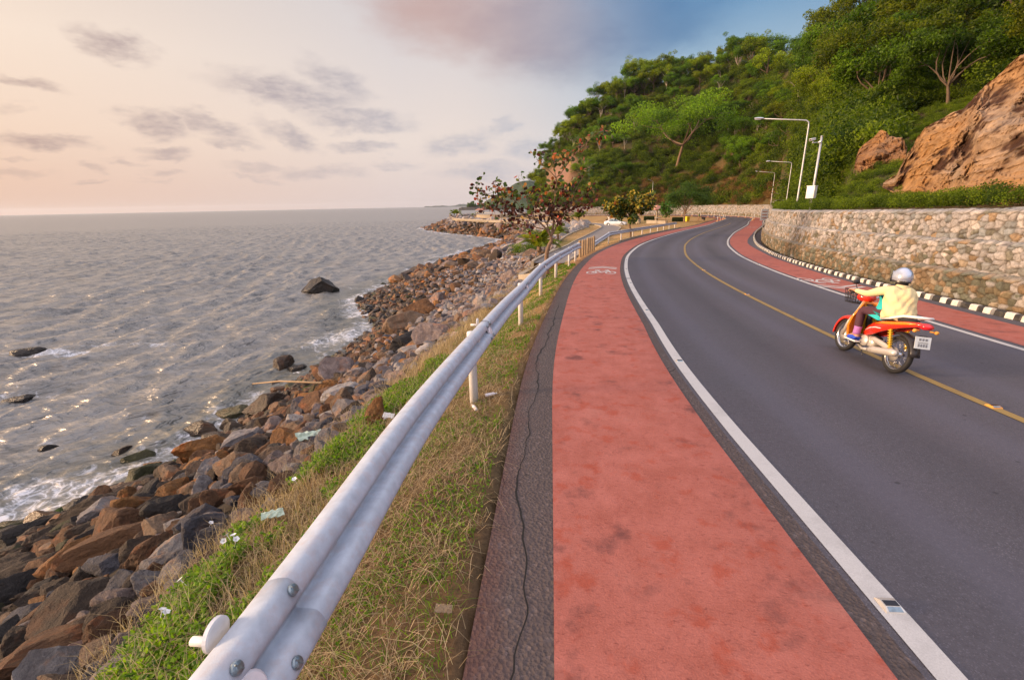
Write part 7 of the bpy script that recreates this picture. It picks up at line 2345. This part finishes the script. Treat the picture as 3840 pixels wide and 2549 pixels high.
panel(1); panel(-1)
mb = MB(); mb.loft([[(x, w * math.cos(a), z + h * math.sin(a)) for a in np.linspace(0, 2 * math.pi, 14, endpoint=False)] for x, w, z, h in ((.14, .04, .70, .02), (.05, .10, .735, .04), (-.12, .13, .76, .05), (-.35, .14, .77, .05), (-.55, .125, .80, .05), (-.72, .09, .82, .035), (-.78, .03, .825, .015))]); mb.build('seat', M['black'], bike)
mb = MB(); mb.tube([(-.30, .165, .755), (-.50, .175, .80), (-.72, .16, .875), (-.90, .10, .90), (-.96, 0, .905), (-.90, -.10, .90), (-.72, -.16, .875), (-.50, -.175, .80), (-.30, -.165, .755)], .019, 8); mb.build('grab_rail', M['white_plastic'], bike)
mb = MB(); mb.loft([[(x, w * math.cos(a), .79 + h * math.sin(a)) for a in np.linspace(0, 2 * math.pi, 12, endpoint=False)] for x, w, h in ((-.92, .08, .045), (-.98, .085, .05), (-1.03, .06, .035), (-1.045, .02, .01))]); mb.build('tail_light', M['taillight'], bike)
for s_ in (-1, 1):
    mb = MB(); mb.tube([(-.96, s_ * .07, .73), (-.98, s_ * .13, .725)], .012, 6); mb.lathe([(0, -.02), (.024, -.015), (.026, .01), (0, .025)], (-.985, s_ * .145, .725), 'X', 12); mb.build('indicator', M['orange_base'], bike)
mb = MB(); rings = []
for a in np.linspace(1.2, 3.0, 10):
    c_, s2 = math.cos(a), math.sin(a); R_ = WR + .045
    rings.append([(-WB + (R_ + h) * c_, w, WR + (R_ + h) * s2) for w, h in ((-.07, -.03), (-.06, .01), (0, .02), (.06, .01), (.07, -.03), (.06, -.025), (0, .01), (-.06, -.025))])
mb.loft(rings); mb.box((-.975, 0, .58), (.02, .12, .16), Matrix.Rotation(.2, 4, 'Y')); mb.build('rear_mudguard', M['black_gloss'], bike)
mb = MB(); RT = Matrix.Rotation(.22, 4, 'Y'); mb.box((-1.0, 0, .565), (.006, .21, .17), RT); pl_ = mb.build('number_plate', M['plate'], bike)
mb = MB()
for (yy_, zz_, w, h) in ((.05, .05, .035, .04), (0, .05, .03, .04), (-.05, .05, .034, .04), (0, .0, .16, .014), (.06, -.045, .03, .05), (.02, -.045, .028, .05), (-.02, -.045, .03, .05), (-.06, -.045, .026, .05)):
    v = RT @ Vector((-.005, yy_ * .86, zz_ * .86)); mb.box((-1.0 + v.x, v.y, .565 + v.z), (.003, w * .86, h * .86), RT)
mb.build('plate_marks', M['plate_ink'], pl_)
for s_ in (-1, 1):
    mb = MB(); mb.tube([(-.60, s_ * .115, .34), (-.50, s_ * .125, .66)], .013, 8)
    pts = [(-.60 + .10 * t + .028 * math.cos(t * 50), s_ * .12 + .028 * math.sin(t * 50), .36 + .28 * t) for t in np.linspace(0, 1, 90)]
    mb.tube(pts, .007, 5); mb.build('rear_shock_spring', M['yellowp'], bike)
mb = MB(); mb.tube([(.12, .10, .24), (-.05, .13, .20), (-.25, .15, .235)], [.02, .022, .028], 10); mb.tube([(-.22, .155, .23), (-.32, .16, .255), (-.70, .17, .32), (-.80, .17, .335), (-.84, .17, .34)], [.035, .052, .056, .050, .03], 14); mb.build('exhaust', M['silver'], bike)
mb = MB(); mb.loft([[(x, .10 + .025 * math.cos(a), z + h * math.sin(a)) for a in np.linspace(0, 2 * math.pi, 12, endpoint=False)] for x, z, h in ((-.14, .40, .03), (-.22, .40, .045), (-.42, .375, .045), (-.58, .345, .05), (-.70, .33, .02))]); mb.build('chain_cover', M['silver'], bike)
mb = MB(); mb.tube([(.02, .10, .24), (-.10, .16, .16), (-.18, .18, .12)], .010, 6); mb.build('side_stand', M['black_gloss'], bike)

# ------------------------------------------------------------------ rider
RP_ = dict(pelvis=(-.32, 0, .85), belly=(-.33, 0, .95), chest=(-.30, 0, 1.12), neckb=(-.27, 0, 1.25), neck=(-.25, 0, 1.29), head=(-.22, 0, 1.38), crown=(-.225, 0, 1.45), chin=(-.16, 0, 1.335),
           shl=(-.28, .165, 1.21), shr=(-.28, -.165, 1.21), ell=(-.04, .30, 1.08), elr=(-.04, -.30, 1.08), wrl=(.22, .33, 1.095), wrr=(.22, -.33, 1.095),
           hil=(-.20, .10, .83), hir=(-.20, -.10, .83), knl=(.17, .17, .80), knr=(.17, -.17, .80), anl=(.10, .19, .40), anr=(.10, -.19, .40), hel=(.05, .19, .335), her=(.05, -.19, .335), tol=(.26, .20, .325), tor=(.26, -.20, .325))
rider, RJ, RE = person(tuple(bike.location), 0, 'person in silver helmet, pale yellow jacket and dark trousers riding the orange motorcycle', RP_, 'jacket', 'maroon', 'blue', jacket=True)
rider.rotation_euler = bike.rotation_euler; rider.scale = bike.scale
skin_obj('shirt_hem', {'pelvis': (-.16, .0, .90, .19, .14), 'a': (-.15, 0, .835, .20, .15), 'b': (-.21, 0, .99, .15, .12)}, [('pelvis', 'a'), ('pelvis', 'b')], M['teal'], rider)
# loose jacket back, blown out behind
mb = MB(); rings = []
for z, rx_, ry_, cx__ in crspl(((1.24, .10, .14, -.28), (1.18, .135, .195, -.30), (1.09, .15, .205, -.325), (1.0, .155, .20, -.35), (.91, .165, .205, -.38), (.83, .17, .21, -.405), (.79, .16, .20, -.41)), 4):
    rings.append([(cx__ + rx_ * math.cos(a) * (1 + .07 * math.sin(5 * a + z * 26) + .05 * math.sin(11 * a - z * 40)), ry_ * math.sin(a) * (1 + .05 * math.sin(7 * a + z * 31)), z + .018 * math.sin(4 * a)) for a in np.linspace(.75, 2 * math.pi - .75, 60)])
mb.loft(rings, closed=False, cap=False); jk = mb.build('jacket_back', M['jacket'], rider, fix=False)
sol = jk.modifiers.new('t', 'SOLIDIFY'); sol.thickness = .012
mb = MB(); mb.loft([[(-.285 + .085 * math.cos(a) * k, .10 * math.sin(a) * k, z) for a in np.linspace(0, 2 * math.pi, 18, endpoint=False)] for z, k in ((1.23, 1.05), (1.27, .92), (1.29, .80))], cap=False); mb.build('collar', M['jacket'], rider)
# helmet
mb = MB(); rings = []; hcx, hcz = -.22, 1.40
for t in np.linspace(0, 1, 14):
    a = t * math.pi * .64; r = math.sin(a); z = math.cos(a)
    rings.append([(hcx + .145 * r * math.cos(q_), .125 * r * math.sin(q_), hcz + .150 * z + (.035 if math.cos(q_) > .5 and t > .6 else 0)) for q_ in np.linspace(0, 2 * math.pi, 26, endpoint=False)])
mb.loft(rings); hm = mb.build('helmet', M['helmet'], rider)
mb = MB(); mb.loft([[(hcx + .147 * math.cos(q_) * k, .127 * math.sin(q_) * k, hcz + z) for q_ in np.linspace(-1.15, 1.15, 16)] for z, k in ((.045, 1.0), (0, 1.03), (-.05, 1.03), (-.085, 1.0))], closed=False, cap=False); mb.build('visor', M['glass'], hm)
mb = MB(); mb.loft([[(hcx + .15 * math.cos(q_) * k, .13 * math.sin(q_) * k, hcz - .062 + h) for q_ in np.linspace(1.3, 2 * math.pi - 1.3, 18)] for h, k in ((.012, .90), (-.012, .90))], closed=False, cap=False); mb.build('helmet_rim', M['black_gloss'], hm)
mb = MB(); mb.loft([[(-.255 + .07 * math.cos(q_), .085 * math.sin(q_), z) for q_ in np.linspace(0, 2 * math.pi, 14, endpoint=False)] for z in (1.26, 1.33)]); mb.build('hair', M['hair'], rider)
for s_ in (-1, 1):
    mb = MB(); mb.box((.155, s_ * .195, .293), (.30, .095, .025), None, 0, .01); mb.build('shoe_sole', M['sole'], rider)
    mb = MB(); mb.lathe([(.050, .40), (.053, .44), (.052, .50), (.058, .53)], (.105, s_ * .19, 0), seg=14); mb.build('sock', M['pink'], rider)

# ------------------------------------------------------------------ white saloon car
def saloon(x, y, z, rz, label):
    e = empty('parked_car', (x, y, z), rz, label, 'car')
    # stations: x, half width low, half width belt, z low, z belt (bonnet/boot line)
    st = [(2.28, .60, .55, .36, .55), (2.22, .76, .72, .24, .66), (2.0, .85, .80, .20, .76), (1.5, .88, .84, .19, .86), (.95, .89, .86, .18, .95), (.3, .89, .86, .18, .97), (-.6, .89, .86, .18, .99), (-1.3, .89, .86, .18, 1.01), (-1.75, .87, .82, .20, 1.03), (-2.12, .82, .76, .26, 1.02), (-2.25, .72, .68, .34, .92), (-2.30, .60, .58, .40, .70)]
    mb = MB(); rings = []
    for X, wl, wb, zl, zbt in st:
        m = (zl + zbt) / 2; rings.append([(X, -wl * .9, zl), (X, -wl, zl + .08), (X, -wl * 1.01, m), (X, -wb, zbt - .05), (X, -wb * .9, zbt), (X, 0, zbt + .025), (X, wb * .9, zbt), (X, wb, zbt - .05), (X, wl * 1.01, m), (X, wl, zl + .08), (X, wl * .9, zl)])
    mb.loft(rings); body = mb.build('body', M['carwhite'], e)
    rf = [(1.02, .80, .955), (.55, .73, 1.20), (.15, .67, 1.385), (-.25, .65, 1.435), (-.75, .65, 1.43), (-1.15, .67, 1.33), (-1.55, .72, 1.14), (-1.80, .76, 1.04)]
    mb = MB(); mb.loft([[(X, -w, .95), (X, -w * .99, (zt_ + .95) / 2), (X, -w * .93 if zt_ < 1.2 else -w * .90, zt_ - .03), (X, -w * .6, zt_), (X, w * .6, zt_), (X, w * .93 if zt_ < 1.2 else w * .90, zt_ - .03), (X, w * .99, (zt_ + .95) / 2), (X, w, .95)] for X, w, zt_ in rf]); mb.build('roof', M['carwhite'], e)
    for s_ in (-1, 1):
        for nm, poly in (('side_window', [(.72, 1.00), (.16, 1.31), (-.30, 1.36), (-.30, 1.01)]), ('side_window', [(-.38, 1.01), (-.38, 1.36), (-.80, 1.355), (-1.10, 1.27), (-1.38, 1.06)])):
            mb = MB(); V = [(a, s_ * ((.735 if b < 1.1 else .672 if b < 1.33 else .655) + .055 * (b < 1.1) + .02), b) for a, b in poly]; V2 = [(p[0], p[1] - s_ * .02, p[2]) for p in V]
            mb.loft([V, V2], smooth=False); mb.build(nm, M['glass'], e)
        mb = MB(); mb.box((.80, s_ * .93, 1.02), (.12, .16, .11), None, 0, .03); mb.build('door_mirror', M['carwhite'], e)
        mb = MB(); mb.loft([[(X, s_ * w, zz + h * sn) for sn in (-1, 1)] + [(X - .12, s_ * (w - .06), zz + h), (X - .12, s_ * (w - .06), zz - h)] for X, w, zz, h in ((2.24, .52, .64, .05), (2.12, .74, .67, .06), (1.86, .835, .71, .05))]); mb.build('headlight', M['lamp_glass'], e)
        mb = MB(); mb.loft([[(X, s_ * w, .88 + sn * .09) for sn in (-1, 1)] + [(X + .1, s_ * (w - .05), .97), (X + .1, s_ * (w - .05), .79)] for X, w in ((-2.27, .55), (-2.2, .72), (-2.02, .80))]); mb.build('rear_light', M['taillight'], e)
        for xx in (.20, -.85): mb = MB(); mb.box((xx, s_ * .885, .80), (.17, .02, .03)); mb.build('door_handle', M['chrome'], e)
    mb = MB(); mb.loft([[(.98, -.70, .985), (.98, .70, .985), (1.0, .72, .965), (1.0, -.72, .965)], [(.22, -.58, 1.365), (.22, .58, 1.365), (.16, .60, 1.37), (.16, -.60, 1.37)]], smooth=False); o = mb.build('windscreen', M['glass'], e); o.location = (.035, 0, .02)
    mb = MB(); mb.loft([[(-1.76, -.64, 1.07), (-1.76, .64, 1.07), (-1.72, .64, 1.05), (-1.72, -.64, 1.05)], [(-1.20, -.56, 1.325), (-1.20, .56, 1.325), (-1.14, .56, 1.33), (-1.14, -.56, 1.33)]], smooth=False); o = mb.build('rear_window', M['glass'], e); o.location = (-.03, 0, .02)
    for xx in (1.38, -1.32):
        for s_ in (-1, 1):
            mb = MB(); mb.lathe([(.21, -.10), (.30, -.10), (.32, -.07), (.32, .07), (.30, .10), (.21, .10)], (xx, s_ * .80, .32), 'Y', 28, closed=True); w = mb.build('wheel', M['black'], e)
            mb = MB(); mb.lathe([(.0, s_ * .06), (.06, s_ * .085), (.05, s_ * .07), (.05, s_ * .04), (0, s_ * .03)], (xx, s_ * .80, .32), 'Y', 16)
            mb.lathe([(.19, s_ * .09), (.215, s_ * .105), (.215, -.02 * s_), (.19, -.02 * s_)], (xx, s_ * .80, .32), 'Y', 28, closed=True)
            for k in range(5):
                a = k * 2 * math.pi / 5; mb.tube([(xx + .04 * math.cos(a), s_ * .875, .32 + .04 * math.sin(a)), (xx + .195 * math.cos(a), s_ * .885, .32 + .195 * math.sin(a))], [.032, .022], 6)
            mb.build('rim', M['chrome'], w)
            mb = MB(); mb.lathe([(.0, s_ * .045), (.37, s_ * .085), (.37, 0)], (xx, s_ * .81, .34), 'Y', 24); mb.build('wheel_arch', M['black'], e)
    return e


xa, ya = at_z(2264, 848, -2.35); xb_, yb_ = at_z(2353, 848, -2.35)
saloon((xa + xb_) / 2 + .2, (ya + yb_) / 2 + .9, -2.37, math.atan2(yb_ - ya, xb_ - xa) + .02, 'white four door saloon car parked on the lawn behind the yellow green tree')

# ------------------------------------------------------------------ people on the lawn
STAND = dict(pelvis=(0, 0, .95), belly=(0, 0, 1.08), chest=(0, 0, 1.28), neckb=(0, 0, 1.45), neck=(0, 0, 1.50), head=(.01, 0, 1.62), crown=(.0, 0, 1.69), chin=(.055, 0, 1.555), nose=(.10, 0, 1.61),
             shl=(0, .17, 1.41), shr=(0, -.17, 1.41), ell=(-.03, .25, 1.15), elr=(-.03, -.25, 1.15), wrl=(.08, .25, .93), wrr=(.08, -.25, .93),
             hil=(0, .09, .90), hir=(0, -.09, .90), knl=(.02, .11, .50), knr=(.02, -.11, .50), anl=(-.02, .12, .09), anr=(-.02, -.12, .09), hel=(-.06, .12, .045), her=(-.06, -.12, .045), tol=(.14, .13, .04), tor=(.14, -.13, .04))


def pose(**kw):
    d = dict(STAND); d.update(kw); return d


x, y = at_z(2269, 848, -2.37)
lean = pose(pelvis=(.05, 0, .92), belly=(.12, 0, 1.03), chest=(.24, 0, 1.20), neckb=(.33, 0, 1.33), neck=(.36, 0, 1.38), head=(.40, 0, 1.49), crown=(.41, 0, 1.56), chin=(.44, 0, 1.43), nose=(.49, 0, 1.48), shl=(.28, .17, 1.30), shr=(.28, -.17, 1.30), ell=(.42, .24, 1.10), elr=(.42, -.24, 1.10), wrl=(.60, .16, 1.02), wrr=(.60, -.16, 1.02),
            knl=(-.10, .12, .50), knr=(.0, -.12, .50), anl=(-.34, .12, .09), anr=(-.12, -.12, .09), hel=(-.38, .12, .045), her=(-.16, -.12, .045), tol=(-.18, .13, .04), tor=(.04, -.13, .04))
b, J_, E_2 = person((x, y, -2.37), .05, 'person in dark clothes leaning forward against the boot of the white car', lean, 'darkcloth', 'jeans', detail=False); head_mesh(J_['head'][:3], (1, 0, 0), 1, b, 'hair')
x, y = at_z(2287, 840, -2.37)
b, J_, E_2 = person((x, y + 1.2, -2.37), -2.4, 'person in white standing behind the white car with one arm raised', pose(elr=(.10, -.30, 1.50), wrr=(.18, -.34, 1.74)), 'whitecloth', 'whitecloth', detail=False); head_mesh(J_['head'][:3], (1, 0, 0), 1, b, 'hair')
x, y = at_z(2395, 843, -2.37); face = math.atan2(-y, -x)
b, J_, E_2 = person((x, y, -2.37), face, 'person in black standing astride a bicycle, facing the camera', pose(knl=(.03, .18, .50), knr=(.03, -.18, .50), anl=(0, .24, .09), anr=(0, -.24, .09), hel=(-.04, .24, .045), her=(-.04, -.24, .045), tol=(.14, .26, .04), tor=(.14, -.26, .04), ell=(.08, .27, 1.18), elr=(.05, -.27, 1.22), wrl=(.33, .22, 1.05), wrr=(.22, -.14, 1.40)), 'darkcloth', 'darkcloth', detail=False); head_mesh(J_['head'][:3], (1, 0, 0), 1, b, 'hair')
mb = MB(); mb.box((.26, -.10, 1.36), (.05, .16, .12), None, 0, .01); o = mb.build('camera_bag', M['white_plastic']); o.location = b.location; o.rotation_euler = b.rotation_euler; tag(o, 'small white box held up by the person in black', 'box')


def bicycle(x, y, z, rz, label, mat='white_plastic'):
    e = empty('bicycle', (x, y, z), rz, label, 'bicycle')
    for xc in (.52, -.52):
        mb = MB(); mb.lathe([(.31, -.015), (.33, -.018), (.335, 0), (.33, .018), (.31, .015)], (xc, 0, .335), 'Y', 30, closed=True); w = mb.build('wheel', M['black'], e)
        mb = MB(); mb.lathe([(.295, -.01), (.31, -.01), (.31, .01), (.295, .01)], (xc, 0, .335), 'Y', 30, closed=True)
        for k in range(14): a = k * 2 * math.pi / 14; mb.tube([(xc, .02 * (-1) ** k, .335), (xc + .3 * math.cos(a), 0, .335 + .3 * math.sin(a))], .003, 4)
        mb.build('rim', M['chrome'], w)
    mb = MB()
    for a, c in (((-.52, 0, .335), (-.15, 0, .82)), ((-.52, 0, .335), (-.05, 0, .30)), ((-.05, 0, .30), (-.17, 0, .88)), ((-.15, 0, .80), (.36, 0, .82)), ((-.05, 0, .30), (.38, 0, .70)), ((.35, 0, .90), (.52, 0, .335))): mb.tube([a, c], .019, 8)
    mb.build('frame', M[mat], e)
    mb = MB(); mb.tube([(.35, 0, .88), (.33, 0, .98), (.38, .12, 1.0), (.30, .27, 1.0)], .013, 6); mb.tube([(.33, 0, .98), (.38, -.12, 1.0), (.30, -.27, 1.0)], .013, 6); mb.build('handlebar', M['chrome'], e)
    mb = MB(); mb.loft([[(-.19 + t, w * math.cos(a), .92 + .03 * math.sin(a)) for a in np.linspace(0, 2 * math.pi, 10, endpoint=False)] for t, w in ((-.13, .05), (-.08, .08), (0, .05), (.12, .018))]); mb.build('saddle', M['black'], e)
    mb = MB(); mb.tube([(-.05, -.08, .30), (-.05, .08, .30)], .02, 8); mb.tube([(-.05, .08, .30), (.06, .09, .18)], .012, 6); mb.tube([(-.05, -.08, .30), (-.16, -.09, .42)], .012, 6); mb.box((.06, .13, .18), (.09, .08, .02)); mb.box((-.16, -.13, .42), (.09, .08, .02)); mb.build('pedals', M['black_gloss'], e)
    return e


bicycle(b.location.x + math.cos(face) * .22, b.location.y + math.sin(face) * .22, -2.37, face, 'white framed bicycle under the person in black')
x, y = road_pt(129, float(O_R0(129)) + .2); x, y = at_z(2619, 827, -2.33)
b, J_, E_2 = person((x, y, -2.33), -.7, 'person in a green top standing at the roadside beside a small dark cart', pose(ell=(.10, .26, 1.18), elr=(.10, -.26, 1.18), wrl=(.32, .20, 1.02), wrr=(.32, -.20, 1.02)), 'greencloth', 'skin', detail=False); head_mesh(J_['head'][:3], (1, 0, 0), 1, b, 'hair')
e = empty('push_cart', (x + 1.0, y - .5, -2.33), -.6, 'small dark push cart beside the person in green', 'cart')
mb = MB(); mb.loft([[(r * sx, r * .7 * sy, h) for sx, sy in ((-1, -1), (1, -1), (1, 1), (-1, 1))] for r, h in ((.35, .30), (.45, .75), (.47, .78))], smooth=False); mb.build('tray', M['darkcloth'], e)
mb = MB(); mb.tube([(-.40, -.25, .74), (-.75, -.22, 1.0), (-.75, .22, 1.0), (-.40, .25, .74)], .018, 6); mb.tube([(-.3, 0, .32), (-.35, 0, .03)], .02, 6); mb.build('handle', M['black_gloss'], e)
for s_ in (-1, 1):
    mb = MB(); mb.lathe([(.12, -.02), (.17, -.025), (.18, 0), (.17, .025), (.12, .02)], (.2, s_ * .32, .18), 'Y', 18, closed=True); mb.lathe([(0, -.02), (.12, -.01), (.12, .01), (0, .02)], (.2, s_ * .32, .18), 'Y', 18); mb.build('wheel', M['black'], e)

# ------------------------------------------------------------------ sea air
mb = MB(); x0, x1, y0, y1, z0, z1_ = -13000, 13000, -13000, 13000, -12, 135
mb.box(((x0 + x1) / 2, (y0 + y1) / 2, (z0 + z1_) / 2), (x1 - x0, y1 - y0, z1_ - z0))
hz = bpy.data.materials.new('sea air'); hz.use_nodes = True; nt = hz.node_tree; nt.nodes.clear()
ou = nt.nodes.new('ShaderNodeOutputMaterial'); pv = nt.nodes.new('ShaderNodeVolumePrincipled'); pv.inputs['Color'].default_value = (.80, .86, .95, 1); pv.inputs['Density'].default_value = .00005; pv.inputs['Anisotropy'].default_value = .2
nt.links.new(pv.outputs[0], ou.inputs['Volume'])
HAZE = mb.build('haze', hz); HAZE['kind'] = 'stuff'; HAZE['label'] = 'thin bluish sea air softening the distant headland'

# ------------------------------------------------------------------ tell look-alikes apart by their place
ORD_ = ['leftmost', 'second from left', 'third from left', 'fourth from left', 'fifth from left', 'sixth from left', 'seventh from left', 'eighth from left', 'ninth from left', 'tenth from left', 'eleventh from left', 'twelfth from left', 'thirteenth from left', 'fourteenth from left', 'fifteenth from left'] + [w + ' from left' for w in ('sixteenth', 'seventeenth', 'eighteenth', 'nineteenth', 'twentieth', 'twenty-first', 'twenty-second', 'twenty-third', 'twenty-fourth', 'twenty-fifth', 'twenty-sixth', 'twenty-seventh')]
bylab = {}
for o in bpy.data.objects:
    if o.parent is None and o.get('label') and o.get('group'): bylab.setdefault(o['label'], []).append(o)
for lab, L_o in bylab.items():
    if 2 <= len(L_o) <= 27:
        L_o.sort(key=lambda o: float(project(np.array(o.location[:]))[0]))
        for i, o in enumerate(L_o):
            w = ORD_[i] if i < len(L_o) - 1 or i == 0 else 'rightmost'
            if len(L_o) == 2: w = ('left one', 'right one')[i]
            lb = lab if len((lab + ' ' + w).split()) <= 16 else lab.replace(' on the hill behind the street lamps', ' behind the lamps').replace(' an orange base along the', '').replace('white lane post on', 'white lane post,')
            o['label'] = lb + ', ' + w if len((lb + ' ' + w).split()) <= 16 else lb
